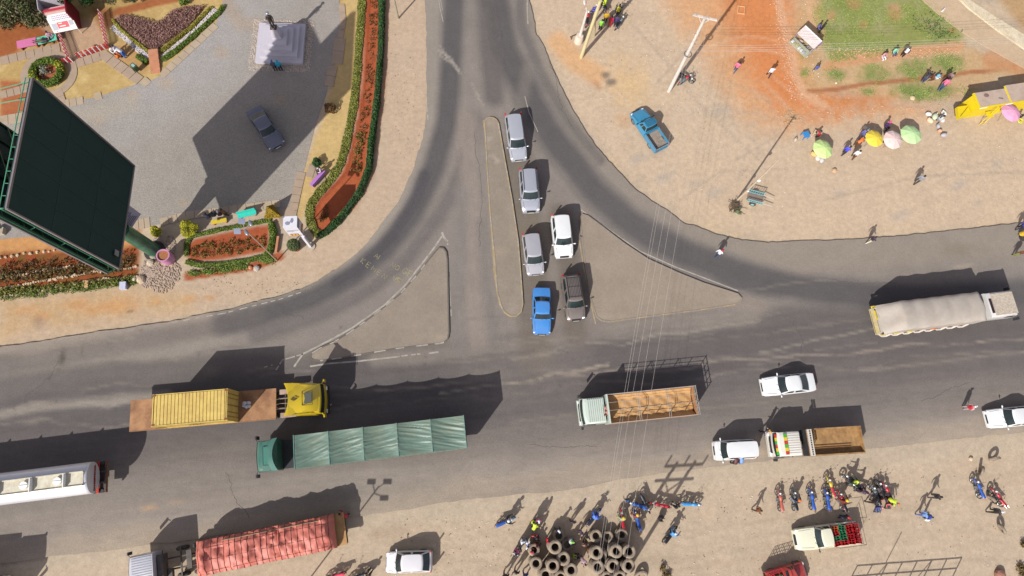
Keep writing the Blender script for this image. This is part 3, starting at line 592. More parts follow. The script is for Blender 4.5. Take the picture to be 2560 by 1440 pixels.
# ================================================================ VEHICLES
GLASS = mat((.010, .018, .018), .10, 0, var=.3, scale=1.5, spec=.45, dirt=(.05, .06, .055), dirtamt=.35, name='window_glass')
RUB = mat((.022, .021, .02), .85, var=.25, scale=6, dirt=(.16, .13, .10), dirtamt=.5, name='rubber')
RIM = mat((.35, .35, .35), .35, .8, var=.1, name='wheel_rim'); BLK = mat((.02, .02, .022), .5, var=.2, name='black_plastic')
CHR = mat((.6, .6, .6), .2, .9, var=.05, name='chrome'); LAMP = mat((.75, .75, .72), .1, 0, var=.05, spec=.8, name='lamp_glass'); TAIL = mat((.35, .02, .015), .2, var=.1, name='tail_lamp')
AMB = mat((.75, .22, .02), .3, var=.1, name='amber_lamp'); WHT = mat((.62, .62, .60), .5, var=.08, name='white_plate'); DSTEEL = mat((.06, .055, .05), .7, .3, var=.3, dirt=(.18, .13, .09), dirtamt=.6, name='chassis_steel')
def carpaint(r, g, b, metal=.0, dust=.25): return mat(C(r, g, b), .32, metal, var=.03, scale=1.2, coat=.5, dirt=C(206, 186, 160), dirtamt=dust, name='car_paint')
class Fr:
    """a local frame laid along a vehicle: +x forward, +y left; plan points are read at height z"""
    def __init__(s, f, r, z, base=ZR):
        a = G(*f, z+base); b = G(*r, z+base); s.base = base; d = (a-b); d.z = 0; s.L = d.length; s.u = d.normalized(); s.w = Vector((-s.u.y, s.u.x, 0))
        s.o = Vector(((a.x+b.x)/2, (a.y+b.y)/2, base)); s.ang = atan2(s.u.y, s.u.x)
    def loc(s, px, py, z): p = G(px, py, z+s.base)-s.o; return (p.dot(s.u), p.dot(s.w))
def wheel(root, x, y, r, w, hub=RIM, n=20, name='wheel'):
    sg = 1 if y > 0 else -1
    e = bpy.data.objects.new(name, None); COL.objects.link(e); e.parent = root; e.location = (x, y, r)
    MB().torus((0, 0, 0), r*.72, r*.29, 'y', n, 8, fl=w/(r*.58)).build('tyre', RUB, e, True)
    m = MB(); m.rings([[(q*cos(2*pi*j/12), sg*yy, q*sin(2*pi*j/12)) for j in (range(12) if sg < 0 else range(11, -1, -1))] for q, yy in ((r*.1, -w*.3), (r*.66, -w*.3), (r*.66, w*.42), (r*.5, w*.30), (r*.12, w*.36))]); m.build('rim', hub, e, True); return e
CARS = {  # base_f, roof_f, roof_r, base_r as fractions from the front; belt, roof height, width
 'sedan': (.26, .40, .65, .86, .90, 1.44, 1.74), 'oldsedan': (.29, .405, .66, .80, .90, 1.40, 1.68), 'hatch': (.20, .36, .80, .975, .95, 1.50, 1.68), 'wagon': (.21, .375, .93, .99, .95, 1.55, 1.72),
 'suv': (.23, .375, .92, .985, 1.08, 1.78, 1.80), 'van': (.09, .20, .955, .995, 1.15, 1.95, 1.69), 'pickup': (.28, .36, .53, .565, 1.02, 1.62, 1.68)}
def car(name, label, f, r, kind, paint, base=ZR, cat='car', W=None, rails=False, racks=False, group=None, tail=None, bumper=None, doors=True, H=None):
    bf, rf, rr, br, zb, zr, w = CARS[kind]; w = W or w; zr = H or zr
    F = Fr(f, r, .62, base); L = F.L; root = thing(name, label, cat, F.o, F.ang, group); X = lambda t: L/2-t*L; hw = w/2
    B = MB(); bl = zb-.28
    prof = [(0, .72, .50, .30), (.012, .84, .62, .22), (.05, .94, zb-.26, .2), (.12, .985, zb-.17, .2), (bf-.02, 1, zb-.03, .2), (bf+.06, 1, zb, .2), (.5, 1, zb+.01, .2)]
    if kind in ('sedan', 'oldsedan'): prof += [(br-.02, 1, zb+.01, .2), (.93, .97, zb-.01, .2), (.982, .9, zb-.06, .22), (1, .78, zb-.22, .3)]
    elif kind == 'pickup': prof += [(.57, 1, zb, .2)]
    else: prof += [(.9, .99, zb, .2), (.975, .95, zb, .22), (1, .86, zb-.12, .3)]
    if kind == 'van': prof = [(0, .8, .9, .3), (.01, .92, 1.0, .22), (.04, .97, zb-.02, .2)]+prof[5:]
    R = []
    for t, k, z, zl in prof:
        x = X(t); y = hw*k; cx = .05*(1-abs(2*t-1))
        half = [(y*.86, zl), (y*.985, zl+.12), (y, zl+(z-zl)*.45), (y*.985, z-.12 if z-zl > .3 else z-.04), (y*.90, z-.02), (y*.55, z+cx*.6), (0, z+cx)]
        R.append([(x, a, b) for a, b in half]+[(x, -a, b) for a, b in reversed(half[:-1])])
    B.rings(R, 0)
    # greenhouse: rings of a rounded box, glass picked out of its sides
    zs = [(zb-.02, 0), (zb+.05, .10), (zr-.10, .86), (zr-.03, .97), (zr, 1.10)]; cols = []
    nf, ns, nr = 6, 12, 6
    def ring(z, t):
        xf = X(bf+(rf-bf)*t); xr = X(br+(rr-br)*t); wb = hw*(.91-.17*min(t, 1)); P = []
        for j in range(nf+1): s = -1+2*j/nf; P.append((xf-.10*s*s*(1 if kind != 'oldsedan' else .4), s*wb*.93, z+.02*(1-s*s)))
        for j in range(1, ns): s = j/ns; P.append((xf-.14+(xr-xf+.20)*s, wb*(1+.02*sin(pi*s)), z))
        for j in range(nr+1): s = 1-2*j/nr; P.append((xr+.06*s*s, s*wb*.93, z+.02*(1-s*s)))
        for j in range(ns-1, 0, -1): s = j/ns; P.append((xf-.14+(xr-xf+.20)*s, -wb*(1+.02*sin(pi*s)), z))
        return P
    RG = [ring(z, t) for z, t in zs]; n = len(RG[0]); ws = MB(); rw = MB(); sl = MB(); sr = MB()
    for i in range(len(RG)-1):
        for j in range(n):
            k = (j+1) % n; q = [RG[i][j], RG[i][k], RG[i+1][k], RG[i+1][j]]; tgt = B
            if i == 1:
                if j < nf: tgt = ws
                elif nf <= j < nf+ns: s = j-nf; tgt = sl if s not in (0, 11, 4 if kind == 'pickup' else 5) and (kind in ('suv', 'wagon', 'van', 'hatch') or s < 11) else B
                elif j < nf+ns+nr: tgt = rw
                else: s = j-nf-ns-nr; s = 11-s; tgt = sr if s not in (0, 11, 4 if kind == 'pickup' else 5) else B
            tgt.add(q, [(0, 1, 2, 3)])
    T = RG[-1]; c = (sum(p[0] for p in T)/n, 0, zr); k0 = [(c[0]+(p[0]-c[0])*.6, p[1]*.6, zr+.035) for p in T]; k1 = [(c[0]+(p[0]-c[0])*.1, p[1]*.1, zr+.045) for p in T]
    B.rings([T, k0, k1], 0)
    if kind == 'pickup':   # open load bed
        xb0, xb1 = X(.58), X(.995)
        for s in (-1, 1): B.box(xb1, xb0, s*hw-(.0 if s < 0 else .09), s*hw+(.09 if s < 0 else .0), .35, zb)
        B.box(xb1, xb0, -hw+.09, hw-.09, .5, .62); B.box(xb1-.0, xb1+.06, -hw+.09, hw-.09, .45, zb-.02); B.box(xb0-.07, xb0, -hw+.09, hw-.09, .5, zb)
    B.build('body', paint, root, True)
    ws.build('windscreen', GLASS, root, True); rw.build('rear_window', GLASS, root, True); sl.build('side_window', GLASS, root, True); sr.build('side_window', GLASS, root, True)
    for s in (-1, 1):
        m = MB(); m.ell((X(.05), s*hw*.74, zb-.36 if kind != 'van' else .75), (.13, .16, .09), 8, 5); m.build('headlight', LAMP, root, True)
        tz = zb-.16; m = MB()
        if kind in ('sedan', 'oldsedan'): m.box(X(.995), X(.968), s*hw*.72-.16, s*hw*.72+.16, tz-.1, tz+.03)
        else: m.box(X(.999), X(.975), s*hw*.88-.07, s*hw*.88+.05, tz-.15, zb+(.3 if kind in ('suv', 'wagon', 'hatch') else -.05))
        m.build('taillight', TAIL, root)
        m = MB(); xm = X(bf+.035); m.ell((xm, s*(hw+.13), zb+.08), (.07, .11, .07), 8, 5); m.bar((xm, s*hw*.93, zb+.02), (xm, s*(hw+.06), zb+.06), .05); m.build('door_mirror', paint if kind != 'pickup' else BLK, root, True)
        for t in (.17, .80): wheel(root, X(t), s*(hw-.10), .33 if kind not in ('suv', 'pickup') else .37, .22)
    bp = bumper or paint; m = MB(); m.rings([[(X(t), y*hw, z) for y, z in ((-.80, .3), (.80, .3), (.86, .4), (.82, .5), (-.82, .5), (-.86, .4))] for t in (.03, -.006)]); m.build('front_bumper', bp, root)
    m = MB(); m.box(X(1.008), X(.97), -hw*.84, hw*.84, .32, .52); m.build('rear_bumper', bp, root)
    MB().box(X(.022), X(-.004), -hw*.45, hw*.45, .5, zb-.36 if zb-.36 > .56 else .6).build('grille', BLK, root)
    MB().box(X(0)+.01, X(0)+.035, -.26, .26, .40, .5).build('number_plate', mat((.6, .6, .55), .5), root)
    m = MB()
    for s in (-.1, .38): m.bar((X(bf-.005), s*hw, zb+.035), (X(bf+.05), (s+.38)*hw, zb+.13), .02, .015)
    m.build('wiper', BLK, root)
    # shut lines
    m = MB(); zh = zb+.004
    for s in (-1, 1): MB().bar((X(.07), s*hw*.72, zb-.225), (X(bf-.03), s*hw*.80, zb-.02), .012, .008).build('bonnet_seam', BLK, root)
    if rails:
        m = MB()
        for s in (-1, 1): m.tube([(X(rf+.03), s*hw*.66, zr+.01), (X(rf+.07), s*hw*.66, zr+.07), (X(rr-.06), s*hw*.66, zr+.07), (X(rr-.02), s*hw*.66, zr+.01)], .022, 6)
        m.build('roof_rails', BLK if rails == 1 else CHR, root, True)
    if racks:
        m = MB()
        for i in range(9): y = -hw*.6+i*hw*.15; m.bar((X(rf+.06), y, zr+.07), (X(rr-.04), y, zr+.07), .02)
        for t in (.08, .3, .5): m.bar((X(rf+t), -hw*.66, zr+.06), (X(rf+t), hw*.66, zr+.06), .03)
        m.build('roof_rack', BLK, root)
    return root, F
SIL = carpaint(206, 209, 218, .3, .12); SIL2 = carpaint(198, 201, 212, .3, .15)
car('station_wagon', 'long silver estate at the back of the queue beside the long island', (1298, 400), (1282, 289), 'wagon', SIL, rails=0)
car('suv', 'silver SUV with black roof rails, second in the queue', (1328, 530), (1319, 426), 'suv', SIL2, rails=1)
car('suv', 'bright white SUV in the lane beside the right triangular island', (1411, 643), (1399, 540), 'suv', carpaint(250, 250, 248, 0, .05), rails=0)
car('station_wagon', 'silver estate with red tail lamps directly behind the blue saloon', (1340, 686), (1326, 586), 'wagon', carpaint(206, 204, 210, .3, .15), H=1.66)
car('suv', 'bronze-grey SUV with slatted roof rack beside the blue saloon', (1441, 801), (1425, 689), 'suv', carpaint(140, 128, 122, .3, .2), rails=1, racks=True)
car('old_saloon', 'old bright blue saloon at the head of the queue', (1355, 836), (1354, 719), 'oldsedan', carpaint(74, 150, 226, 0, .12), bumper=CHR)
car('saloon_car', 'dark grey saloon parked on the gravel in the billboard shadow', (694, 366), (634, 273), 'sedan', carpaint(112, 116, 132, .2, .1), base=.03)
car('saloon_car', 'white saloon driving on the main road below the right lorry', (1905, 968), (2036, 954), 'sedan', carpaint(252, 252, 250, 0, .04))
car('saloon_car', 'white saloon cut by the right edge of the photo', (2468, 1048), (2594, 1036), 'sedan', carpaint(250, 250, 248, 0, .04), bumper=carpaint(250, 250, 248, 0, .04))
vanr, vanF = car('minivan', 'small white van stopped on the road edge behind the tipper', (1785, 1127), (1885, 1122), 'van', carpaint(252, 252, 250, 0, .04), cat='van')
car('hatchback', 'small white hatchback parked on the dirt by the red-covered lorry', (965, 1406), (1080, 1402), 'hatch', carpaint(246, 243, 244, 0, .06), base=0)
pick1, F1 = car('pickup_truck', 'light blue pickup with empty dusty bed parked on the dirt', (1590, 276), (1655, 372), 'pickup', carpaint(58, 150, 190, 0, .1), base=0, cat='pickup')
pick2, F2 = car('pickup_truck', 'pale cream pickup loaded with red and green crates', (1987, 1350), (2140, 1330), 'pickup', carpaint(246, 243, 214, 0, .04), base=0, cat='pickup', W=1.85)
pick3, F3 = car('pickup_truck', 'red pickup with a cargo cage cut by the bottom edge', (2016, 1426), (1918, 1456), 'pickup', carpaint(196, 48, 46, 0, .3), base=0, cat='pickup')
# blue pickup: ribbed roof, dusty bed liner, front guard
m = MB()
for i in range(8): x = F1.L*(.5-.38-i*.019); m.bar((x, -.52, 1.675), (x, .52, 1.675), .035, .02)
m.build('roof_ribs', mat(C(30, 84, 112), .5), pick1)
MB().box(-F1.L*.49, -F1.L*.09, -.74, .74, .63, .66).build('bed_liner', mat(C(176, 158, 140), .8, var=.25, scale=3, dirt=C(120, 108, 96), dirtamt=.8), pick1)
m = MB(); m.tube([(-F1.L*.09, -.78, 1.06), (-F1.L*.49, -.78, 1.06), (-F1.L*.49, .78, 1.06), (-F1.L*.09, .78, 1.06)], .03, 6); m.build('bed_rail', CHR, pick1, True)
# crates
CRR = mat(C(206, 38, 44), .5, var=.1, name='crate_plastic'); CRG = mat(C(60, 150, 100), .5, var=.1, name='crate_plastic'); CRO = mat(C(226, 110, 50), .5, var=.1, name='crate_plastic')
def crate_mb(l=.46, w=.34, h=.28):
    m = MB(); t = .025
    m.box(-l/2, l/2, -w/2, w/2, 0, t)
    for z in (.07, .16, h-.04):
        m.box(-l/2, l/2, -w/2, -w/2+t, z, z+.05); m.box(-l/2, l/2, w/2-t, w/2, z, z+.05); m.box(-l/2, -l/2+t, -w/2, w/2, z, z+.05); m.box(l/2-t, l/2, -w/2, w/2, z, z+.05)
    for sx in (-1, 1):
        for sy in (-1, 1): m.box(sx*l/2-.03*(sx > 0), sx*l/2+.03*(sx < 0), sy*w/2-.03*(sy > 0), sy*w/2+.03*(sy < 0), 0, h)
    m.box(-.012, .012, -w/2, w/2, 0, h-.03); m.box(-l/2, l/2, -.012, .012, 0, h-.03); return m
crm = crate_mb().build('bottle_crate', CRR); cme = crm.data; bpy.data.objects.remove(crm)
def crate(F, x, y, z, m, label, rz=0, s=1.25):
    o = bpy.data.objects.new('bottle_crate', cme); COL.objects.link(o); p = F.o+F.u*x+F.w*y; o.location = (p.x, p.y, F.base+z); o.rotation_euler = (0, 0, F.ang+rz); o.scale = (s, s, s)
    setmat(o, 0, m); tag(o, label, 'crate', 'plastic crates carried by the pickups'); return o
L2 = F2.L
lay = [(.02, [CRR, CRG, CRO]), (-.01, None)]
poss = []
for i, fx in enumerate((.12, .235, .35, .455)):
    for j, y in enumerate((-.58, -.17, .24, .62)): poss.append((-L2*fx, y, i, j))
colr = {(0, 0): CRO, (0, 1): CRR, (0, 2): CRG, (0, 3): CRR, (1, 0): CRG, (1, 1): CRG, (1, 2): CRG, (1, 3): CRR, (2, 0): CRR, (2, 1): CRR, (2, 2): CRR, (2, 3): CRR, (3, 0): CRR, (3, 1): CRR, (3, 2): CRR, (3, 3): CRR}
rowd = ('nearest the cab', 'second row behind the cab', 'third row behind the cab', 'at the tailgate'); cold = ('on the far right side', 'right of centre', 'left of centre', 'on the far left side')
for x, y, i, j in poss:
    m = colr[(i, j)]; cn = {CRR: 'red', CRG: 'green', CRO: 'orange'}[m]
    crate(F2, x, y, .80, m, '%s crate in cream pickup, %s %s' % (cn, rowd[i], cold[j]), random.uniform(-.28, .28))
for k, (x, y, m) in enumerate(((-.25, -.5, CRR), (-.25, .1, CRG), (-.9, -.4, CRO), (-.9, .3, CRR), (-1.5, -.45, CRR), (-1.5, .35, CRG))):
    crate(F3, x-.5, y, .63, m, '%s crate inside the caged red pickup, %s' % ({CRR: 'red', CRG: 'green', CRO: 'orange'}[m], ('front right', 'front left', 'middle right', 'middle left', 'rear right', 'rear left')[k]))
m = MB()
for z in (1.25, 1.55, 1.85):
    m.tube([(-.1, -.8, z), (-F3.L*.49, -.8, z), (-F3.L*.49, .8, z), (-.1, .8, z), (-.1, -.8, z)], .025, 5)
for i in range(8):
    x = -.1-i*(F3.L*.49-.1)/7
    for s in (-1, 1): m.bar((x, s*.8, 1), (x, s*.8, 1.85), .03)
    if i % 2 == 0: m.bar((x, -.8, 1.85), (x, .8, 1.85), .03)
m.build('cargo_cage', mat(C(200, 60, 60), .6), pick3)
m = MB()
for s in (-1, 1):
    m.tube([(L2*-.07, s*.86, 1.0), (L2*-.07, s*.86, 1.9), (L2*-.49, s*.86, 1.9), (L2*-.49, s*.86, 1.0)], .02, 5)
m.tube([(-L2*.49, -.86, 1.9), (-L2*.49, .86, 1.9)], .02, 5); m.tube([(-L2*.49, -.86, 1.45), (-L2*.49, .86, 1.45)], .02, 5)
m.build('bed_frame', DSTEEL, pick2)
# ---------------------------------------------------------------- lorries
def chassis(root, x0, x1, axles, w=2.4, z=.95, deckmat=None, r=.5):
    m = MB()
    for s in (-1, 1): m.box(x0, x1, s*.42-.06, s*.42+.06, z-.28, z)
    k = int(abs(x1-x0)/1.4)
    for i in range(k+1): x = x0+(x1-x0)*i/k; m.box(x-.05, x+.05, -w*.48, w*.48, z-.12, z-.02)
    m.build('chassis', DSTEEL, root)
    for x in axles:
        for s in (-1, 1): wheel(root, x, s*(w/2-.2), r, .32, mat(C(190, 170, 150), .6), 18)
def cab_shape(x0, x1, w, z0, zr, nose=.10, m=None, rake=.12):
    """cab-over body: x1 = front face, x0 = back"""
    hw = w/2; m = m or MB()
    R = []
    for z, kf, kw in ((z0, 0, .97), (z0+.25, .03, 1), (z0+(zr-z0)*.48, .03, 1), (z0+(zr-z0)*.55, .0, 1), (zr-.18, -rake, .96), (zr-.05, -rake-.08, .92), (zr, -rake-.2, .84)):
        xf = x1+kf; pts = []
        for j in range(7): s = -1+2*j/6; pts.append((xf-nose*s*s, s*hw*kw, z))
        pts += [(x0, hw*kw, z), (x0, -hw*kw, z)]; R.append(pts)
    m.rings(R); return m
def glass_front(x1, w, za, zb, rake, out=.015, nose=.10):
    hw = w/2; m = MB(); R = []
    for z, t in ((za, 0), (zb, 1)): R.append([(x1+out-rake*t-nose*(s*s), s*hw*.93, z) for s in [-1+2*j/8 for j in range(9)]])
    m.rings(R, cap=False, closed=False); return m
def cab(root, x0, x1, w, z0, zr, paint, roofhatch=True):
    cab_shape(x0, x1, w, z0, zr).build('cab', paint, root, True); h = zr-z0
    glass_front(x1, w, z0+h*.57, zr-.2, .10).build('windscreen', GLASS, root, True)
    for s in (-1, 1):
        m = MB(); y = s*(w/2+.006); q = [(x1-.25, y, z0+h*.58), (x1-1.15, y, z0+h*.58), (x1-1.15, y*.97, zr-.22), (x1-.38, y*.97, zr-.22)]; m.add(q if s < 0 else q[::-1], [(3, 2, 1, 0)]); m.build('side_window', GLASS, root)
        m = MB(); m.bar((x1-.15, s*w/2, zr-.3), (x1+.02, s*(w/2+.22), zr-.35), .04); m.box(x1-.03, x1+.06, s*(w/2+.22)-.12, s*(w/2+.22)+.12, zr-1.0, zr-.35); m.build('door_mirror', BLK, root)
        MB().box(x1-.02, x1+.05, s*w*.36-.18, s*w*.36+.18, z0+.12, z0+.32).build('headlight', LAMP, root)
    MB().box(x1-.1, x1+.08, -w/2*.96, w/2*.96, z0-.22, z0+.08).build('front_bumper', paint, root)
    MB().box(x1-.02, x1+.045, -w*.33, w*.33, z0+.3, z0+.62).build('grille', BLK, root)
# 1 container lorry ------------------------------------------------
F = Fr((690, 1009), (325, 1040), 1.35); YP = carpaint(240, 205, 20, 0, .12)
t = thing('container_lorry', 'yellow lorry hauling a yellow container on a rusty flatbed trailer', 'lorry', F.o, F.ang); hl = F.L/2
RUST = mat(C(190, 142, 100), .9, var=.2, scale=1.5, dirt=C(128, 84, 56), dirtamt=.8, name='rusty_deck')
m = MB(); m.box(-hl, hl, -1.25, 1.25, 1.2, 1.35); m.box(-hl, hl, 1.25, 1.28, 1.12, 1.37); m.box(-hl, hl, -1.28, -1.25, 1.12, 1.37); m.build('trailer_deck', RUST, t)
xcab0 = F.loc(720, 1000, 3.95)[0]; xcab1 = F.loc(808, 1000, 2.6)[0]
chassis(t, -hl+.3, xcab1-.4, [-hl+1.2, -hl+2.5, -hl+3.8, xcab1-4.6, xcab1-3.3, xcab1-1.0], z=1.15)
c0 = F.loc(382, 1020, 3.95)[0]; c1 = F.loc(567, 1005, 3.95)[0]; CY = mat(C(238, 206, 110), .65, var=.08, scale=2, dirt=C(170, 120, 60), dirtamt=.4, name='container_steel')
m = MB(); zt = 3.96; zb_ = 1.36; hw = 1.22
n = int((c1-c0)/.28)
for i in range(n):    # corrugated roof and sides
    a = c0+.1+(c1-c0-.2)*i/n; b = c0+.1+(c1-c0-.2)*(i+.62)/n; e = c0+.1+(c1-c0-.2)*(i+1)/n
    m.box(a, b, -hw+.06, hw-.06, zt-.10, zt-.02); m.box(b, e, -hw+.06, hw-.06, zt-.12, zt-.055)
    for s in (-1, 1): y = s*hw; m.box(a, b, min(y, y-s*.04), max(y, y-s*.04), zb_+.15, zt-.12); m.box(b, e, min(y-s*.04, y-s*.07), max(y-s*.04, y-s*.07), zb_+.15, zt-.12)
for s in (-1, 1):
    m.box(c0, c1, s*hw-.03, s*hw+.03, zt-.12, zt); m.box(c0, c1, s*hw-.03, s*hw+.03, zb_, zb_+.15)
    for x in (c0, c1): m.box(x-.06, x+.06, s*hw-.06, s*hw+.04, zb_, zt+.005)
m.box(c0-.05, c0+.03, -hw, hw, zb_, zt-.01); m.box(c1-.03, c1+.03, -hw, hw, zb_, zt-.01); con = m.build('container', CY, t)
DKP = mat((.05, .035, .02), .8); m = MB()
for y in (-.9, -.55, .55, .9): m.bar((c1+.05, y, zb_+.1), (c1+.05, y, zt-.1), .04)
m.bar((c1+.05, 0, zb_+.1), (c1+.05, 0, zt-.1), .05); m.build('door_bars', mat(C(150, 126, 56), .7), con)
for x in (c0+.07, c1-.07):
    for y in (-1.15, 1.15): MB().box(x-.1, x+.1, y-.08, y+.08, zt, zt+.012).build('corner_casting', mat(C(150, 90, 50), .9), con)
text_part('MSC', .62, DKP, con, ((c0+c1)/2+.1, -hw-.075, 2.75), (pi/2, 0, 0), bold=.02)
mt = cab_shape(xcab0+.25, xcab1, 2.5, .95, 2.95); mt.build('cab', YP, t, True)
glass_front(xcab1, 2.5, 2.1, 2.75, .10, .02).build('windscreen', GLASS, t, True)
R = []   # raised roof fairing, dished behind
for x, z, w in ((xcab1-.35, 3.0, 2.1), (xcab1-.8, 3.35, 2.2), (xcab1-1.25, 3.6, 2.3), (xcab0+.5, 3.75, 2.42), (xcab0, 4.0, 2.62)): R.append([(x-(abs(s)**2)*.35*(1 if x < xcab1-1 else 0), s*w/2, z-.10*(s*s)) for s in [-1+j/4 for j in range(9)]]+[(x+.02, -s*w/2*.98, z-.16 if x > xcab0+.3 else z-.06) for s in [-1+j/4 for j in range(9)]])
MB().rings(R).build('roof_fairing', YP, t, True)
m = MB()
for s in (-1, 1): m.hexa([(xcab0+.2, s*1.2-.03, 2.8), (xcab1-.5, s*1.2-.03, 2.8), (xcab1-.5, s*1.2+.03, 2.8), (xcab0+.2, s*1.2+.03, 2.8), (xcab0+.02, s*1.28-.03, 3.9), (xcab1-.9, s*1.15-.03, 3.1), (xcab1-.9, s*1.15+.03, 3.1), (xcab0+.02, s*1.28+.03, 3.9)])
m.build('side_fairing', YP, t)
m = MB(); hx = xcab1-1.05; m.box(hx-.32, hx+.32, -.42, .42, 3.5, 3.60); m.build('roof_hatch', mat(C(86, 90, 80), .5), t)
m = MB(); m.tube([(hx-.4, -.55, 3.63), (hx+.4, -.55, 3.6), (hx+.4, .55, 3.6), (hx-.4, .55, 3.63), (hx-.4, -.55, 3.63)], .025, 5); m.build('hatch_frame', BLK, t)
m = MB(); q = xcab0+.42
for s in (1, .6): m.tube([(q+.26*s, 0, 3.83), (q, .17*s, 3.86), (q-.26*s, 0, 3.9), (q, -.17*s, 3.86), (q+.26*s, 0, 3.83)], .022, 4)
m.build('emblem', BLK, t)
for s in (-1, 1):
    MB().box(xcab1-.02, xcab1+.05, s*.95-.16, s*.95+.16, 1.1, 1.3).build('headlight', LAMP, t)
    m = MB(); m.bar((xcab1-.1, s*1.2, 2.6), (xcab1+.05, s*1.45, 2.6), .05); m.box(xcab1, xcab1+.1, s*1.45-.12, s*1.45+.12, 1.9, 2.6); m.build('door_mirror', YP, t)
MB().box(xcab1-.1, xcab1+.1, -1.2, 1.2, .55, .95).build('front_bumper', BLK, t)
m = MB()
for y in (-.5, -.1, .3): m.tube([(hl, y, 1.4), (hl+.3, y+.1, 1.2), (xcab0-.1, y, 1.7)], .02, 4)
m.box(hl+.25, xcab0-.1, .75, 1.15, 1.0, 1.2); m.box(hl+.3, xcab0, -1.2, -.8, .95, 1.15); m.build('air_hoses', mat(C(190, 160, 140), .7, var=.3), t)
bp_ = F.o+F.u*F.loc(617, 1012, 1.5)[0]+F.w*F.loc(617, 1012, 1.5)[1]
m = MB()
for a, b, r in ((-.16, .1, .24), (.15, .14, .22), (.0, -.16, .2), (-.22, -.1, .16), (.2, -.12, .18)): m.ell((a, b, .18), (r, r*.8, .2), 8, 5)
o = m.build('white_bundle', mat(C(226, 222, 228), .7, var=.12, scale=6), None, True, (bp_.x, bp_.y, ZR+1.36)); tag(o, 'bundle of white plastic bags on the flatbed in front of the container', 'bundle')
# 2 green tarp lorry -----------------------------------------------
F = Fr((640, 1142), (1166, 1079), 3.2); GP = carpaint(50, 112, 96, 0, .12)
t = thing('covered_lorry', 'long lorry with green cab and green tarpaulin in five panels', 'lorry', F.o, F.ang)
xa = F.loc(737, 1131, 3.7)[0]; xb = F.loc(1163, 1080, 3.7)[0]; xf = F.loc(640, 1150, 2.6)[0]
chassis(t, xb, xf-.5, [xb+1.2, xb+2.5, xb+3.8, xf-4.5, xf-3.2, xf-1.1], z=1.1)
TG = mat(C(112, 138, 122), .5, var=.1, scale=1.2, bump=.5, dirt=C(140, 130, 96), dirtamt=.35, name='tarpaulin')
m = MB(); nx_, ny_ = 150, 44; hw = 1.27; V = []
for i in range(nx_+1):
    u = i/nx_; x = xa+(xb-xa)*u; ph = (u*5) % 1; sag = -.30*sin(pi*ph)**.8
    for j in range(ny_+1):
        v = -1+2*j/ny_; pk = int(u*4.999); sl_ = (1.6, 1.1, .9, -.8, -1.2)[pk]; qn = fbm(np.array([u*5*1.1+pk*7]), np.array([v*1.2]), 6, 2)[0]; q2_ = fbm(np.array([(v*2.2+ph*sl_)*2.5]), np.array([(ph-v*.5)*1.2+pk*5]), 16, 3)[0]; wr = .20*(abs(q2_-.5))**.8*(.3+1.2*qn)+.02*qn
        edge_ = abs(v) > .97; V.append((x, v*hw, (3.95 if u > .0 else 3.9)+sag*(1-.35*abs(v)**4)+wr*(1-abs(v)**3)))
m.add(V, [(i*(ny_+1)+j, i*(ny_+1)+j+1, (i+1)*(ny_+1)+j+1, (i+1)*(ny_+1)+j) for i in range(nx_) for j in range(ny_)])
for s, j in ((-1, 0), (1, ny_)):
    top = [V[i*(ny_+1)+j] for i in range(nx_+1)]; bot = [(p[0], s*(hw+.05*sin(i*1.3)), 1.2) for i, p in enumerate(top)]; mid = [(p[0], s*(hw+.06+.03*sin(i*.9)), 2.6) for i, p in enumerate(top)]
    L_ = [top, mid, bot] if s > 0 else [bot, mid, top]
    m.rings(L_, cap=False, closed=False)
for xx in (xa, xb): m.box(xx-.02, xx+.02, -hw, hw, 1.2, 3.88)
tp = m.build('tarpaulin', TG, t, True)
for k in range(6): x = xa+(xb-xa)*k/5; MB().tube([(x, -hw-.02, 1.3), (x, -hw-.02, 3.97), (x, hw+.02, 3.97), (x, hw+.02, 1.3)], .03, 5).build('tarpaulin_hoop', mat(C(120, 160, 148), .5), tp)
MB().box(xb, xa, -1.25, 1.25, 1.1, 1.22).build('trailer_deck', DSTEEL, t); MB().box(xa, xa+2.6, -1.15, 1.15, 1.12, 1.3).build('cab_gap_shade', BLK, t)  # black slab added behind the cab stands in for the shade in the gap
cab_shape(xa+.95+1.0, xf, 2.5, .95, 3.0).build('cab', GP, t, True) if False else None
xc0 = F.loc(694, 1145, 3.9)[0]+.35
cab_shape(xc0, xf, 2.5, .95, 2.95).build('cab', GP, t, True)
glass_front(xf, 2.5, 2.1, 2.75, .10, .02).build('windscreen', GLASS, t, True)
R = []
for x, z, w in ((xf-.45, 2.97, 2.2), (xf-.9, 3.1, 2.25), (xf-1.4, 3.2, 2.35), (xc0+.15, 3.75, 2.45), (xc0-.35, 4.0, 2.52)): R.append([(x+(.4*(1-s*s) if x < xf-1.5 else 0), s*w/2, z-.08*s*s) for s in [-1+j/4 for j in range(9)]]+[(x+.03+(.4*(1-s*s) if x < xf-1.5 else 0), -s*w/2*.98, z-.12) for s in [-1+j/4 for j in range(9)]])
MB().rings(R).build('roof_fairing', GP, t, True)
m = MB()
for s in (-1, 1): m.hexa([(xc0, s*1.2-.03, 2.7), (xf-1.2, s*1.2-.03, 2.7), (xf-1.2, s*1.2+.03, 2.7), (xc0, s*1.2+.03, 2.7), (xc0-.35, s*1.24-.03, 3.85), (xf-1.5, s*1.15-.03, 3.15), (xf-1.5, s*1.15+.03, 3.15), (xc0-.35, s*1.24+.03, 3.85)])
m.build('side_fairing', GP, t)
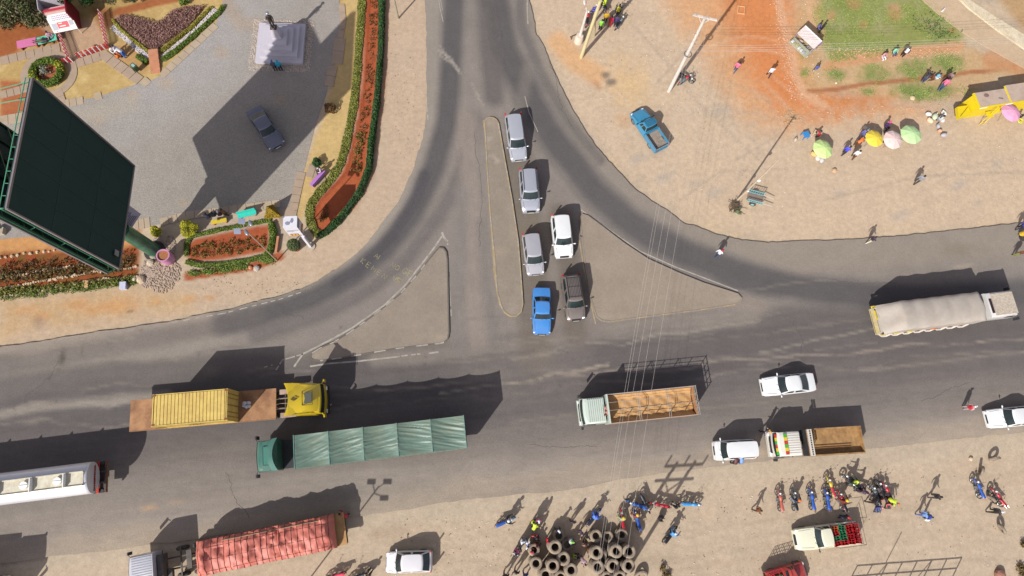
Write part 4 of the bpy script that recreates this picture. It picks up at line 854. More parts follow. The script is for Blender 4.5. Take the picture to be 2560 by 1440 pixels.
hx = xf-1.0; m = MB(); m.tube([(hx-.33, -.75, 3.14), (hx+.3, -.75, 3.08), (hx+.3, .75, 3.08), (hx-.33, .75, 3.14), (hx-.33, -.75, 3.14)], .022, 4); m.build('hatch_frame', BLK, t); MB().box(hx-.3, hx+.27, -.7, .7, 3.0, 3.12).build('roof_hatch', mat(C(74, 140, 122), .4), t)
m = MB()
for a, b, r in ((0, -.05, .22), (.08, .18, .14), (-.05, -.28, .12)): m.ell((xc0+.25+a, b-.35+.35, 3.68), (r, r, .09), 10, 4)
m.build('emblem', mat(C(226, 240, 214), .6), t)
for s in (-1, 1):
    MB().box(xf-.02, xf+.05, s*.95-.16, s*.95+.16, 1.1, 1.3).build('headlight', LAMP, t)
    m = MB(); m.bar((xf-.1, s*1.2, 2.6), (xf-.02, s*1.5, 2.6), .05); m.box(xf-.07, xf+.05, s*1.5-.14, s*1.5+.14, 1.8, 2.6); m.build('door_mirror', BLK, t)
MB().box(xf-.1, xf+.08, -1.22, 1.22, .55, .95).build('front_bumper', GP, t)
# 3 fuel tanker ----------------------------------------------------
F = Fr((-180, 1245), (240, 1192), 2.9); TW = mat(C(246, 244, 246), .3, .25, var=.03, scale=.6, coat=.3, dirt=C(210, 200, 190), dirtamt=.3, name='tank_shell')
t = thing('fuel_tanker', 'white fuel tanker trailer entering from the left edge', 'tanker', F.o, F.ang)
xr = F.loc(243, 1195, 1.6)[0]; xl = xr+13.5; xe = F.loc(268, 1192, 1.0)[0]
m = MB(); R = []
for x, k in ((xr-.10, .93), (xr-.04, .98), (xr+.12, 1), (xl-.1, 1), (xl, .9)): R.append([(x, 1.22*k*cos(a)*(1 if abs(cos(a)) < .8 else 1), 2.35+1.0*k*sin(a)) for a in [2*pi*j/32 for j in range(32)]])
R = [[(p[0], 1.22*max(-1, min(1, p[1]/1.22*1.06)), p[2]) for p in r] for r in R]
m.rings([r[::-1] for r in R]); tk = m.build('tank', TW, t, True)
chassis(t, xe, xl, [xr+1.4, xr+2.7, xr+4.0], z=1.3)
m = MB()
for s in (-1, 1): m.box(xr+.1, xl, s*.52-.04, s*.52+.04, 3.3, 3.46)
m.box(xr+.1, xl, -.5, .5, 3.33, 3.37); m.build('walkway', mat(C(238, 230, 206), .7, var=.1, scale=4, dirt=C(190, 170, 130), dirtamt=.6), tk)
for k in range(5):
    x = xr+1.9+k*2.45; m = MB(); m.tube([(x, 0, 3.36), (x, 0, 3.56)], .27, 14); m.tube([(x, 0, 3.56), (x, 0, 3.60)], .3, 14); m.bar((x-.3, 0, 3.62), (x+.3, 0, 3.62), .06); m.build('manhole', WHT, tk, True)
    m = MB(); m.box(x-.55, x-.49, -.52, .52, 3.37, 3.75); m.build('guard_plate', WHT, tk)
REDT = mat(C(170, 30, 40), .6)
for body, y in (('PETROL', -.62), ('DANGER', .62)):
    o = text_part(body, .27, REDT, tk, (xr-.125, y*.80, 2.15), (pi/2, 0, -pi/2), bold=.018)
m = MB(); m.box(xe, xe+.12, -1.24, 1.24, .85, 1.15); m.build('rear_bumper', mat(C(150, 96, 60), .7), t); MB().box(xe+.12, xr+.4, -1.2, 1.2, 1.0, 1.16).build('rear_tray', mat(C(70, 44, 40), .7, var=.3, scale=6), t)
for s in (-1, 1):
    q = MB(); q.box(xe+.42, xe+.62, s*.95-.28, s*.95+.28, 1.35, 1.40)
    for i in range(4): q.bar((xe+.43, s*.95-.24+i*.13, 1.41), (xe+.61, s*.95-.16+i*.13, 1.41), .05, .012, 1)
    q.build('reflector_plate', [mat(C(240, 70, 20), .4), REDT], t)
    MB().box(xe+.1, xe+.9, s*1.1-.13, s*1.1+.13, 1.2, 1.28).build('mudguard', BLK, t)
# 4 stake-bed lorry ------------------------------------------------
F = Fr((1452, 1030), (1746, 1000), 2.3); MP = carpaint(214, 226, 212, 0, .2)
t = thing('stake_bed_lorry', 'lorry with pale mint ribbed cab roof and barred bed lined in tan canvas', 'lorry', F.o, F.ang)
xf = F.loc(1452, 1032, 1.8)[0]; xc0 = F.loc(1512, 1022, 2.5)[0]; xa = F.loc(1522, 1022, 2.6)[0]; xb = F.loc(1742, 1000, 2.6)[0]
chassis(t, xb, xf-.4, [xb+1.5, xb+2.7, xf-1.0], z=1.0)
cab(t, xc0, xf, 2.25, .75, 2.45, MP)
m = MB()
for i in range(8): x = xc0+.12+i*(xf-.55-xc0)/8; m.box(x, x+.1, -.95, .95, 2.44, 2.49)
m.build('roof_ribs', MP, t)
CV = mat(C(214, 166, 108), .9, var=.12, scale=2.5, bump=.8, dirt=C(180, 122, 70), dirtamt=.4, name='canvas'); WD = mat(C(196, 142, 92), .85, var=.15, scale=3, dirt=C(140, 90, 50), dirtamt=.4, name='timber')
m = MB(); hw = 1.2; nx_, ny_ = 40, 20; V = []
for i in range(nx_+1):
    x = xb+.12+(xa-xb-.24)*i/nx_
    for j in range(ny_+1):
        v = -1+2*j/ny_; V.append((x, v*(hw-.06), 1.62+max(0, abs(v)-.72)*1.6+.05*sin(i*1.1+v*7)+.03*sin(i*2.3-v*11)))
m.add(V, [(i*(ny_+1)+j, (i+1)*(ny_+1)+j, (i+1)*(ny_+1)+j+1, i*(ny_+1)+j+1) for i in range(nx_) for j in range(ny_)]); m.build('canvas_lining', CV, t, True)
m = MB(); m.box(xb, xa, -hw, hw, 1.0, 1.1)
for s in (-1, 1): m.box(xb, xa, s*hw-.03, s*hw+.03, 1.05, 2.1)
m.box(xb-.03, xb+.03, -hw, hw, 1.05, 2.2); m.box(xa-.03, xa+.03, -hw, hw, 1.05, 2.3); m.build('load_bed', WD, t)
BARM = mat(C(186, 176, 164), .6, .2, var=.15); m = MB()
for s in (-1, 1):
    for z in (2.45, 2.85): m.tube([(xb, s*hw, z), (xa, s*hw, z)], .025, 5)
    for k in range(7): x = xb+(xa-xb)*k/6; m.bar((x, s*hw, 1.05), (x, s*hw, 2.85), .05)
for k in (2, 4):
    for d in (-.08, .08): x = xb+(xa-xb)*k/6+d; m.tube([(x, -hw, 2.85), (x, -.5, 2.95), (x, .5, 2.95), (x, hw, 2.85)], .022, 5)
for y in (-.5, .15): m.tube([(xb, y, 2.92), (xa, y, 2.92)], .02, 5)
for z in (2.45, 2.85): m.bar((xb, -hw, z), (xb, hw, z), .05)
for k in range(5): y = -hw+2*hw*k/4; m.bar((xb, y, 2.0), (xb, y, 2.95), .05)
m.build('stake_bars', BARM, t)
m = MB(); m.box(xa+.02, xa+.16, -hw-.02, hw+.02, 1.0, 2.9); m.build('headboard', MP, t)
bx_ = (xa+.16+xc0)/2; m = MB(); m.tube([(bx_-.16, -.35, 2.62), (bx_+.22, -.35, 2.62), (bx_+.22, .55, 2.62), (bx_-.16, .55, 2.62), (bx_-.16, -.35, 2.62)], .025, 4); m.box(bx_-.16, bx_+.2, -.33, .53, 2.35, 2.38)
m.build('luggage_tray', BLK, t)
for i in range(7):
    p = F.o+F.u*(bx_+random.uniform(-.1, .12))+F.w*(-.25+i*.12); o = MB().ell((0, 0, 0), (.12, .09, .08), 8, 5).build('cloth_bundle', mat(C(*random.choice([(220, 140, 110), (210, 200, 200), (120, 60, 60), (200, 120, 110)])), .8), None, True, (p.x, p.y, ZR+2.47))
    tag(o, 'small rag bundle in the tray behind the mint cab', 'bundle', 'rag bundles behind the mint cab')
# 5 tipper ---------------------------------------------------------
F = Fr((1930, 1112), (2163, 1098), 1.8); TWp = carpaint(240, 234, 222, 0, .2)
t = thing('tipper_lorry', 'small white-cab tipper with an empty rusty brown bed', 'lorry', F.o, F.ang)
xf = F.loc(1934, 1115, 1.6)[0]; xc0 = F.loc(2002, 1108, 2.3)[0]; xa = F.loc(2026, 1106, 2.0)[0]; xb = F.loc(2158, 1098, 1.8)[0]; hw = 1.1
chassis(t, xb, xf-.4, [xb+1.3, xf-.9], z=.9, r=.45)
cab(t, xc0, xf, 2.1, .65, 2.25, TWp)
m = MB()
for i in range(9): y = -.85+i*.2; m.box(xc0+.05, xf-1.0, y, y+.05, 2.245, 2.28)
m.build('roof_ribs', TWp, t)
for k, (c, x) in enumerate((((210, 60, 40), .12), ((90, 180, 60), .80))):
    q = MB()
    for i in range(6): y = -.85+i*.29; q.box(xf-x-.14, xf-x+.14, y, y+.28, 2.03+k*.26, 2.09+k*.26, i % 3)
    q.build('painted_visor', [mat(C(*c), .5), mat(C(236, 210, 50), .5), mat(C(70, 190, 60) if k == 0 else C(210, 60, 50), .5)], t)
RB = mat(C(186, 144, 90), .8, var=.2, scale=2.5, dirt=C(112, 74, 44), dirtamt=.75, name='rusty_bed')
m = MB(); m.box(xb, xa, -hw, hw, .95, 1.28)
for s in (-1, 1): m.box(xb, xa, s*hw-.035, s*hw+.035, 1.0, 1.75); m.box(xb, xa, s*hw-.06, s*hw+.06, 1.72, 1.8)
m.box(xb-.03, xb+.03, -hw, hw, 1.0, 1.75); m.box(xa-.03, xa+.03, -hw, hw, 1.0, 2.1); m.build('tipper_bed', RB, t)
m = MB()
for y in (.3, .5, .66): m.box(xb+.9, xa-.4, y-.03, y+.03, 1.28, 1.36)
m.build('bed_runner', mat(C(150, 106, 60), .85, var=.2), t)
m = MB(); MB().box(xa+.02, xa+.3, -hw, hw, 1.0, 1.6).build('bulkhead_gap_shade', BLK, t)  # board coloured black so the rack slots and cab gap read as shade
for k in range(12): y = -hw+.05+k*(2*hw-.1)/11; m.bar((xa+.1, y, 1.9), (xa+.1, y, 2.6), .05)
for z in (2.0, 2.6): m.bar((xa+.1, -hw, z), (xa+.1, hw, z), .07)
m.bar((xa+.34, -hw, 2.6), (xa+.34, hw, 2.6), .07); 
for k in range(12): y = -hw+.05+k*(2*hw-.1)/11; m.bar((xa+.1, y, 2.6), (xa+.34, y, 2.6), .05)
m.build('headboard', TWp, t)
# 6 canvas-covered lorry, right ------------------------------------
F = Fr((2548, 757), (2192, 800), 2.0)
t = thing('covered_lorry', 'lorry with pale grey canvas cover and white cab heading right', 'lorry', F.o, F.ang)
xf = F.loc(2540, 757, 2.6)[0]; xc0 = F.loc(2472, 768, 2.7)[0]; xa = F.loc(2470, 768, 3.3)[0]; xb = F.loc(2202, 805, 2.0)[0]
WP = carpaint(244, 240, 234, 0, .12); chassis(t, xb, xf-.5, [xb+1.2, xb+2.5, xf-3.8, xf-1.2], z=1.05)
GC = mat(C(192, 181, 168), .85, var=.07, scale=1.5, bump=.3, dirt=C(170, 150, 132), dirtamt=.4, name='canvas_cover')
m = MB(); nx_, ny_ = 56, 16; V = []; hw = 1.32
for i in range(nx_+1):
    u = i/nx_; x = xa+(xb+.1-xa)*u; drop = max(0, (u-.86)/.14)**1.2*1.5+max(0, (.04-u)/.04)*.4; rid = .05*abs(sin(u*pi*5.5))
    for j in range(ny_+1):
        a = pi*(1-j/ny_); cx = cos(a); cz = max(0, sin(a))**.22; V.append((x+.05*sin(j), max(-1, min(1, cx*1.1))*hw*(1+.015*sin(u*40)), 1.35+(2.0-drop+rid+.03*sin(u*30+j))*cz))
m.add(V, [(i*(ny_+1)+j, (i+1)*(ny_+1)+j, (i+1)*(ny_+1)+j+1, i*(ny_+1)+j+1) for i in range(nx_) for j in range(ny_)])
o = m.build('canvas_cover', GC, t, True); bmx = bmesh.new(); bmx.from_mesh(o.data); bmesh.ops.recalc_face_normals(bmx, faces=bmx.faces); bmx.to_mesh(o.data); bmx.free()
m = MB(); m.box(xb, xa, -1.25, 1.25, 1.0, 1.35)
for k in range(8):
    x = xb+.5+k*(xa-xb-.8)/8
    for s in (-1, 1): m.tube([(x-.5, s*1.27, 1.32), (x-.1, s*1.40, 1.02), (x+.3, s*1.42, 1.0), (x+.75, s*1.27, 1.30)], .09, 6)
m.build('load_bed', mat(C(230, 216, 200), .8, var=.15, scale=3), t)
for x, s, c in ((xb+1.6, -1, (240, 220, 20)), (xb+2.9, -1, (240, 220, 20)), (xb+5.2, -1, (230, 120, 50)), (xb+.15, 1, (240, 210, 30)), (xb+.35, -1, (240, 214, 130))):
    MB().box(x-.28, x+.28, s*1.34-.06, s*1.34+.06, 1.36, 1.46).build('reflector_plate', mat(C(*c), .5), t)
m = MB(); m.box(xb-.05, xb+.03, -1.2, 1.2, .85, 1.5); m.box(xb-.06, xb-.04, -.5, -.1, 1.1, 1.35); m.build('tailboard', mat(C(226, 206, 150), .7, var=.15), t)
MB().box(xb-.02, xb+.1, .1, .95, 1.505, 1.54).build('reflector_plate', mat(C(240, 210, 30), .5), t)
cab(t, xc0, xf, 2.4, .9, 2.75, WP)
MB().box(xc0+.42, xf-.28, -1.0, 1.0, 2.74, 2.85).build('roof_mat', mat(C(206, 190, 170), .9, var=.35, scale=9, bump=.8), t)
MB().box(xc0+.16, xc0+.40, -.75, .6, 2.745, 2.775).build('roof_vent', mat((.02, .008, .012), .5), t)
# 7 red-covered lorry, bottom --------------------------------------
F = Fr((327, 1432), (862, 1322), 2.0, 0)
t = thing('covered_lorry', 'flatbed lorry under a roped red tarpaulin parked on the lower dirt', 'lorry', F.o, F.ang)
xf = F.loc(328, 1432, 2.0)[0]; xc0 = F.loc(384, 1415, 2.6)[0]; xa = F.loc(476, 1408, 3.0)[0]; xb = F.loc(832, 1335, 2.8)[0]; xe = F.loc(864, 1325, 1.3)[0]
chassis(t, xe, xf-.5, [xe+1.2, xe+2.5, xe+3.8, xf-4.6, xf-3.3, xf-1.1], z=1.15)
MB().box(xe, xa+.15, -1.25, 1.25, 1.2, 1.33).build('trailer_deck', mat(C(214, 166, 106), .85, var=.15, scale=2, dirt=C(150, 100, 60), dirtamt=.5), t)
RT = mat(C(224, 128, 108), .6, var=.10, scale=2, bump=.6, dirt=C(198, 92, 78), dirtamt=.5, name='red_tarpaulin')
m = MB(); nx_, ny_ = 90, 26; V = []; hw = 1.3
for i in range(nx_+1):
    u = i/nx_; x = xa+(xb-xa)*u; e = min(1, min(u, 1-u)/.05)**.5; hgt = 1.0+.45*vnoise(np.array([u*6.]), np.array([3.]), 8)[0]+(.25 if u > .6 else 0)
    for j in range(ny_+1):
        a = pi*(1-j/ny_); n1_ = fbm(np.array([u*26.]), np.array([j*.35]), 4, 3)[0]-.5; uw = u+.025*(fbm(np.array([u*9.]), np.array([j*.2]), 14, 2)[0]-.5)*2; puff = abs(sin(uw*pi*9+.5*sin(j*.7)))**.5*.09*(.2+1.4*vnoise(np.array([u*13.]), np.array([j*.3]), 21)[0])+abs(sin(j*.8+u*9))*.06
        cz = max(0, sin(a))**.5; V.append((x, max(-1, min(1, cos(a)*1.2))*hw*(1+.06*n1_), 1.28+(hgt*(.25+.75*e)+puff+n1_*.46)*cz))
m.add(V, [(i*(ny_+1)+j, (i+1)*(ny_+1)+j, (i+1)*(ny_+1)+j+1, i*(ny_+1)+j+1) for i in range(nx_) for j in range(ny_)]); o = m.build('tarpaulin', RT, t, True)
bmx = bmesh.new(); bmx.from_mesh(o.data); bmesh.ops.recalc_face_normals(bmx, faces=bmx.faces); bmx.to_mesh(o.data); bmx.free(); tarp = o
m = MB(); NY = ny_+1
for i in range(3, nx_, 4): m.tube([Vector(V[i*NY+j])+Vector((0, 0, .015)) for j in range(0, NY)], .022, 4)
for j in (4, 9, 14, 19): m.tube([Vector(V[i*NY+j])+Vector((0, 0, .015)) for i in range(4, nx_-3, 3)], .013, 4)
m.build('lashing_rope', mat(C(120, 50, 44), .8), tarp)
m = MB(); m.tube([Vector(V[i*NY+7])+Vector((0, 0, .02)) for i in range(18, nx_-8, 3)], .05, 4); m.build('grey_strap', mat(C(170, 140, 110), .8), tarp)
RC = carpaint(206, 206, 214, 0, .25); cab(t, xc0, xf, 2.4, .9, 2.75, RC)
m = MB()
for i in range(12): y = -1.0+i*.18; m.box(xc0+.1, xf-.4, y, y+.05, 2.745, 2.775)
m.build('roof_ribs', mat(C(176, 178, 186), .5), t)
m = MB(); m.box(xc0-.5, xc0-.1, -.9, .9, 1.3, 2.2); m.box(xc0-.9, xc0-.6, .3, 1.0, 1.2, 1.6); m.box(xa+.5, xa+.9, -.8, .6, 1.35, 1.5); m.build('engine_cover', DSTEEL, t)
# ================================================================ MOTORCYCLES
def make_bike():
    t = thing('motorcycle', 'x', 'motorcycle', (0, 0, 0)); r = .31
    for x in (.66, -.62):
        e = bpy.data.objects.new('wheel', None); COL.objects.link(e); e.parent = t; e.location = (x, 0, r)
        MB().torus((0, 0, 0), r-.045, .045, 'y', 22, 6).build('tyre', RUB, e, True)
        m = MB(); m.torus((0, 0, 0), r-.10, .014, 'y', 18, 4)
        for k in range(5): a = 2*pi*k/5; m.bar((.03*cos(a), 0, .03*sin(a)), ((r-.10)*cos(a), 0, (r-.10)*sin(a)), .025, .02)
        m.ell((0, 0, 0), (.06, .05, .06), 8, 5); m.build('rim', RIM, e)
    m = MB()
    for s in (-1, 1): m.tube([(.66, s*.08, r), (.50, s*.08, .82)], .022, 6); 
    m.build('fork', CHR, t, True)
    m = MB(); m.tube([(.50, 0, .78), (.25, 0, .72), (-.05, 0, .66), (-.30, 0, .68), (-.75, 0, .74)], .03, 6); m.tube([(.46, 0, .74), (.30, 0, .30), (-.15, 0, .27), (-.2, 0, .64)], .025, 6)
    for s in (-1, 1): m.tube([(-.62, s*.1, r), (-.15, s*.1, .36)], .02, 5); m.tube([(-.62, s*.13, r), (-.50, s*.12, .70)], .025, 6)
    m.build('frame', BLK, t, True)
    m = MB(); m.box(-.16, .22, -.13, .13, .24, .46); m.box(.02, .22, -.09, .09, .44, .60); m.ell((-.05, .14, .32), (.11, .06, .10), 8, 5); m.build('engine', mat((.22, .22, .22), .4, .6, var=.2), t)
    m = MB(); m.rings([[(x, w*cos(a), z+h*sin(a)) for a in [2*pi*j/10 for j in range(10)]] for x, w, z, h in ((.46, .06, .80, .05), (.40, .13, .81, .10), (.22, .16, .82, .12), (.02, .11, .78, .09), (-.04, .05, .76, .05))]); m.build('fuel_tank', CRR, t, True)
    m = MB(); m.rings([[(x, w*cos(a), z+h*sin(a)) for a in [2*pi*j/10 for j in range(10)]] for x, w, z, h in ((.03, .07, .78, .04), (-.08, .12, .78, .06), (-.35, .14, .79, .07), (-.62, .14, .84, .06), (-.80, .11, .87, .04), (-.86, .06, .87, .02))]); m.build('seat', BLK, t, True)
    m = MB(); m.tube([(.40, .36, 1.02), (.48, .28, 1.04), (.47, .10, .95), (.47, -.10, .95), (.48, -.28, 1.04), (.40, -.36, 1.02)], .016, 6); m.build('handlebar', CHR, t, True)
    for s in (-1, 1):
        m = MB(); m.tube([(.44, s*.28, 1.04), (.46, s*.33, 1.22)], .008, 4); m.ell((.46, s*.35, 1.25), (.015, .07, .045), 8, 5); m.build('mirror', BLK, t)
    MB().ell((.58, 0, .86), (.09, .09, .10), 10, 6).build('headlight', LAMP, t, True)
    for x0, n in ((.66, 'f'), (-.62, 'r')):
        m = MB(); R = []
        for k in range(7): a = radians(30+k*(20 if n == 'f' else 17)); R.append([(x0+(r+.03+dz)*cos(a), y, r+(r+.03+dz)*sin(a)) for y, dz in ((-.06, -.02), (-.03, .01), (.03, .01), (.06, -.02))])
        m.rings(R, cap=False, closed=False); m.build('mudguard', CRR, t, True)
    m = MB(); m.tube([(.1, -.12, .3), (-.1, -.16, .26), (-.7, -.17, .33)], [.02, .03, .045], 7); m.build('exhaust', CHR, t, True)
    m = MB(); m.tube([(-.66, .13, .84), (-.98, .12, .86), (-.98, -.12, .86), (-.66, -.13, .84)], .013, 4); m.bar((-.82, -.13, .86), (-.82, .13, .86), .02); m.build('carrier', CHR, t)
    MB().box(-.99, -.94, -.05, .05, .70, .76).build('taillight', TAIL, t)
    return t
bike0 = make_bike(); bike_used = [False]
def bike(f, r, tank, seat, label, lean=-6, base=0, group='parked motorcycles'):
    """f, r: where the front and rear wheels touch the ground"""
    a = G(*f, base); b = G(*r, base); d = a-b; c = (a+b)/2
    o = copy_tree(bike0) if bike_used[0] else bike0; bike_used[0] = True
    o.location = (c.x, c.y, base); o.rotation_euler = (radians(-lean), 0, atan2(d.y, d.x)); o['label'] = label; o['group'] = group
    for ch in o.children:
        k = ch.name.split('.')[0]
        if k in ('fuel_tank', 'mudguard'): setmat(ch, 0, tank)
        if k == 'seat': setmat(ch, 0, seat)
    return o, c, atan2(d.y, d.x)
def cl(r, g, b, rough=.6): return mat(C(r, g, b), rough, var=.12, scale=7, name='cloth')
BR = cl(206, 40, 52, .4); BB = cl(34, 84, 200, .4); BLB = cl(70, 160, 225, .4); BY = cl(235, 200, 40, .4); BO = cl(214, 110, 90, .5); BK = cl(32, 30, 34, .5); BW = cl(210, 210, 214, .4); BG = cl(120, 130, 130, .5); SB = cl(40, 94, 190, .7)
# ================================================================ PEOPLE
SKIN = mat((.095, .050, .030), .5, var=.12, scale=6, name='skin'); SHOE = mat((.04, .03, .03), .6, name='shoe'); HAIRM = mat((.012, .010, .009), .8, var=.2, scale=30, name='hair')
def pose_joints(kind):
    J = {'pel': (0, 0, .95, .125), 'sp': (0, 0, 1.12, .12), 'ch': (0, 0, 1.33, .135), 'nk': (.01, 0, 1.47, .058), 'h0': (.02, 0, 1.56, .078), 'h1': (.02, 0, 1.64, .092), 'h2': (0, 0, 1.72, .055), 'no': (.115, 0, 1.60, .016)}
    for s, n in ((1, 'L'), (-1, 'R')):
        J['sh'+n] = (0, s*.18, 1.41, .062); J['el'+n] = (-.02, s*.25, 1.13, .044); J['wr'+n] = (.06, s*.27, .89, .030); J['pa'+n] = (.09, s*.27, .82, .034)
        J['hi'+n] = (0, s*.095, .88, .092); J['kn'+n] = (.02, s*.11, .50, .062); J['an'+n] = (0, s*.11, .09, .042); J['to'+n] = (.15, s*.12, .04, .040)
    if kind == 'walk':
        J['knL'] = (.15, .10, .51, .062); J['anL'] = (.20, .10, .09, .042); J['toL'] = (.35, .10, .04, .04); J['knR'] = (-.06, -.10, .50, .062); J['anR'] = (-.24, -.10, .13, .042); J['toR'] = (-.11, -.10, .04, .04)
        J['elL'] = (-.16, .24, 1.16, .044); J['wrL'] = (-.18, .26, .94, .03); J['paL'] = (-.16, .26, .87, .034); J['elR'] = (.10, -.24, 1.15, .044); J['wrR'] = (.26, -.24, .98, .03); J['paR'] = (.32, -.24, .93, .034)
    if kind in ('sit', 'squat'):
        dz = -.43 if kind == 'sit' else -.68
        for k in list(J):
            x, y, z, r = J[k]; J[k] = (x+(.03 if z > 1.2 else 0)+(.12 if z > 1.2 and kind == 'squat' else 0), y, z+dz, r)
        for s, n in ((1, 'L'), (-1, 'R')):
            kz = .52 if kind == 'sit' else .48
            J['hi'+n] = (.03, s*.10, .50 if kind == 'sit' else .24, .095); J['kn'+n] = (.42, s*.14, kz, .064); J['an'+n] = (.40 if kind == 'sit' else .18, s*.13, .09, .042); J['to'+n] = (.55 if kind == 'sit' else .33, s*.14, .04, .04)
            J['el'+n] = (.08, s*.26, .74 if kind == 'sit' else .5, .044); J['wr'+n] = (.32, s*.19, .64 if kind == 'sit' else .58, .03); J['pa'+n] = (.39, s*.16, .62 if kind == 'sit' else .57, .034)
    if kind == 'ride':
        for k in list(J):
            x, y, z, r = J[k]; J[k] = (x+max(0, z-.95)*.22, y, z-.02, r)
        for s, n in ((1, 'L'), (-1, 'R')):
            J['hi'+n] = (.03, s*.12, .90, .092); J['kn'+n] = (.38, s*.24, .72, .062); J['an'+n] = (.16, s*.22, .33, .042); J['to'+n] = (.31, s*.23, .28, .04)
            J['el'+n] = (.28, s*.34, 1.16, .044); J['wr'+n] = (.52, s*.34, 1.05, .03); J['pa'+n] = (.59, s*.33, 1.04, .034)
    if kind == 'bend':
        for k in ('sp', 'ch', 'nk', 'h0', 'h1', 'h2', 'no', 'shL', 'shR'):
            x, y, z, r = J[k]; q = z-.95; J[k] = (x*.5+q*.80, y, .95+q*.58-(x*.6), r)
        for s, n in ((1, 'L'), (-1, 'R')):
            J['el'+n] = (.55, s*.22, .95, .044); J['wr'+n] = (.72, s*.18, .78, .03); J['pa'+n] = (.77, s*.17, .72, .034)
    if kind == 'armup':
        J['elR'] = (.18, -.26, 1.30, .044); J['wrR'] = (.36, -.18, 1.42, .03); J['paR'] = (.42, -.16, 1.45, .034)
    for s, n in ((1, 'L'), (-1, 'R')):     # five fingers that leave the palm, unequal and slightly curled
        w = Vector(J['wr'+n][:3]); p = Vector(J['pa'+n][:3]); d = (p-w).normalized(); side = Vector((1, 0, 0)) if abs(d.x) < .7 else Vector((0, -s, 0))
        side = (side-d*side.dot(d)).normalized(); cu = d.cross(side)*(-s)
        for i, (o, l) in enumerate(((-.032, .075), (-.011, .092), (.011, .086), (.032, .066))):
            a = p+side*o+d*.035; b = a+d*l*.55+cu*.008; c = b+d*l*.40+cu*.028; J['f%da%s' % (i, n)] = (*a, .0105); J['f%db%s' % (i, n)] = (*b, .0095); J['f%dc%s' % (i, n)] = (*c, .008)
        a = p-d*.02-side*-.038; b = a+side*.035+d*.03+cu*.01; J['t0'+n] = (*a, .012); J['t1'+n] = (*b, .0095)
    return J
REG = {'sh': 1, 'el': 4, 'wr': 0, 'pa': 0, 'hi': 2, 'kn': 2, 'an': 2, 'to': 3, 'pel': 2, 'sp': 1, 'ch': 1}
def make_body(kind):
    J = pose_joints(kind); names = list(J); idx = {k: i for i, k in enumerate(names)}
    E = [('pel', 'sp', 1), ('sp', 'ch', 1), ('ch', 'nk', 1), ('nk', 'h0', 0), ('h0', 'h1', 0), ('h1', 'h2', 0), ('h1', 'no', 0)]
    for n in 'LR':
        E += [('ch', 'sh'+n, 1), ('sh'+n, 'el'+n, 1), ('el'+n, 'wr'+n, 4), ('wr'+n, 'pa'+n, 0), ('pel', 'hi'+n, 2), ('hi'+n, 'kn'+n, 2), ('kn'+n, 'an'+n, 2), ('an'+n, 'to'+n, 3), ('pa'+n, 't0'+n, 0), ('t0'+n, 't1'+n, 0)]
        for i in range(4): E += [('pa'+n, 'f%da%s' % (i, n), 0), ('f%da%s' % (i, n), 'f%db%s' % (i, n), 0), ('f%db%s' % (i, n), 'f%dc%s' % (i, n), 0)]
    me = bpy.data.meshes.new('b'); me.from_pydata([J[k][:3] for k in names], [(idx[a], idx[b]) for a, b, _ in E], []); me.update()
    o = bpy.data.objects.new('b', me); COL.objects.link(o); sk = o.modifiers.new('s', 'SKIN'); sk.use_smooth_shade = True
    for i, k in enumerate(names):
        sv = me.skin_vertices[0].data[i]; r = J[k][3]*(1.32 if k[:2] in ('sh', 'el', 'wr', 'hi', 'kn', 'an', 'to') else 1.15 if k in ('pel', 'sp', 'ch') else 1.); sv.radius = (r, r*(1.3 if k in ('ch', 'sp', 'pel') else 1)) ; sv.use_root = (k == 'pel')
    ss = o.modifiers.new('u', 'SUBSURF'); ss.levels = 1; ss.render_levels = 1
    dg = bpy.context.evaluated_depsgraph_get(); bm_ = bpy.data.meshes.new_from_object(o.evaluated_get(dg)); bpy.data.objects.remove(o)
    segs = [(np.array(J[a][:3]), np.array(J[b][:3]), m, (J[a][3]+J[b][3])/2) for a, b, m in E]
    n = len(bm_.polygons); cen = np.zeros(n*3); bm_.polygons.foreach_get('center', cen); cen = cen.reshape(-1, 3); best = np.full(n, 1e9); mi = np.zeros(n, np.int32)
    for a, b, m, r in segs:
        d = b-a; tt = np.clip(((cen-a)@d)/(d@d+1e-9), 0, 1); q = np.linalg.norm(cen-a-tt[:, None]*d, axis=1)-r; k = q < best; best[k] = q[k]; mi[k] = m
    for mm in (SKIN, BR, BK, SHOE, SKIN): bm_.materials.append(mm)
    bm_.polygons.foreach_set('material_index', mi); bm_.polygons.foreach_set('use_smooth', np.ones(n, bool)); bm_.name = 'body'
    h = Vector(J['h1'][:3]); up = (Vector(J['h2'][:3])-Vector(J['h0'][:3])).normalized(); fw = (Vector(J['no'][:3])-h); fw = (fw-up*fw.dot(up)).normalized()
    return bm_, h, up, fw, (Vector(J['pel'][:3]), Vector(J['ch'][:3]))
POSES = {}
def small_mesh(fn, name, m, smooth=True):
    o = fn.build(name, m, None, smooth); me = o.data; bpy.data.objects.remove(o); return me
hair_me = small_mesh(MB().ell((-.015, 0, .015), (.112, .098, .110), 12, 8, zmin=-.25), 'hair', HAIRM)
cap_m = MB(); cap_m.ell((-.01, 0, .03), (.118, .104, .100), 12, 8, zmin=-.1); cap_m.rings([[(.06, -.08, .035), (.19, -.06, .025), (.21, 0, .022), (.19, .06, .025), (.06, .08, .035)], [(.06, -.08, .05), (.19, -.06, .035), (.21, 0, .032), (.19, .06, .035), (.06, .08, .05)]]); cap_me = small_mesh(cap_m, 'cap', BR)
hel_m = MB(); hel_m.ell((-.01, 0, .02), (.150, .132, .145), 14, 10, zmin=-.7); hel_me = small_mesh(hel_m, 'helmet', BY)
vis_me = small_mesh(MB().ell((.045, 0, -.005), (.108, .10, .05), 12, 6), 'visor', GLASS)
face_m = MB()
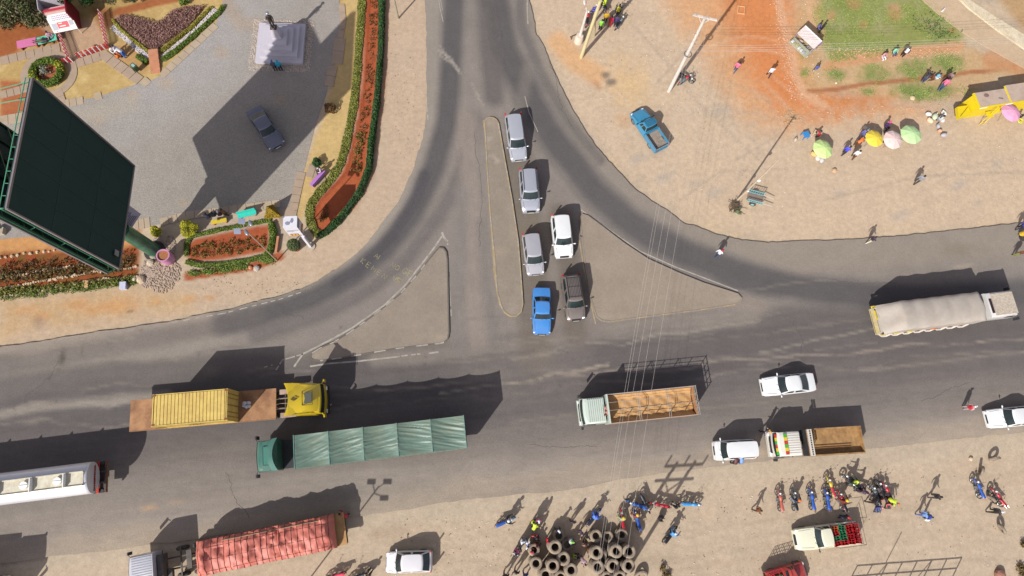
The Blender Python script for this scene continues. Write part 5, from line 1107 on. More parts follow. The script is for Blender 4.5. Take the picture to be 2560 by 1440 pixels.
for s in (-1, 1): face_m.ell((.084, s*.032, -.005), (.014, .016, .010), 6, 4, 0); face_m.ell((.092, s*.032, -.005), (.009, .008, .008), 6, 4, 1); face_m.ell((0, s*.094, -.02), (.02, .012, .032), 6, 4, 2)
face_m.ell((.085, 0, -.075), (.014, .026, .008), 8, 4, 3)
fo_ = face_m.build('face', [mat((.7, .68, .65), .3), HAIRM, SKIN, mat((.12, .04, .035), .5)], None, True); face_me = fo_.data; bpy.data.objects.remove(fo_)
vest_me = small_mesh(MB().rings([[(r*cos(a), r*1.28*sin(a), z) for a in [2*pi*j/14 for j in range(14)]] for z, r in ((-.06, .155), (.12, .15), (.30, .158), (.42, .165), (.50, .13), (.53, .085))], cap=False), 'vest', BY)
skirt_me = small_mesh(MB().rings([[(r*cos(a)*(1+.05*cos(5*a)), r*1.1*sin(a), z) for a in [2*pi*j/16 for j in range(16)]] for z, r in ((-.62, .27), (-.3, .22), (.02, .165), (.10, .145))], cap=False), 'skirt', BY)
npers = [0]
def person(px, py, ang, pose, shirt, trous, label, head='hair', headcol=None, vest=None, skirt=None, base=None, z=0., sleeve=True, at=None, sc=None, group=None, tilt=0., shoes=None):
    if pose not in POSES: POSES[pose] = make_body(pose)
    bm_, h, up, fw, (pel, ch) = POSES[pose]
    if base is None: base = 0
    g = at if at is not None else G(px, py, base)
    t = thing('person', label, 'person', (g.x, g.y, base+z), radians(ang), group); s = sc or random.uniform(.94, 1.04); t.scale = (s, s, s)
    if tilt: t.rotation_euler = (0, radians(tilt), radians(ang))
    o = bpy.data.objects.new('body', bm_); COL.objects.link(o); o.parent = t
    setmat(o, 1, shirt); setmat(o, 2, trous); setmat(o, 4, shirt if sleeve else SKIN)
    if shoes: setmat(o, 3, shoes)
    R = Matrix((fw, up.cross(fw), up)).transposed().to_4x4(); MH = Matrix.Translation(h) @ R
    def add(me, nm, m=None, M=MH):
        c = bpy.data.objects.new(nm, me); COL.objects.link(c); c.parent = t; c.matrix_local = M
        if m: setmat(c, 0, m)
        return c
    add(face_me, 'face')
    if head == 'hair': add(hair_me, 'hair')
    elif head == 'cap': add(cap_me, 'cap', headcol)
    elif head == 'helmet': hh = add(hel_me, 'helmet', headcol); v = bpy.data.objects.new('visor', vis_me); COL.objects.link(v); v.parent = hh
    elif head == 'scarf': add(hel_me, 'headscarf', headcol, MH @ Matrix.Scale(.88, 4))
    ax = (ch-pel).normalized(); yy = Vector((0, 1, 0)); xx = yy.cross(ax).normalized(); MT = Matrix.Translation(pel) @ Matrix((xx, yy, ax)).transposed().to_4x4()
    if vest: add(vest_me, 'vest', vest, MT)
    if skirt: add(skirt_me, 'skirt', skirt, Matrix.Translation(pel))
    npers[0] += 1; return t
def hive(): return cl(216, 240, 60)
HV = cl(214, 236, 50); HG = cl(150, 220, 70); CW = cl(238, 236, 236); CPK = cl(232, 120, 160); CRD = cl(206, 40, 56); CBL = cl(60, 90, 190); CLB = cl(130, 170, 230); CNV = cl(40, 42, 70); CDK = cl(40, 36, 40); CGR = cl(150, 150, 156); CBN = cl(120, 74, 44); CTQ = cl(40, 176, 214); CYL = cl(230, 190, 50); COR = cl(230, 120, 40); CJN = cl(66, 84, 124); CPU = cl(110, 60, 150); CKH = cl(170, 150, 110)
Z = ZR
person(2166, 606, 20, 'walk', cl(60, 40, 60), cl(230, 220, 190), 'person in a dark top and cream trousers stepping over the asphalt edge', base=Z)
person(1789, 640, 35, 'walk', CW, CJN, 'person in white shirt walking across the right slip road', base=Z, headcol=CRD, head='cap')
person(2284, 458, 40, 'walk', CGR, cl(70, 66, 60), 'lone person in a grey shirt walking over the open dirt')
person(2540, 572, 15, 'walk', cl(70, 74, 160), CNV, 'person in blue and white clothes at the right edge of the photo', base=Z)
person(2548, 588, 200, 'stand', CYL, CBN, 'person in a yellow skirt below the blue one at the right edge', skirt=CYL, base=Z)
person(2532, 640, 80, 'stand', CBN, cl(150, 150, 90), 'person on the road carrying a wide reddish basin on the head', base=Z)
q = G(2532, 640, Z); o = MB().rings([[(r*cos(a), r*sin(a), z) for a in [2*pi*j/18 for j in range(18)]] for z, r in ((0, .2), (.02, .34), (.14, .42), (.15, .39), (.06, .30), (.05, .02))], cap=False).build('basin', mat(C(214, 130, 120), .6, var=.3, scale=9), None, True, (q.x, q.y, Z+1.76)); tag(o, 'wide reddish basin carried on a head near the right edge', 'basin')
person(2405, 1020, 10, 'stand', cl(226, 190, 190), cl(210, 180, 180), 'person in red and white walking alone on the right road shoulder', head='cap', headcol=CW, base=Z, vest=CRD)
person(1884, 1273, -20, 'walk', cl(140, 84, 44), cl(90, 60, 40), 'person in a brown jacket walking alone left of the motorcycle row', sleeve=True)
person(2322, 1240, 5, 'walk', CDK, cl(90, 84, 86), 'person dressed in black striding above the blue pair')
person(2292, 1284, -10, 'walk', CLB, cl(110, 120, 190), 'taller of two people in blue walking side by side'); person(2306, 1290, -25, 'stand', CBL, CNV, 'shorter person in deep blue holding a white bag', sc=.8)
q = G(2312, 1298, 0); o = MB().ell((0, 0, .3), (.22, .16, .28), 10, 7).build('white_bag', CW, None, True, (q.x, q.y, 0)); tag(o, 'stuffed white bag beside the shorter person in blue', 'bag')
person(2468, 1276, 0, 'walk', CDK, CDK, 'person in black with a white cap walking below the red motorcycle', head='cap', headcol=CW)
person(1834, 180, 50, 'walk', cl(236, 120, 150), CJN, 'person in a pink top and jeans on the orange soil'); person(1918, 192, 80, 'walk', CW, CNV, 'person in a white top walking on the orange soil', head='cap', headcol=CBN); person(2032, 182, 80, 'walk', cl(80, 96, 170), cl(180, 160, 130), 'child in a blue shirt on the worn grass', sc=.8)
person(2205, 142, -70, 'sit', cl(216, 160, 160), CW, 'person in pink top and white trousers sitting at the grass edge', z=-.35); person(2232, 132, -80, 'sit', cl(150, 220, 180), CJN, 'person in a mint shirt sitting on the grass edge', z=-.3); person(2252, 142, 40, 'stand', CDK, CDK, 'person in black and white standing at the grass edge', tilt=0, vest=CW)
person(2303, 206, 50, 'bend', cl(44, 44, 60), CJN, 'person in navy bending beside the light blue one'); person(2326, 200, 200, 'sit', CBN, CKH, 'person in brown crouching between navy and light blue', z=-.3); person(2336, 194, -60, 'squat', cl(130, 210, 240), CW, 'person in light blue crouching on the lower lawn')
person(2345, 228, 60, 'stand', cl(230, 110, 140), CJN, 'person in a pink top and jeans on the lower lawn', tilt=20); person(2358, 206, 30, 'stand', cl(150, 120, 120), CDK, 'person in a striped grey top behind the pink one')
# under and by the parasols
person(2104, 386, 40, 'walk', cl(84, 84, 220), CNV, 'person in a bright blue shirt left of the yellow parasol', head='cap', headcol=CDK); person(2134, 366, 30, 'bend', COR, CBN, 'person in orange bending between blue and white shirts'); person(2128, 396, 60, 'walk', CW, CBN, 'person in a white shirt and brown trousers near the parasols'); person(2146, 346, 50, 'walk', cl(110, 110, 170), cl(96, 90, 120), 'person in a grey-blue shirt left of the yellow parasol', head='cap', headcol=CGR)
person(2206, 320, -60, 'sit', cl(80, 40, 110), CDK, 'person in purple and pink seated behind the yellow parasol', z=0, head='scarf', headcol=cl(240, 60, 160)); person(2040, 375, 0, 'sit', CYL, CDK, 'vendor in yellow seated left of the lone green parasol', z=-.1); person(2044, 340, 180, 'squat', CRD, CDK, 'vendor in red and black crouching behind the lone green parasol'); person(2347, 305, 120, 'squat', cl(210, 206, 200), CGR, 'person in pale clothes crouching by the white sacks')
person(2212, 366, 90, 'sit', cl(220, 70, 50), CDK, 'vendor in red seated between the yellow and pale pink parasols', z=-.05); person(2540, 300, 120, 'sit', CDK, CGR, 'person in black sitting under the pink parasol')
# statue visitors, garden benches
person(691, 178, 100, 'stand', cl(90, 92, 104), CDK, 'person in grey with a blue cap at the monument steps', head='cap', headcol=cl(40, 110, 200), base=.03); person(704, 178, 100, 'stand', CTQ, CDK, 'person in a bright turquoise jacket at the monument steps', head='scarf', headcol=CTQ, base=.03)
person(527, 549, 110, 'sit', CNV, CNV, 'leftmost of three people sitting on the yellow bench', z=0, head='cap', headcol=CNV, sleeve=True); person(541, 545, 110, 'sit', cl(30, 60, 80), CDK, 'middle person in dark teal on the yellow bench', z=0); person(556, 543, 110, 'sit', cl(70, 36, 60), cl(60, 50, 40), 'rightmost person on the yellow bench wearing a white cap', z=0, head='cap', headcol=CW); person(569, 540, 80, 'stand', CBN, CDK, 'person in brown standing at the end of the yellow bench')
person(806, 432, -160, 'sit', cl(226, 200, 206), CDK, 'person with long dark hair sitting on the purple bench', z=0)
person(134, 98, -60, 'sit', cl(210, 160, 180), cl(90, 66, 50), 'person in pink and grey sitting on the mint bench'); 
p = person(80, 108, 196, 'stand', CDK, cl(90, 84, 60), 'person in black lying on the pink bench', at=G(84, 107, .5), z=.62, sleeve=True); p.rotation_euler = (0, radians(-88), radians(192)); p.location.z = .60
person(290, 134, -40, 'sit', CW, CNV, 'left person in white and navy of the group by the flower bed', z=-.05); person(303, 140, 10, 'stand', cl(236, 226, 240), COR, 'middle person in white with an orange skirt by the flower bed', skirt=COR); person(316, 143, 170, 'bend', CW, cl(40, 120, 220), 'right person in white and bright blue by the flower bed'); person(298, 148, 80, 'sit', COR, CBN, 'child in orange sitting in front of the group by the flower bed', sc=.7, z=-.1)
person(6, 566, -80, 'sit', cl(90, 110, 190), CGR, 'person in blue sitting at the left edge under the billboard', head='cap', headcol=CW)
# lorry park
person(873, 1288, 160, 'bend', CRD, CDK, 'person in a red top in the shade of the red-covered lorry'); person(1905, 1082, 120, 'walk', cl(226, 216, 214), CDK, 'person in white walking between the van and the tipper', base=Z, head='cap', headcol=cl(220, 160, 60)); person(1828, 1158, 80, 'bend', cl(100, 50, 50), CDK, 'person in maroon at the side of the white van', base=Z); person(1843, 1156, 95, 'bend', CLB, CJN, 'person in a light blue shirt leaning into the white van', base=Z)
person(2096, 1290, -40, 'armup', CDK, CJN, 'person in jeans leaning on the cream pickup', head='cap', headcol=CRD)
TYP = [((1330, 1302), -30, 'stand', CDK, HV, None, 'yellow-vested person standing apart at the top of the tyre crowd'), ((1331, 1320), 60, 'bend', HV, None, None, 'person in an all-yellow top second from the top of the crowd'), ((1343, 1298), -90, 'stand', cl(220, 100, 150), None, CW, 'person in pink with a white cap at the top right of the crowd'),
       ((1333, 1335), -80, 'stand', cl(196, 60, 76), None, None, 'person in dull red below the yellow tops'), ((1302, 1350), 0, 'stand', cl(200, 205, 216), None, CW, 'person in white and grey at the left of the crowd'), ((1314, 1352), 20, 'stand', cl(120, 130, 180), None, CW, 'person in lilac-blue with a white cap in the crowd'), ((1317, 1362), -40, 'sit', CW, None, None, 'person in a white jacket sitting among the crowd'), ((1324, 1376), 0, 'sit', cl(216, 176, 166), None, CRD, 'person with a red cap beside the leftmost tyre stack'),
       ((1298, 1368), 200, 'stand', CDK, None, None, 'person in black left of the white jackets'), ((1293, 1372), 240, 'sit', cl(230, 110, 170), None, CPK, 'person in bright pink sitting at the far left of the crowd'), ((1287, 1380), 240, 'walk', cl(200, 190, 190), None, None, 'person in pale grey walking below the pink one'), ((1366, 1348), 20, 'armup', cl(224, 30, 60), None, None, 'person in bright red left of the tyre stacks'), ((1423, 1350), -20, 'sit', cl(120, 160, 160), CW, HG, 'person in a white and lime vest beside the shaded tyre'),
       ((1391, 1322), -60, 'walk', CNV, None, CW, 'person in navy with white trim above the tyres'), ((1428, 1302), 90, 'stand', cl(70, 64, 70), None, None, 'person in dark grey standing alone above the tyres'), ((1448, 1328), 30, 'walk', cl(74, 44, 90), None, None, 'person in dark purple beside the blue motorcycle'), ((1432, 1388), 0, 'sit', cl(50, 60, 30), HV, None, 'yellow-vested person sitting among the tyre stacks'), ((1449, 1391), -60, 'bend', cl(196, 160, 170), None, None, 'person in dusty pink bending between the tyre groups'), ((1470, 1372), -30, 'sit', CDK, COR, None, 'person with an orange vest by the right tyre group'), ((1460, 1360), 100, 'sit', cl(180, 130, 110), None, None, 'person with bare arms sitting right of the crowd'),
       ((1262, 1433), 260, 'walk', CDK, None, None, 'person in black at the bottom edge left of the tyres'), ((1288, 1425), 250, 'walk', CDK, None, None, 'second dark figure at the bottom edge near the tyres'), ((1311, 1432), -80, 'walk', cl(70, 66, 130), None, None, 'person in indigo at the bottom edge beside the tyres'), ((1344, 1345), 150, 'squat', cl(60, 40, 40), None, None, 'person in dark brown crouching in the tyre shadow'), ((1338, 1362), 30, 'sit', cl(150, 70, 70), None, None, 'person in maroon sitting behind the leftmost tyres')]
for (x, y), a, po, sh, ve, hd, lb in TYP: person(x, y, a, po, sh, random.choice([CDK, CJN, CBN, CKH]), lb, head='cap' if hd else 'hair', headcol=hd, vest=ve, sleeve=random.random() < .5)
person(1689, 1264, 150, 'sit', CDK, CDK, 'person in black sitting left of the light blue motorcycle', z=-.1); person(1644, 1292, -30, 'sit', cl(56, 48, 56), CDK, 'person in dark clothes sitting below the red motorcycle', z=-.1)
# ---------------------------------------------------------------- motorcycles in place
def rider(b, shirt, trous, label, head='helmet', headcol=None, vest=None, x=-.15):
    o, c, a = b; at = c+Vector((cos(a), sin(a), 0))*x
    person(0, 0, math.degrees(a), 'ride', shirt, trous, label, head, headcol, vest, at=at, z=0, base=0, sleeve=True)
bike((1936, 1227), (1944, 1274), BO, BO, 'red-seated motorcycle at the left end of the parked row')
b = bike((1973, 1225), (1979, 1273), BG, BK, 'motorcycle with grey guards, second from the left of the row'); rider(b, cl(50, 52, 66), CGR, 'rider with an orange helmet waiting in the parked row', headcol=COR)
bike((2014, 1224), (2022, 1270), SB, SB, 'blue-seated motorcycle third from the left of the row'); bike((2052, 1225), (2060, 1272), SB, SB, 'blue-seated motorcycle beneath the red and yellow one')
bike((2056, 1190), (2074, 1244), BY, cl(220, 60, 80), 'motorcycle with a long red and yellow seat in the row')
b = bike((2086, 1232), (2100, 1272), BR, BK, 'red motorcycle right of the red and yellow seat'); rider(b, cl(140, 40, 40), CBN, 'rider in dark red with a yellow helmet', headcol=cl(240, 200, 20), x=-.05)
b = bike((2098, 1188), (2136, 1218), BK, BK, 'black motorcycle whose rider wears a lime jacket'); rider(b, cl(50, 80, 60), CDK, 'rider in a black and lime jacket', head='scarf', headcol=HV, vest=HV)
b = bike((2118, 1212), (2152, 1232), BK, cl(70, 30, 60), 'black motorcycle beneath the lime jacket'); rider(b, cl(70, 30, 60), CDK, 'rider in plum behind the lime jacket', head='hair')
bike((2184, 1206), (2196, 1246), BK, BK, 'black motorcycle at the top of the right cluster'); bike((2168, 1216), (2184, 1258), BG, BK, 'grey motorcycle at the left of the right cluster'); bike((2196, 1210), (2214, 1250), BR, BK, 'motorcycle with a red tank in the right cluster')
person(2207, 1246, -40, 'bend', HV, CBN, 'person in a yellow-lime vest at the right cluster of motorcycles', head='cap', headcol=COR); person(2196, 1248, 120, 'sit', cl(200, 130, 110), CDK, 'person in salmon in the middle of the right cluster', z=-.1); person(2186, 1266, -90, 'sit', cl(70, 80, 150), CJN, 'person in blue below the right motorcycle cluster', z=-.1, head='cap', headcol=cl(216, 150, 140)); person(2212, 1258, -90, 'sit', cl(214, 110, 110), CDK, 'person in coral at the lower right of the cluster', z=-.1); person(2168, 1252, 170, 'walk', CDK, CDK, 'dark figure stepping left away from the right cluster')
bike((2424, 1202), (2440, 1240), SB, SB, 'blue-seated motorcycle with a yellow screen standing near two tyres'); bike((2466, 1222), (2496, 1266), BR, BR, 'red motorcycle standing alone beside a slumped tyre')
b = bike((1284, 1292), (1240, 1310), BLB, SB, 'blue motorcycle alone at the left of the crowd'); rider(b, CDK, CNV, 'rider in black on the lone blue motorcycle', headcol=CW, x=.1)
b = bike((1497, 1272), (1464, 1308), SB, CNV, 'blue motorcycle pointing up and right above the tyres'); rider(b, cl(90, 140, 230), CBL, 'rider in light blue above the tyres', headcol=CBL, x=-.05)
b = bike((1546, 1270), (1552, 1326), BR, BR, 'red-seated motorcycle facing up above the right tyres'); rider(b, cl(180, 190, 140), CKH, 'rider in khaki with a yellow helmet on the red seat', headcol=CYL, x=.05)
b = bike((1578, 1268), (1594, 1328), SB, SB, 'blue-seated motorcycle right of the red-seated one'); rider(b, cl(150, 60, 60), CBN, 'rider with a yellow helmet on the right blue seat', headcol=CYL, x=.3)
bike((1572, 1250), (1606, 1262), cl(30, 90, 170), cl(30, 100, 190), 'blue motorcycle leaning at the crossed pole shadow', lean=14); bike((1618, 1272), (1602, 1240), BK, BK, 'black motorcycle tangled beside the leaning blue one'); bike((1622, 1258), (1664, 1268), BR, BR, 'red motorcycle parked sideways on the pole shadow'); bike((1744, 1258), (1700, 1256), BLB, BLB, 'sky blue motorcycle parked sideways right of the pole shadow')
b = bike((1684, 1318), (1656, 1350), BK, BK, 'black motorcycle parked right of the tyres'); rider(b, cl(90, 160, 220), CDK, 'rider in blue and white right of the tyres', head='cap', headcol=CW, x=.05)
bike((1467, 38), (1462, 72), BR, BK, 'red motorcycle behind the white lamp post'); b = bike((1504, 2), (1510, 40), BK, BK, 'black motorcycle at the top edge by the leaning pole'); rider(b, CDK, CDK, 'rider in a yellow-striped vest at the top edge', head='hair', vest=HV)
bike((1556, 48), (1534, 80), BG, BK, 'silver-grey motorcycle at the right of the pole group'); b = bike((1548, 22), (1536, 54), BR, BK, 'dark red motorcycle in the middle of the pole group'); rider(b, CDK, CDK, 'rider in a bright yellow vest with back turned', head='hair', vest=cl(240, 230, 50))
person(1489, 34, 160, 'sit', cl(110, 90, 200), cl(70, 80, 190), 'person in violet and blue left of the leaning pole', head='cap', headcol=CW); person(1499, 76, 80, 'stand', cl(140, 220, 90), CDK, 'person in a lime vest at the foot of the pole group', vest=HG); person(1511, 58, 90, 'stand', cl(214, 170, 30), CDK, 'person in a mustard shirt in the pole group', head='cap', headcol=cl(170, 130, 110)); person(1523, 66, 250, 'armup', cl(206, 40, 76), CRD, 'person in crimson in the pole group'); person(1537, 66, 260, 'stand', cl(70, 60, 110), CNV, 'person in indigo beside the crimson one', sc=.95)
bike((1722, 196), (1694, 214), BR, BG, 'motorcycle leaning at the foot of the tall white power pole'); bike((1722, 206), (1700, 196), BK, BK, 'second motorcycle by the tall power pole')
bike((822, 1440), (858, 1431), cl(230, 50, 80), cl(240, 60, 90), 'motorcycle with a bright pink-red seat at the bottom edge', lean=4); bike((878, 1447), (910, 1436), cl(30, 110, 90), BK, 'dark green motorcycle at the bottom edge beside the red one'); person(921, 1436, 60, 'sit', cl(200, 170, 140), CDK, 'person in beige at the bottom edge by the motorcycles')
# ================================================================ TYRES
TYR = mat(C(184, 164, 140), .9, var=.25, scale=4, bump=.3, dirt=C(80, 70, 62), dirtamt=.75, name='dusty_rubber')
m = MB(); R0 = []
prof = [(.30, -.10), (.36, -.13), (.47, -.135), (.535, -.10), (.55, 0), (.535, .10), (.47, .135), (.36, .13), (.30, .10), (.33, .02)]
k0 = 0
for i in range(28):
    a = 2*pi*i/28
    for r_, z_ in prof: m.v.append((r_*cos(a), r_*sin(a), z_+.135))
n_ = len(prof)
for i in range(28):
    for j in range(n_):
        a = i*n_+j; b = ((i+1) % 28)*n_+j; a2 = i*n_+(j+1) % n_; b2 = ((i+1) % 28)*n_+(j+1) % n_; m.f.append((a, b, b2, a2)); m.m.append(0)
tyre_me = small_mesh(m, 'truck_tyre', TYR)
def tyre(x, y, z, label, rot=(0, 0, 0), s=1.):
    o = bpy.data.objects.new('truck_tyre', tyre_me); COL.objects.link(o); o.location = (x, y, z); o.rotation_euler = rot; o.scale = (s, s, s); tag(o, label, 'tyre', 'used lorry tyres'); return o
STK = [((1397, 1339), 3, 'shaded stack at the top of the left tyre group', .95), ((1388, 1368), 6, 'stack beside the red-shirted person', 1.02), ((1335, 1375), 4, 'leftmost tall stack of the left group', .9), ((1418, 1362), 2, 'low shaded stack right of centre in the left group', .95), ((1409, 1397), 6, 'stack next to the seated yellow vest', 1.), ((1340, 1409), 5, 'left stack in the second row of the left group', .95), ((1382, 1415), 7, 'centre stack of the left group', 1.), ((1428, 1426), 6, 'lower right stack of the left group', 1.), ((1364, 1438), 5, 'bottom edge stack of the left group', 1.), ((1402, 1444), 4, 'bottom edge stack right of centre, left group', 1.),
       ((1490, 1340), 4, 'shaded back left stack of the right group', .95), ((1520, 1342), 3, 'shaded back middle stack of the right group', .85), ((1555, 1337), 4, 'shaded back right stack of the right group', .9), ((1492, 1382), 6, 'left stack in the middle row, right group', 1.), ((1541, 1378), 7, 'middle stack in the middle row, right group', 1.), ((1573, 1379), 7, 'right stack in the middle row, right group', 1.), ((1494, 1418), 6, 'left stack in the front row, right group', 1.), ((1533, 1415), 7, 'middle stack in the front row, right group', 1.), ((1572, 1415), 6, 'right stack in the front row, right group', 1.), ((1518, 1446), 5, 'left bottom edge stack of the right group', 1.), ((1550, 1444), 5, 'right bottom edge stack of the right group', 1.)]
for (x, y), n, lb, s in STK:
    zt = n*.26*s; g = G(x, y, zt)
    for k in range(n):
        j = .05 if k < n-1 else 0
        tyre(g.x+random.uniform(-j, j), g.y+random.uniform(-j, j), k*.262*s, ('top tyre of the ' if k == n-1 else 'lower tyre in the ')+lb, (0, 0, random.random()), s)
for x, y, a, lb in ((1510, 1386, 1.45, 'left of two tyres standing on edge between right group stacks'), (1521, 1384, 1.5, 'right of two tyres standing on edge between right group stacks')):
    g = G(x, y, .5); tyre(g.x-.1, g.y, .55, lb, (0, a, .1))
g = G(1603, 1440, .6); tyre(g.x, g.y, .1, 'big tyre leaning at the lower right of the right group', (.5, .3, 0), 1.1)
for x, y, r, lb in ((2476, 1144, (1.35, 0, .1), 'tyre standing on edge on the dirt below the right road edge'), (2441, 1176, (1.2, 0, 1.2), 'tyre upright beside the blue-seated motorcycle'), (2468, 1250, (1.3, .2, 2.2), 'tyre slumped behind the red motorcycle'), (2492, 1322, (1.25, 0, 2.0), 'lone upright tyre right of the white-capped walker')):
    g = G(x, y, 0); tyre(g.x, g.y, .44, lb, r, .85)
# ================================================================ BILLBOARD
GRN = mat(C(30, 96, 66), .45, var=.15, scale=2, dirt=C(20, 60, 46), dirtamt=.5, name='green_steel'); GRN2 = mat(C(96, 176, 136), .5, var=.1, name='green_tube'); DKPANEL = mat((.011, .034, .031), .75, var=.08, scale=.5, spec=.2, name='dark_poster'); GFR = mat(C(150, 140, 140), .6, .2, var=.1)
zb_, zt_ = 7.25, 19.9
A = G(335, 415, zb_); B_ = G(297, 672, zb_); base = G(388, 628)
t = thing('billboard', 'towering billboard with two dark green faces on one thick green column', 'billboard', (base.x, base.y, 0))
lo = lambda p, z: (p.x-base.x, p.y-base.y, z)
d = (B_-A).normalized(); nrm = Vector((-d.y, d.x, 0)); nrm = nrm if nrm.x < 0 else -nrm    # away from the camera side
def panel(P, Q, back, name):
    m = MB(); th = back*.16; m.hexa([lo(P, zb_), lo(Q, zb_), lo(Q+th, zb_), lo(P+th, zb_), lo(P, zt_), lo(Q, zt_), lo(Q+th, zt_), lo(P+th, zt_)]); o = m.build(name, DKPANEL, t)
    f = MB(); e = (Q-P).normalized()
    for a, b, z0, z1 in ((P, P, zb_, zt_), (Q, Q, zb_, zt_), (P, Q, zb_, zb_), (P, Q, zt_, zt_)):
        f.bar((lo(a-back*.02, z0)), (lo(b-back*.02, z1)), .10, .16)
    f.build('panel_frame', GFR, o)
    sm_ = MB(); e2 = (Q-P)
    for k in range(1, 5): s_ = P+e2*k/5; sm_.bar(lo(s_-back*.012, zb_+.05), lo(s_-back*.012, zt_-.05), .03)
    for z in (zb_+4.2, zb_+8.4): sm_.bar(lo(P-back*.012, z), lo(Q-back*.012, z), .03)
    sm_.build('sheet_seams', mat((.014, .038, .035), .7), o)
    g = MB()
    for k in range(7): z = zb_+.6+k*(zt_-zb_-1.2)/6; g.bar(lo(P+back*.28, z), lo(Q+back*.28, z), .09)
    for k in range(6): s = P.lerp(Q, k/5); g.bar(lo(s+back*.22, zb_+.2), lo(s+back*.22, zt_-.2), .12)
    g.build('panel_bracing', GRN, o); return o
p1_ = panel(A, B_, nrm, 'poster_panel')
S2 = G(268, 683, zb_); N2 = S2+(Vector((-32.09, 21.33, 0))*.92-Vector((-28.76, 14.39, 0))*.92); N2.z = zb_
d2 = (N2-S2).normalized(); n2 = Vector((-d2.y, d2.x, 0)); n2 = n2 if n2.x > 0 else -n2
ln = (B_-A).length; N2 = S2+d2*ln
panel(N2, S2, n2, 'poster_panel')
f = MB()
for P in (B_+nrm*.3, S2):
    f.tube([lo(P, zb_), lo(P, zt_)], .06, 6)
PA, PB = B_+nrm*.3, S2
for k in range(5): z = zb_+(zt_-zb_)*k/4; f.tube([lo(PA, z), lo(PB, z)], .035, 5)
for k in range(5):
    z = zb_+.1 if k % 2 == 0 else zt_
f.build('end_ladder', GRN2, t)
f = MB(); Wk0, Wk1 = A-nrm*.0+nrm*.45, A+nrm*.45
f.tube([lo(A+nrm*.36, zt_+.05), lo(B_+nrm*.36, zt_+.05)], .035, 6)
for k in range(12): P = A.lerp(B_, k/11); f.bar(lo(P+nrm*.1, zt_+.05), lo(P+nrm*.36, zt_+.05), .03)
f.build('top_walkway', GRN2, t)
pc = (A+B_+S2+N2)/4; f = MB(); f.tube([lo(base, 0), lo(Vector((base.x, base.y, 0)), 5.8)], .62, 20)
f.build('column', mat(C(44, 110, 80), .35, var=.2, scale=3, dirt=C(170, 190, 176), dirtamt=.25), t, True)
f = MB(); f.tube([lo(base, 0), lo(base, .12)], .95, 20); f.build('base_plate', mat(C(70, 60, 54), .9), t)
f = MB(); M_ = (A+B_)/2+nrm*.5; f.bar(lo(base, 6.0), lo(M_, 6.9), .6); f.bar(lo(base, 6.2), lo((S2+N2)/2+n2*.3, 6.9), .6)
for P in (A+nrm*.4, B_+nrm*.4, S2+n2*.3, N2+n2*.3): f.bar(lo(base, 6.6), lo(P, zb_+.1), .22)
f.build('cantilever_beams', GRN, t)
q = G(290, 633, zb_+.9); f = MB(); f.box(-.02, .02, -.22, .22, -.28, .28); sg = f.build('small_plate', mat(C(150, 150, 150), .7), t, loc=lo(q-nrm*.08, 8.2), rz=atan2(nrm.y, nrm.x))
# advert slab hung on the column
SP = G(322, 548, 5.0); f = MB(); ad = Vector((cos(1.15), sin(1.15), 0)); W2 = ad*.95
f.hexa([lo(SP-W2, 4.0), lo(SP+W2, 4.0), lo(SP+W2+Vector((-.12, .08, 0)), 4.0), lo(SP-W2+Vector((-.12, .08, 0)), 4.0), lo(SP-W2, 6.6), lo(SP+W2, 6.6), lo(SP+W2+Vector((-.12, .08, 0)), 6.6), lo(SP-W2+Vector((-.12, .08, 0)), 6.6)])
ap = f.build('notice_panel', mat(C(186, 184, 206), .5, var=.06), t)
f = MB()
for k in range(9): z = 4.4+k*.22; a = SP-W2*(.7-.05*(k % 3)); b = SP+W2*(.6-.08*((k*5) % 4)); off = Vector((.02, -.012, 0)); f.bar(lo(a+off, z), lo(b+off, z), .02, .07)
f.build('notice_text', mat(C(110, 110, 140), .6), ap)
# ================================================================ POLES, LAMPS, WIRES
def pole_thing(name, label, cat, b, tp, r0, r1, m, H=None, base=0):
    g = G(*b, base); h = H or height_of(b, tp); q = G(*tp, h); t = thing(name, label, cat, (g.x, g.y, base))
    MB().tube([(0, 0, 0), ((q.x-g.x), (q.y-g.y), h)], [r0, r1], 10).build('pole', m, t, True); return t, h, (q.x-g.x, q.y-g.y)
WOODW = mat(C(236, 226, 214), .8, var=.10, scale=3, dirt=C(196, 176, 160), dirtamt=.4, name='whitewashed_wood'); WOODB = mat(C(226, 210, 158), .8, var=.1, scale=3, name='pale_wood'); INS = mat(C(176, 160, 150), .4, var=.2)
t, h, off = pole_thing('power_pole', 'tall whitewashed power pole with a cross arm on the open dirt', 'pole', (1672, 228), (1763, 44), .20, .13, WOODW); PX_, PY_, PH = t.location.x+off[0], t.location.y+off[1], h
ca, cb = G(1733, 36, h-.1), G(1793, 50, h-.1); gl = t.location
f = MB(); f.bar((ca.x-gl.x, ca.y-gl.y, h-.15), (cb.x-gl.x, cb.y-gl.y, h-.15), .16, .12)
mid = ((ca.x+cb.x)/2-gl.x, (ca.y+cb.y)/2-gl.y)
for P in (ca, cb): f.bar((mid[0], mid[1], h-1.0), ((P.x-gl.x+mid[0])/2, (P.y-gl.y+mid[1])/2, h-.15), .06)
f.build('cross_arm', WOODW, t)
wire_pts = []
for k in (0, .12, .45, .62, 1.): 
    P = ca.lerp(cb, k); MB().tube([(P.x-gl.x, P.y-gl.y, h-.1), (P.x-gl.x, P.y-gl.y, h+.22)], [.05, .03], 6).build('insulator', INS, t); wire_pts.append(Vector((P.x, P.y, h+.2)))
zc = h*.55; MB().torus((off[0]*.55+.08, off[1]*.55, zc), .34, .05, 'z', 18, 6).build('cable_coil', mat(C(120, 110, 110), .6), t, True)
f = MB()
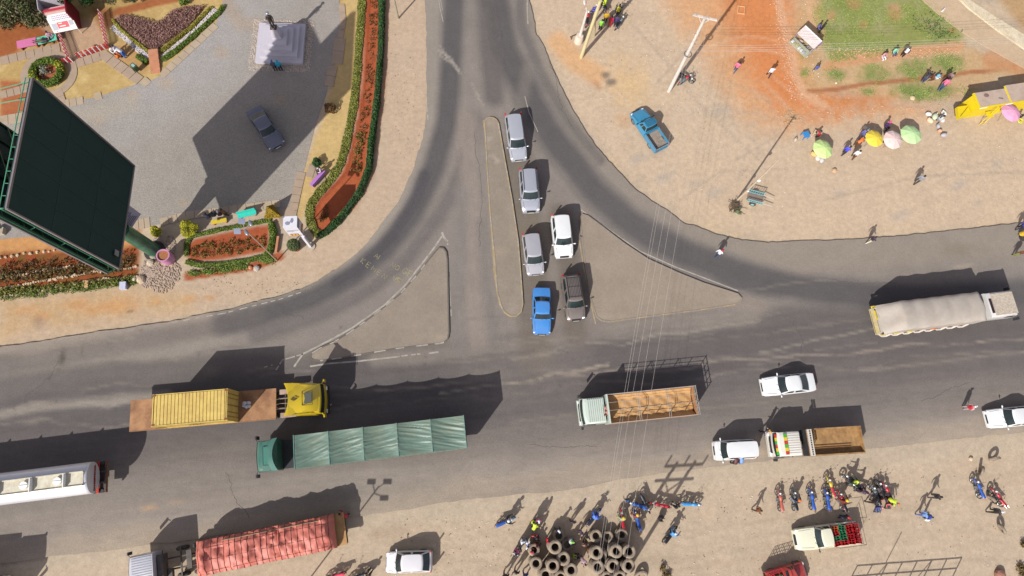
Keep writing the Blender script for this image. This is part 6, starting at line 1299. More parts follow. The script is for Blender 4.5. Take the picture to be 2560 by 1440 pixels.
for k in range(5): z = h*(.62+.05*k); f.bar((off[0]*z/h-.22, off[1]*z/h-.1, z), (off[0]*z/h+.3, off[1]*z/h+.1, z), .03); f.ell((off[0]*z/h+.3, off[1]*z/h+.1, z), .07, 6, 4)
f.build('wire_rack', INS, t)
WIRE = mat(C(206, 198, 188), .6, .0, var=.05, name='wire'); ends = [(1476, 1530), (1482, 1530), (1494, 1530), (1520, 1530), (1548, 1530)]
H2 = 10.2
def cable(a, b, sag, label, r=.008, grp='power lines over the main road'):
    P = []
    for i in range(25): u = i/24; p = a.lerp(b, u); p.z -= sag*4*u*(1-u); P.append(p)
    o = MB().tube(P, r, 5).build('power_line', WIRE, None, True); tag(o, label, 'wire', grp); return o
nm = ('westernmost', 'second from the west', 'middle', 'fourth from the west', 'easternmost')
for a, e, n_ in zip(wire_pts, ends, nm): cable(a, G(e[0], e[1], H2), 1.6, 'thin %s power line crossing the main road' % n_)
for i, (z, y1, n_) in enumerate(((.66, 84, 'topmost'), (.63, 91, 'second'), (.60, 97, 'third'), (.58, 102, 'lowest'))):
    zz = h*z; a = Vector((gl.x+off[0]*z, gl.y+off[1]*z, zz)); b = G(2700, y1-4, zz); cable(a, b, .5, '%s of the thin lines running right over the lawn' % n_, .011, 'service lines over the lawn')
# offscreen twin pole whose shadow falls by the motorcycles
gb = G(1476, 1500)
t = thing('twin_power_pole', 'H-shaped wooden power pole just below the photo, seen by its shadow', 'pole', (gb.x, gb.y, 0)); f = MB()
gq = G(1560, 1490)-gb
for dx, dy in ((0, 0), (1.6, .1)): f.tube([(dx, dy, 0), (dx, dy, 10.5)], [.17, .12], 8)
f.build('pole', WOODB, t, True); f = MB()
for z in (8.9, 10.2): f.bar((-.9, 0, z), (2.5, .2, z), .14)
f.bar((0, 0, 7.2), (1.6, .1, 8.9), .08); f.bar((1.6, .1, 7.2), (0, 0, 8.9), .08)
for x in (-.8, .8, 2.4): f.bar((x, .1, 10.2), (x, .1, 11.0), .1)
f.build('cross_arm', WOODB, t)
t, h, off = pole_thing('wooden_pole', 'tall leaning pole of pale peeled wood by the motorcycle group', 'pole', (1453, 143), (1501, 2), .19, .15, WOODB)
f = MB(); s0 = G(1486, 90); f.tube([(s0.x-t.location.x, s0.y-t.location.y, 0), (off[0]*.8, off[1]*.8, h*.75)], .09, 8); f.build('stay', WOODB, t, True)
g = G(1446, 104); t = thing('street_lamp', 'white tapering lamp post set in a pale concrete block', 'street lamp', (g.x, g.y, 0))
MB().tube([(0, 0, 0), (0, 0, .7), (0, 0, .95)], [.46, .44, .36], 14).build('concrete_base', mat(C(240, 218, 196), .9, var=.1), t, True)
MB().tube([(.05, .1, .9), (.16, .25, 4.4)], [.16, .11], 10).build('post', WOODW, t, True)
f = MB(); f.tube([(.16, .25, 4.2), (.0, .5, 4.7), (-.1, .85, 4.75)], [.05, .05, .04], 6); f.ell((-.12, 1.0, 4.75), (.14, .36, .09), 10, 6); f.build('lamp_head', WOODW, t, True)
f = MB(); f.bar((-.9, .3, .3), (-.35, .35, .62), .08); f.bar((-.8, .32, .3), (-.75, .2, .02), .06); f.build('prop', mat(C(96, 80, 66), .8), t)
f = MB(); f.tube([(-.1, .4, 4.6), (.25, 1.4, 8.0)], [.02, .015], 4); f.build('aerial', mat(C(170, 110, 100), .6), t)
pole_thing('wooden_pole', 'slender grey pole at the top edge by the hedge road', 'pole', (996, 46), (984, -8), .10, .07, mat(C(170, 160, 130), .8, var=.2))
# pole whose long shadow lies across the open dirt
g = G(1841, 503); e_ = G(1984, 286); hp = hypot(e_.x-g.x, e_.y-g.y)*tan(SUN_EL); t = thing('utility_pole', 'slim sand-coloured pole standing by the scrap heap, casting a long shadow', 'pole', (g.x, g.y, 0)); DP = mat(C(206, 184, 156), .9, var=.12, scale=4)
MB().tube([(0, 0, 0), (0, 0, hp)], [.11, .06], 8).build('pole', DP, t, True)
for z_, r_ in ((2.6, .12), (5.0, .17)): f = MB(); f.ell((.08, -.06, z_), (r_, r_*.8, r_), 8, 5); f.build('insulator', WHT, t, True)
f = MB(); f.bar((-.25, .1, hp-.25), (.3, -.1, hp-.25), .07); f.build('cross_arm', DP, t)
# solar lamp with four heads
g = G(693, 652); h = height_of((693, 652), (612, 573)); q = G(612, 573, h); t = thing('solar_lamp', 'thin solar lamp pole with four grey heads over the small flower bed', 'street lamp', (g.x, g.y, 0)); ox, oy = q.x-g.x, q.y-g.y
MB().tube([(0, 0, 0), (ox, oy, h)], [.06, .045], 8).build('pole', mat(C(190, 170, 140), .6), t, True)
for px, py, nmx in ((605, 554, 'p'), (626, 558, 'l'), (594, 579, 'p'), (616, 581, 'l')):
    w = G(px, py, h+.1); d = Vector((w.x-q.x, w.y-q.y, .1)); ff_ = MB(); ff_.bar((ox, oy, h), (ox+d.x*.7, oy+d.y*.7, h+.05), .05); ff_.build('arm', mat(C(190, 170, 150), .6), t)
    if nmx == 'p': f = MB(); f.hexa([(-.26, -.2, -.08), (.26, -.2, -.08), (.26, .2, .12), (-.26, .2, .12), (-.26, -.2, -.04), (.26, -.2, -.04), (.26, .2, .16), (-.26, .2, .16)]); f.build('solar_panel', mat(C(84, 92, 120), .25, .1), t, loc=(ox+d.x, oy+d.y, h+.12))
    else: f = MB(); f.ell((0, 0, 0), (.16, .3, .1), 10, 6); f.build('lamp_head', mat(C(150, 156, 166), .4, .3), t, True, loc=(ox+d.x, oy+d.y, h+.1), rz=.5)
# offscreen solar lamp seen by its shadow on the lower road
g = G(740, 1492); t = thing('solar_lamp', 'solar lamp pole just below the photo casting a thin shadow on the red-covered lorry', 'street lamp', (g.x, g.y, 0)); MB().tube([(0, 0, 0), (0, 0, 8.2)], .06, 6).build('pole', DSTEEL, t)
for a, b, z in ((.7, .4, 8.2), (-.4, .7, 7.9), (.8, -.5, 7.8)):
    f = MB(); f.bar((0, 0, z-.1), (a*.7, b*.7, z), .05); f.build('arm', DSTEEL, t); MB().box(-.34, .34, -.2, .2, -.03, .03).build('solar_panel', DSTEEL, t, loc=(a, b, z))
# lorry just outside the lower left corner
F = Fr((-10, 1486), (-480, 1540), 2.0, 0); t = thing('cab_lorry', 'lorry parked just outside the lower left corner, seen by its shadow', 'lorry', F.o, F.ang); xf = F.L/2; cab(t, xf-2, xf, 2.4, .9, 3.1, WP); MB().box(-xf, xf-2.3, -1.25, 1.25, 1.2, 3.2).build('load_box', WP, t); chassis(t, -xf, xf-.4, [-xf+2, xf-1.1], z=1.1)
# box sign on a white post ------------------------------------------
g = G(777, 617); t = thing('petrol_sign', 'white box sign with yellow and red letters on a leaning white post', 'sign', (g.x, g.y, 0)); WS = mat(C(246, 244, 250), .4, var=.03, dirt=C(200, 200, 210), dirtamt=.3)
MB().tube([(0, 0, 0), (0, 0, .12)], .42, 14).build('footing', mat(C(200, 180, 160), .9), t); MB().box(-.11, .11, -.11, .11, 0, 2.8).build('post', WS, t)
zb0, zt0 = 2.6, 4.9; tc = [G(708, 541, zt0), G(743, 540, zt0), G(742, 567, zt0), G(707, 569, zt0)]; tc = [p-g for p in tc]
cxy = sum((Vector((p.x, p.y, 0)) for p in tc), Vector())/4; cxy0 = cxy*.4
R = []
for z, k in ((zb0, .86), (zb0+.25, 1), (zt0, 1)): R.append([((p.x-cxy.x)*k+cxy.x, (p.y-cxy.y)*k+cxy.y, z) for p in reversed(tc)])
MB().rings(R).build('sign_box', WS, t)
bx0 = [Vector((p.x, p.y, 0)) for p in tc]
S0, S1, E0 = bx0[3], bx0[2], bx0[1]
f = MB(); f.bar((0, 0, 2.4), (cxy.x, cxy.y, 2.65), .2); f.build('bracket', WS, t)
YL = mat(C(250, 205, 30), .5, var=.03); RL = mat(C(206, 40, 50), .5, var=.03); GLt = mat(C(150, 150, 166), .6, var=.1)
us = (S1-S0).normalized(); ns = Vector((us.y, -us.x, 0)); ms = (S0+S1)/2+ns*.02; ue = (E0-S1).normalized(); ne = Vector((ue.y, -ue.x, 0)); mee = (E0+S1)/2+ne*.02
for (mm, u, z, nn) in ((ms, us, 3.0, ns), (mee, ue, 3.3, ne)):
    o = text_part('ITL', .62, RL, t, (mm.x, mm.y, z), (pi/2, 0, atan2(u.y, u.x)), bold=.05); o2 = text_part('ITL', .62, YL, t, (mm.x+nn.x*.02, mm.y+nn.y*.02, z), (pi/2, 0, atan2(u.y, u.x)), bold=.01)
f = MB(); c_ = mee; f.bar((c_.x-ue.x*.42, c_.y-ue.y*.42, 4.5), (c_.x+ue.x*.42, c_.y+ue.y*.42, 4.5), .01, .55); f.build('grey_print', GLt, t)
f = MB(); f.bar((ms.x-us.x*.5, ms.y-us.y*.5, 4.1), (ms.x+us.x*.5, ms.y+us.y*.5, 4.1), .01, .05); f.bar((ms.x-us.x*.5, ms.y-us.y*.5, 3.9), (ms.x+us.x*.1, ms.y+us.y*.1, 3.9), .01, .05); f.build('small_print', GLt, t)
f = MB(); f.ell((cxy.x+.15, cxy.y+.12, zt0), (.14, .24, .012), 10, 4); f.ell((cxy.x-.2, cxy.y-.15, zt0), (.22, .18, .012), 10, 4); f.bar((cxy.x-.1, cxy.y-.1, zt0), (cxy.x+.15, cxy.y+.1, zt0), .1, .02); f.build('top_marks', GLt, t)  # grey patches and a bar on top of the box
# ================================================================ MONUMENT
g = G(704, 112, .03); t = thing('monument', 'stepped white stone plinth carrying a dark bronze figure', 'monument', (g.x, g.y, .03), 0.01); ST = mat(C(216, 210, 218), .6, var=.05, scale=2, dirt=C(196, 186, 190), dirtamt=.3, name='pale_stone')
for k in range(5):
    s = 2.28-k*.46; MB().box(-s, s, -s+.05, s*.98, k*.36, (k+1)*.36).build('step', ST, t)
f = MB(); f.hexa([(-.42, -.42, 1.8), (.42, -.42, 1.8), (.42, .42, 1.8), (-.42, .42, 1.8), (-.3, -.3, 2.7), (.3, -.3, 2.7), (.3, .3, 2.7), (-.3, .3, 2.7)]); f.build('pedestal', ST, t)
BZ = mat(C(96, 84, 78), .45, .6, var=.25, scale=6, name='bronze')
o = bpy.data.objects.new('statue_figure', POSES['armup'][0]); COL.objects.link(o); o.parent = t; o.location = (0, 0, 2.75); o.rotation_euler = (0, 0, -pi/2+.3); o.scale = (1.1, 1.1, 1.15)
for i in range(5): setmat(o, i, BZ)
f = MB(); f.ell((0, 0, 2.72), (.34, .3, .10), 10, 4); f.box(-.3, .3, -.28, .28, 2.66, 2.74); f.build('statue_base', BZ, t); f = MB(); f.ell((.02, 0, 4.78), (.17, .17, .10), 10, 5); f.build('statue_hat', mat(C(170, 172, 186), .4, .5), t)
# white pebbles round the plinth
def pebbles(name, label, spots, m, rmin, rmax, flat=.6):
    f = MB()
    for x, y, z in spots:
        r = random.uniform(rmin, rmax); a = random.random()*3; k = len(f.v); n = 5
        for j in range(n): q = a+2*pi*j/n; f.v.append((x+r*cos(q)*random.uniform(.7, 1.2), y+r*sin(q)*random.uniform(.7, 1.2), z-.02))
        for j in range(n): q = a+2*pi*j/n; f.v.append((x+r*.65*cos(q), y+r*.65*sin(q), z+r*flat))
        f.f += [(k+j, k+(j+1) % n, k+n+(j+1) % n, k+n+j) for j in range(n)]+[tuple(k+n+j for j in range(n))]; f.m += [0]*(n+1)
    o = f.build(name, m); tag(o, label, 'pebbles', kind='stuff'); return o
PEB = mat(C(214, 196, 180), .9, var=.3, scale=5, name='pebble'); sp = []
while len(sp) < 2600:
    x, y = random.uniform(-2.95, 2.95), random.uniform(-3.0, 2.85)
    if max(abs(x), abs(y)) > 2.2: sp.append((g.x+x+random.gauss(0, .05), g.y+y, .04))
pebbles('pebble_border', 'border of pale pebbles all round the white plinth', sp, PEB, .03, .07)
sp = []
for cx_, cy_, rx, ry, n in ((380, 660, 20, 34, 420), (365, 690, 16, 30, 380), (404, 700, 34, 34, 420), (425, 612, 14, 24, 260), (395, 600, 12, 10, 120), (430, 680, 24, 28, 180), (372, 640, 10, 16, 150)):
    for i in range(n):
        a = random.random()*2*pi; r = sqrt(random.random()); p = G(cx_+rx*r*cos(a), cy_+ry*r*sin(a)); sp.append((p.x, p.y, .03))
pebbles('rubble', 'spill of pale stones round the foot of the billboard column', sp, mat(C(196, 172, 152), .9, var=.35, scale=5), .04, .10)
# ================================================================ PLANTS
LG = leafmat(C(106, 128, 44)); LG2 = leafmat(C(122, 140, 60), .45); LDK = leafmat(C(56, 92, 40), .5); LYL = leafmat(C(196, 190, 50), .4); LOL = leafmat(C(96, 88, 56), .5, 1.2); LPU = leafmat(C(158, 116, 106), .45, 4); LGO = leafmat(C(190, 158, 52), .45, 4); LBR = leafmat(C(118, 84, 46), .5, 3)
def leaves(pts, size, name, m, parent=None, up=.5, rot=1.):
    P = np.asarray(pts, float); n = len(P); s = rng.uniform(.6, 1.3, n)*size
    nr = rng.normal(0, 1, (n, 3))*rot; nr[:, 2] = np.abs(nr[:, 2])+up; nr /= np.linalg.norm(nr, axis=1)[:, None]
    a = rng.normal(0, 1, (n, 3)); a -= nr*(a*nr).sum(1)[:, None]; a /= np.linalg.norm(a, axis=1)[:, None]; b = np.cross(nr, a)
    V = np.stack([P-a*s[:, None], P+b*s[:, None]*.45, P+a*s[:, None], P-b*s[:, None]*.45], 1).reshape(-1, 3)
    me = bpy.data.meshes.new(name); me.from_pydata(V.tolist(), [], np.arange(4*n).reshape(n, 4).tolist()); me.update(); me.materials.append(m)
    o = bpy.data.objects.new(name, me); COL.objects.link(o)
    if parent: o.parent = parent
    return o
def along(path, width, n, hlo, hhi, z0=0, rough=.15):
    P = [G(x, y, 0) for x, y in path]; L = np.cumsum([0]+[(b-a).length for a, b in zip(P[:-1], P[1:])]); out = []
    for u in rng.random(n)*L[-1]:
        i = min(int(np.searchsorted(L, u))-1, len(P)-2); i = max(i, 0); t_ = (u-L[i])/(L[i+1]-L[i]); p = P[i].lerp(P[i+1], t_); d = (P[i+1]-P[i]).normalized()
        s = rng.uniform(-1, 1); wv = 1+rough*(vnoise(np.array([u*1.7]), np.array([1.3]), 3)[0]-.5)*2; hh = (hhi*(1-.5*s*s)-hlo)*(.8+.4*vnoise(np.array([u*1.1]), np.array([7.]), 5)[0])
        out.append((p.x-d.y*s*width/2*wv, p.y+d.x*s*width/2*wv, z0+hlo+hh*rng.random()**.5))
    return out
def hedge(name, label, path, width, h, n, m, size=.11, core=True, cat='hedge'):
    t = leaves(along(path, width, n, h*.1, h), size, name, m); tag(t, label, cat)
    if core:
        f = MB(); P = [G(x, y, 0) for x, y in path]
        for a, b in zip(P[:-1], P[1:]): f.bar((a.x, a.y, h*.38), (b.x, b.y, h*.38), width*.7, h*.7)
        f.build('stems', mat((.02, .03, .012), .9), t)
    return t
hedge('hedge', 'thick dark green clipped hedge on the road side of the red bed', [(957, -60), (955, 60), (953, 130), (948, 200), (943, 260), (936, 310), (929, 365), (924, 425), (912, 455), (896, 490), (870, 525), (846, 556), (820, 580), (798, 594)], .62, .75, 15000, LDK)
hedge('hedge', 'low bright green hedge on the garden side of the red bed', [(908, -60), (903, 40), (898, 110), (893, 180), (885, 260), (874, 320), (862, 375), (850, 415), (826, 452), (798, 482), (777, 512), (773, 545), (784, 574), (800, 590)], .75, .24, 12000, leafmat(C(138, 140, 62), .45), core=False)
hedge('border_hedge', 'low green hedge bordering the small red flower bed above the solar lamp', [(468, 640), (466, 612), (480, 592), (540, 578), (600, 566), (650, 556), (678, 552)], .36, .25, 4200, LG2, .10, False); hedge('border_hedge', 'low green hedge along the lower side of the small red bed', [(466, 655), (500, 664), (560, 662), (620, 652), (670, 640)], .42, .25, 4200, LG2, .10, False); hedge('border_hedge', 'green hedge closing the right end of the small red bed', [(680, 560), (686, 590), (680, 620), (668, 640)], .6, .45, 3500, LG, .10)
for i, (x, y, r, lb) in enumerate(((486, 684, .42, 'leftmost'), (522, 680, .5, 'second'), (562, 674, .7, 'third and widest'), (602, 668, .55, 'fourth'), (668, 652, .6, 'rightmost'))):
    g = G(x, y); P = [(g.x+a*r*1.3, g.y+b*r*.6, .22*c) for a, b, c in rng.normal(0, .42, (500, 3))*[1, 1, 0]+[0, 0, 1]*rng.random((500, 3))]; o = leaves(P, .09, 'grass_clump', LG2); tag(o, '%s green clump below the small red bed' % lb, 'plant', 'green clumps below the red bed')
def bush(x, y, r, h, label, m, n=900, size=.10, trunk=True, name='bush', shape=None, parent=None, base=0, cat='shrub', group=None):
    g = G(x, y, base); t = thing(name, label, cat, (g.x, g.y, base), 0, group) if parent is None else parent
    v = rng.normal(0, 1, (n, 3)); v /= np.linalg.norm(v, axis=1)[:, None]; rr = r*(.72+.28*rng.random(n)**.4)*(1+.16*np.sin(v[:, 0]*5+x)+.14*np.sin(v[:, 1]*6+y))
    P = v*rr[:, None]; P[:, 2] = P[:, 2]*(h/2/r)+h*.56; P[:, 2] = np.maximum(P[:, 2], .05)
    if shape is not None: P = shape(n)
    leaves(P, size, 'crown', m, t)
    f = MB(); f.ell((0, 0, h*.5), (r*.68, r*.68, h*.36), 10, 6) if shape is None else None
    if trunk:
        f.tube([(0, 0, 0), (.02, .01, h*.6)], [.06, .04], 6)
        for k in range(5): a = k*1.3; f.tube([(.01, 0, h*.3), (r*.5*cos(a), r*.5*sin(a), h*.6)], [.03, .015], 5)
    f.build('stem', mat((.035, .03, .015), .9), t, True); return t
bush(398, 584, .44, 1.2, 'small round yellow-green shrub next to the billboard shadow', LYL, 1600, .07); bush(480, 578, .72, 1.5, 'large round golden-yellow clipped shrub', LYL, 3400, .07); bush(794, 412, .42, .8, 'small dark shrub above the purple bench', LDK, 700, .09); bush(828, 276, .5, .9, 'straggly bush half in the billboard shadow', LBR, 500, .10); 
def pyr(n):
    P = rng.random((n, 3)); z = P[:, 2]**1.6; a = rng.integers(0, 3, n); s = rng.random(n); cs = np.array([(1.0*cos(q), 1.0*sin(q)) for q in (pi/2+.1, pi/2+.1+2*pi/3, pi/2+.1+4*pi/3)])
    e = cs[a]*(1-s)[:, None]+cs[(a+1) % 3]*s[:, None]; k = (1-z)*.92*(.86+.14*rng.random(n)); return np.stack([e[:, 0]*k, e[:, 1]*k, .25+z*1.7], 1)
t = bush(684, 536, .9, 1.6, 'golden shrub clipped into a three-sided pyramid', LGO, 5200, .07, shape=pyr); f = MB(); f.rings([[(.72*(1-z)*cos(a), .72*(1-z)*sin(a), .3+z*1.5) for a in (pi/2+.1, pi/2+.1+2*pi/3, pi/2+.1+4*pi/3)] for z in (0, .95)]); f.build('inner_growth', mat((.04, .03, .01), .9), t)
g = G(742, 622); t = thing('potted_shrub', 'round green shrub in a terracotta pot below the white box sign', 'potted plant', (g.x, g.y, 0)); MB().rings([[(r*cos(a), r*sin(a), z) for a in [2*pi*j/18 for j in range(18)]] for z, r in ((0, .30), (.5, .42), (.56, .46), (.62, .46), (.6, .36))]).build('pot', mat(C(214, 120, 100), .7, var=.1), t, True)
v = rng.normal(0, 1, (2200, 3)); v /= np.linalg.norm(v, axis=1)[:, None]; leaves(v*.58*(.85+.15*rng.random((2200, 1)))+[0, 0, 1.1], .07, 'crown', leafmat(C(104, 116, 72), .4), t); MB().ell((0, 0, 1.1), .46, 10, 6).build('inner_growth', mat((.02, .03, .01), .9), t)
g = G(425, 650); t = thing('plant_pot', 'big pink drum pot filled with brown soil', 'pot', (g.x, g.y, 0)); PKP = mat(C(222, 150, 192), .5, var=.06, dirt=C(200, 150, 150), dirtamt=.4)
MB().rings([[(r*cos(a), r*sin(a), z) for a in [2*pi*j/24 for j in range(24)]] for z, r in ((0, .50), (.35, .58), (.8, .60), (1.35, .56), (1.42, .58), (1.42, .48), (1.3, .46))], cap=False).build('drum', PKP, t, True); MB().tube([(0, 0, 1.2), (0, 0, 1.3)], .47, 20).build('soil', mat(C(176, 116, 70), .95, var=.2, scale=8), t)
# heart-shaped beds, top left
HB = [(292, 47), (310, 40), (350, 48), (388, 60), (410, 52), (430, 30), (470, 20), (512, 18), (480, 60), (440, 92), (405, 118), (388, 130), (372, 122), (330, 90), (302, 64)]
def fill(poly, n, z0, z1, seed=0):
    P = [G(x, y) for x, y in poly]; xs = [p.x for p in P]; ys = [p.y for p in P]; X = rng.uniform(min(xs), max(xs), n*3); Y = rng.uniform(min(ys), max(ys), n*3); k = inside(X, Y, [(p.x, p.y) for p in P]); X, Y = X[k][:n], Y[k][:n]
    return np.stack([X, Y, z0+(z1-z0)*rng.random(len(X))*(.7+.6*fbm(X*2, Y*2, 3, 2))], 1)
o = leaves(fill(HB, 9000, .05, .42), .085, 'flower_bed', LPU); tag(o, 'broad V-shaped bed packed with dusty pink foliage', 'flower bed')
hedge('border_hedge', 'yellow-green edging left of the pink V-shaped bed', [(284, 52), (300, 72), (330, 98), (355, 118), (374, 130)], .32, .3, 2600, leafmat(C(168, 160, 64), .4), .08, False); hedge('border_hedge', 'yellow-green edging right of the pink V-shaped bed', [(402, 132), (440, 102), (480, 70), (515, 34), (530, 20)], .38, .3, 2800, leafmat(C(160, 150, 60), .4), .08, False)
hedge('border_hedge', 'dark green outer edging right of the V-shaped bed', [(408, 152), (440, 130), (480, 96), (520, 60), (552, 30), (560, 16)], .5, .35, 3400, LG, .09, False); hedge('border_hedge', 'green outer edging low on the left of the V-shaped bed', [(345, 142), (360, 152), (372, 160)], .5, .4, 900, LG, .09, False)
def chips(path, width, n, name, label, m, z=.05, r0=.03, r1=.07):
    P = along(path, width, n, 0, .02, z); pebbles(name, label, P, m, r0, r1)
PW = mat(C(236, 226, 226), .8, var=.25, scale=6); chips([(280, 66), (310, 92), (345, 122), (372, 146)], .55, 700, 'white_chippings', 'band of white chippings left of the V-shaped bed', PW); chips([(406, 146), (440, 118), (480, 86), (515, 52), (540, 24)], .6, 900, 'white_chippings', 'band of white chippings right of the V-shaped bed', PW)
BRK = mat(C(206, 142, 104), .85, var=.15, scale=2); f = MB(); g0 = G(388, 132); g1 = G(390, 182); dd = (g1-g0)/5
for k in range(5): c = g0+dd*(k+.5); u = dd.normalized(); w = Vector((-u.y, u.x, 0)); f.hexa([c-u*.3-w*.45, c+u*.3-w*.45, c+u*.3+w*.45, c-u*.3+w*.45]+[q+Vector((0, 0, .5-.09*k)) for q in (c-u*.3-w*.45, c+u*.3-w*.45, c+u*.3+w*.45, c-u*.3+w*.45)])
o = f.build('garden_steps', BRK); tag(o, 'short flight of brick-red steps at the point of the V-shaped bed', 'steps')
# round bed
g = G(123, 186); t = thing('round_flower_bed', 'round bed with a clipped green and yellow ring hedge', 'flower bed', (g.x, g.y, 0)); n = 6500; a = rng.random(n)*2*pi; r = 1.28+.42*(rng.random(n)-.5)*1.6; a_ = (a % (2*pi)); P = np.stack([r*np.cos(a), r*np.sin(a), .1+.6*rng.random(n)**.5*(1-((r-1.28)/.6)**2)], 1); yy = (np.sin(a*2+.4)+rng.normal(0, .4, n)) > .9
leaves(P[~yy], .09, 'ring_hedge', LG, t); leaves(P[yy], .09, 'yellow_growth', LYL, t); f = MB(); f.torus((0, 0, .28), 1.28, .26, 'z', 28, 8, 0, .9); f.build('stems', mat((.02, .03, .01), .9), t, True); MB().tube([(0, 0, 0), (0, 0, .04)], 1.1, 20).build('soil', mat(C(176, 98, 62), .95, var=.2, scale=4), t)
v = rng.normal(0, .2, (200, 3))+[-.3, .1, .35]; leaves(v, .1, 'rosette', leafmat(C(150, 150, 130), .3), t)
# scrub and trees at the top left
def scrub(x, y, rx, ry, h, label, mats, n=2600, name='tree'):
    g = G(x, y); t = thing(name, label, 'tree', (g.x, g.y, 0)); cl_ = [(rng.uniform(-.75, .75)*rx, rng.uniform(-.75, .75)*ry, h*rng.uniform(.45, .9), rng.uniform(.3, .55)*min(rx, ry)) for _ in range(22)]
    for mi, m in enumerate(mats):
        P = []
        for cx_, cy_, cz_, r in cl_[mi::len(mats)]:
            v = rng.normal(0, 1, (n//22, 3)); v /= np.linalg.norm(v, axis=1)[:, None]; P.append(v*r*(.5+.5*rng.random((n//22, 1)))+[cx_, cy_, cz_])
        leaves(np.concatenate(P), .13, 'crown', m, t, .3)
    f = MB(); f.tube([(0, 0, 0), (.05, .05, h*.45)], [.13, .09], 7)
    for cx_, cy_, cz_, r in cl_[::2]: f.tube([(.03, .03, h*.25), (cx_*.5, cy_*.5, cz_*.6), (cx_, cy_, cz_)], [.07, .045, .02], 5)
    f.build('trunk', mat(C(150, 130, 110), .9, var=.2), t, True); return t
OLV = leafmat(C(100, 96, 58), .5, 1.5); OLV2 = leafmat(C(80, 92, 46), .5, 1.5); GRY = leafmat(C(140, 124, 96), .45, 1.5)
for x, y, rx, ry, h, lb in ((20, 46, 2.0, 1.5, 2.4, 'dense dark tree at the far top left corner'), (70, 34, 1.9, 1.7, 2.6, 'grey-twigged tree between the corner tree and the kiosk'), (112, 50, 1.3, 1.1, 2.0, 'olive tree just left of the lime-roofed kiosk'), (45, -14, 2.2, 1.3, 2.6, 'tree crown cut by the top edge left of the kiosk'), (205, 2, 1.8, 1.2, 2.6, 'dark tree behind the kiosk at the top edge'), (262, -4, 1.8, 1.1, 2.4, 'dark green tree right of the kiosk at the top edge'), (318, -12, 1.6, .9, 2.0, 'pale green tree at the top edge above the V-shaped bed')):
    scrub(x, y+8, rx, ry, h, lb, [OLV, OLV2, GRY] if x < 150 else [OLV2, LDK, OLV], 5200)
bush(462, 8, .45, .7, 'small green shrub on the dry grass near the top edge', LG, 500)
for i, (x, y) in enumerate(((1968, 296), (1972, 288))): pass
# seedlings in the red beds, rows of plants, grass ------------------------------------------------
def tufts(path, width, n, label, m, h=.25, size=.09, name='seedlings'):
    P = []
    for p in along(path, width, n, 0, .02): 
        for k in range(7): P.append((p[0]+rng.normal(0, .07), p[1]+rng.normal(0, .07), .04+h*rng.random()))
    o = leaves(P, size, name, m, up=.2); tag(o, label, 'plants', kind='stuff'); return o
tufts([(936, -40), (932, 80), (925, 180), (915, 270), (905, 330)], .7, 150, 'sparse seedlings along the long red bed', LBR); tufts([(905, 330), (897, 370), (892, 405), (888, 430)], .8, 90, 'taller seedlings in the middle of the red bed', leafmat(C(120, 110, 50), .5)); tufts([(800, 556), (812, 535), (820, 515)], .5, 40, 'seedlings at the lower tip of the red bed', leafmat(C(140, 96, 50), .5)); tufts([(480, 632), (540, 622), (600, 616), (660, 604)], 1.3, 170, 'seedlings in two rows in the small red bed', leafmat(C(124, 104, 46), .5))
for yo, lb, m, n in ((652, 'upper', LBR, 260), (672, 'middle', leafmat(C(110, 96, 52), .5), 300), (706, 'lower', leafmat(C(130, 130, 56), .5), 220)):
    tufts([(0, yo+22), (120, yo+14), (240, yo+2), (335, yo-8)], 1.1 if yo < 700 else .5, n, '%s row of scrubby plants below the billboard' % lb, m, .3, .10)
tufts([(0, 742), (70, 736), (150, 726), (230, 716), (345, 700)], .8, 420, 'strip of bright green grass along the lowest stone row', LG2, .2, .08, 'grass')
for pth, n, lb in (([(0, 644), (60, 636), (110, 630), (150, 622)], 26, 'pinkish stone row nearest the dry grass'), ([(0, 695), (60, 686), (110, 676), (160, 670), (225, 656)], 46, 'stone row between the upper and middle plants'), ([(0, 722), (60, 712), (110, 702), (170, 692), (230, 680), (340, 668)], 60, 'stone row along the middle plants'), ([(0, 742), (40, 738), (60, 734), (120, 724), (180, 712), (260, 698), (350, 692)], 56, 'lowest stone row by the green strip')):
    P = resample(pth, 345/n*1.0); sp = [(G(x, y).x, G(x, y).y+random.gauss(0, .05), .05) for x, y in P]; o = pebbles('stone_row', lb, sp, mat(C(226, 196, 160), .9, var=.25, scale=3), .10, .19, .5); o['kind'] = 'stuff'
P = fill([(2035, -40), (2300, -40), (2400, 75), (2400, 110), (2330, 122), (2080, 158), (2055, 120), (2030, 40)], 15000, .0, .07); P = P[fbm(P[:, 0]*.5, P[:, 1]*.5, 31, 3) > .40]; o = leaves(P, .06, 'lawn_grass', leafmat(C(156, 176, 88), .35, .8), up=1.4); tag(o, 'patchy green lawn at the upper right', 'grass', kind='stuff')
sp = []
for x, y, rx, ry, n in ((2185, 185, 34, 20, 900), (2280, 175, 34, 26, 1000), (2365, 158, 40, 28, 1300), (2090, 185, 22, 14, 420), (2285, 225, 46, 18, 900), (2330, 240, 50, 10, 500), (2010, 180, 10, 10, 120), (2170, 228, 14, 8, 150), (2410, 232, 16, 14, 240)):
    for i in range(n): a = rng.random()*2*pi; r = rng.random()**.5; p = G(x+rx*r*cos(a), y+ry*r*sin(a)); sp.append((p.x+rng.normal(0, .35), p.y+rng.normal(0, .25), .02+.05*rng.random()))
sp = [q for q in sp if vnoise(np.array([q[0]*.9]), np.array([q[1]*.9]), 8)[0] > .38]
o = leaves(sp, .06, 'lawn_grass', leafmat(C(152, 176, 90), .35, .8), up=1.4); tag(o, 'green grass patches below the main lawn', 'grass', kind='stuff')
sp = []
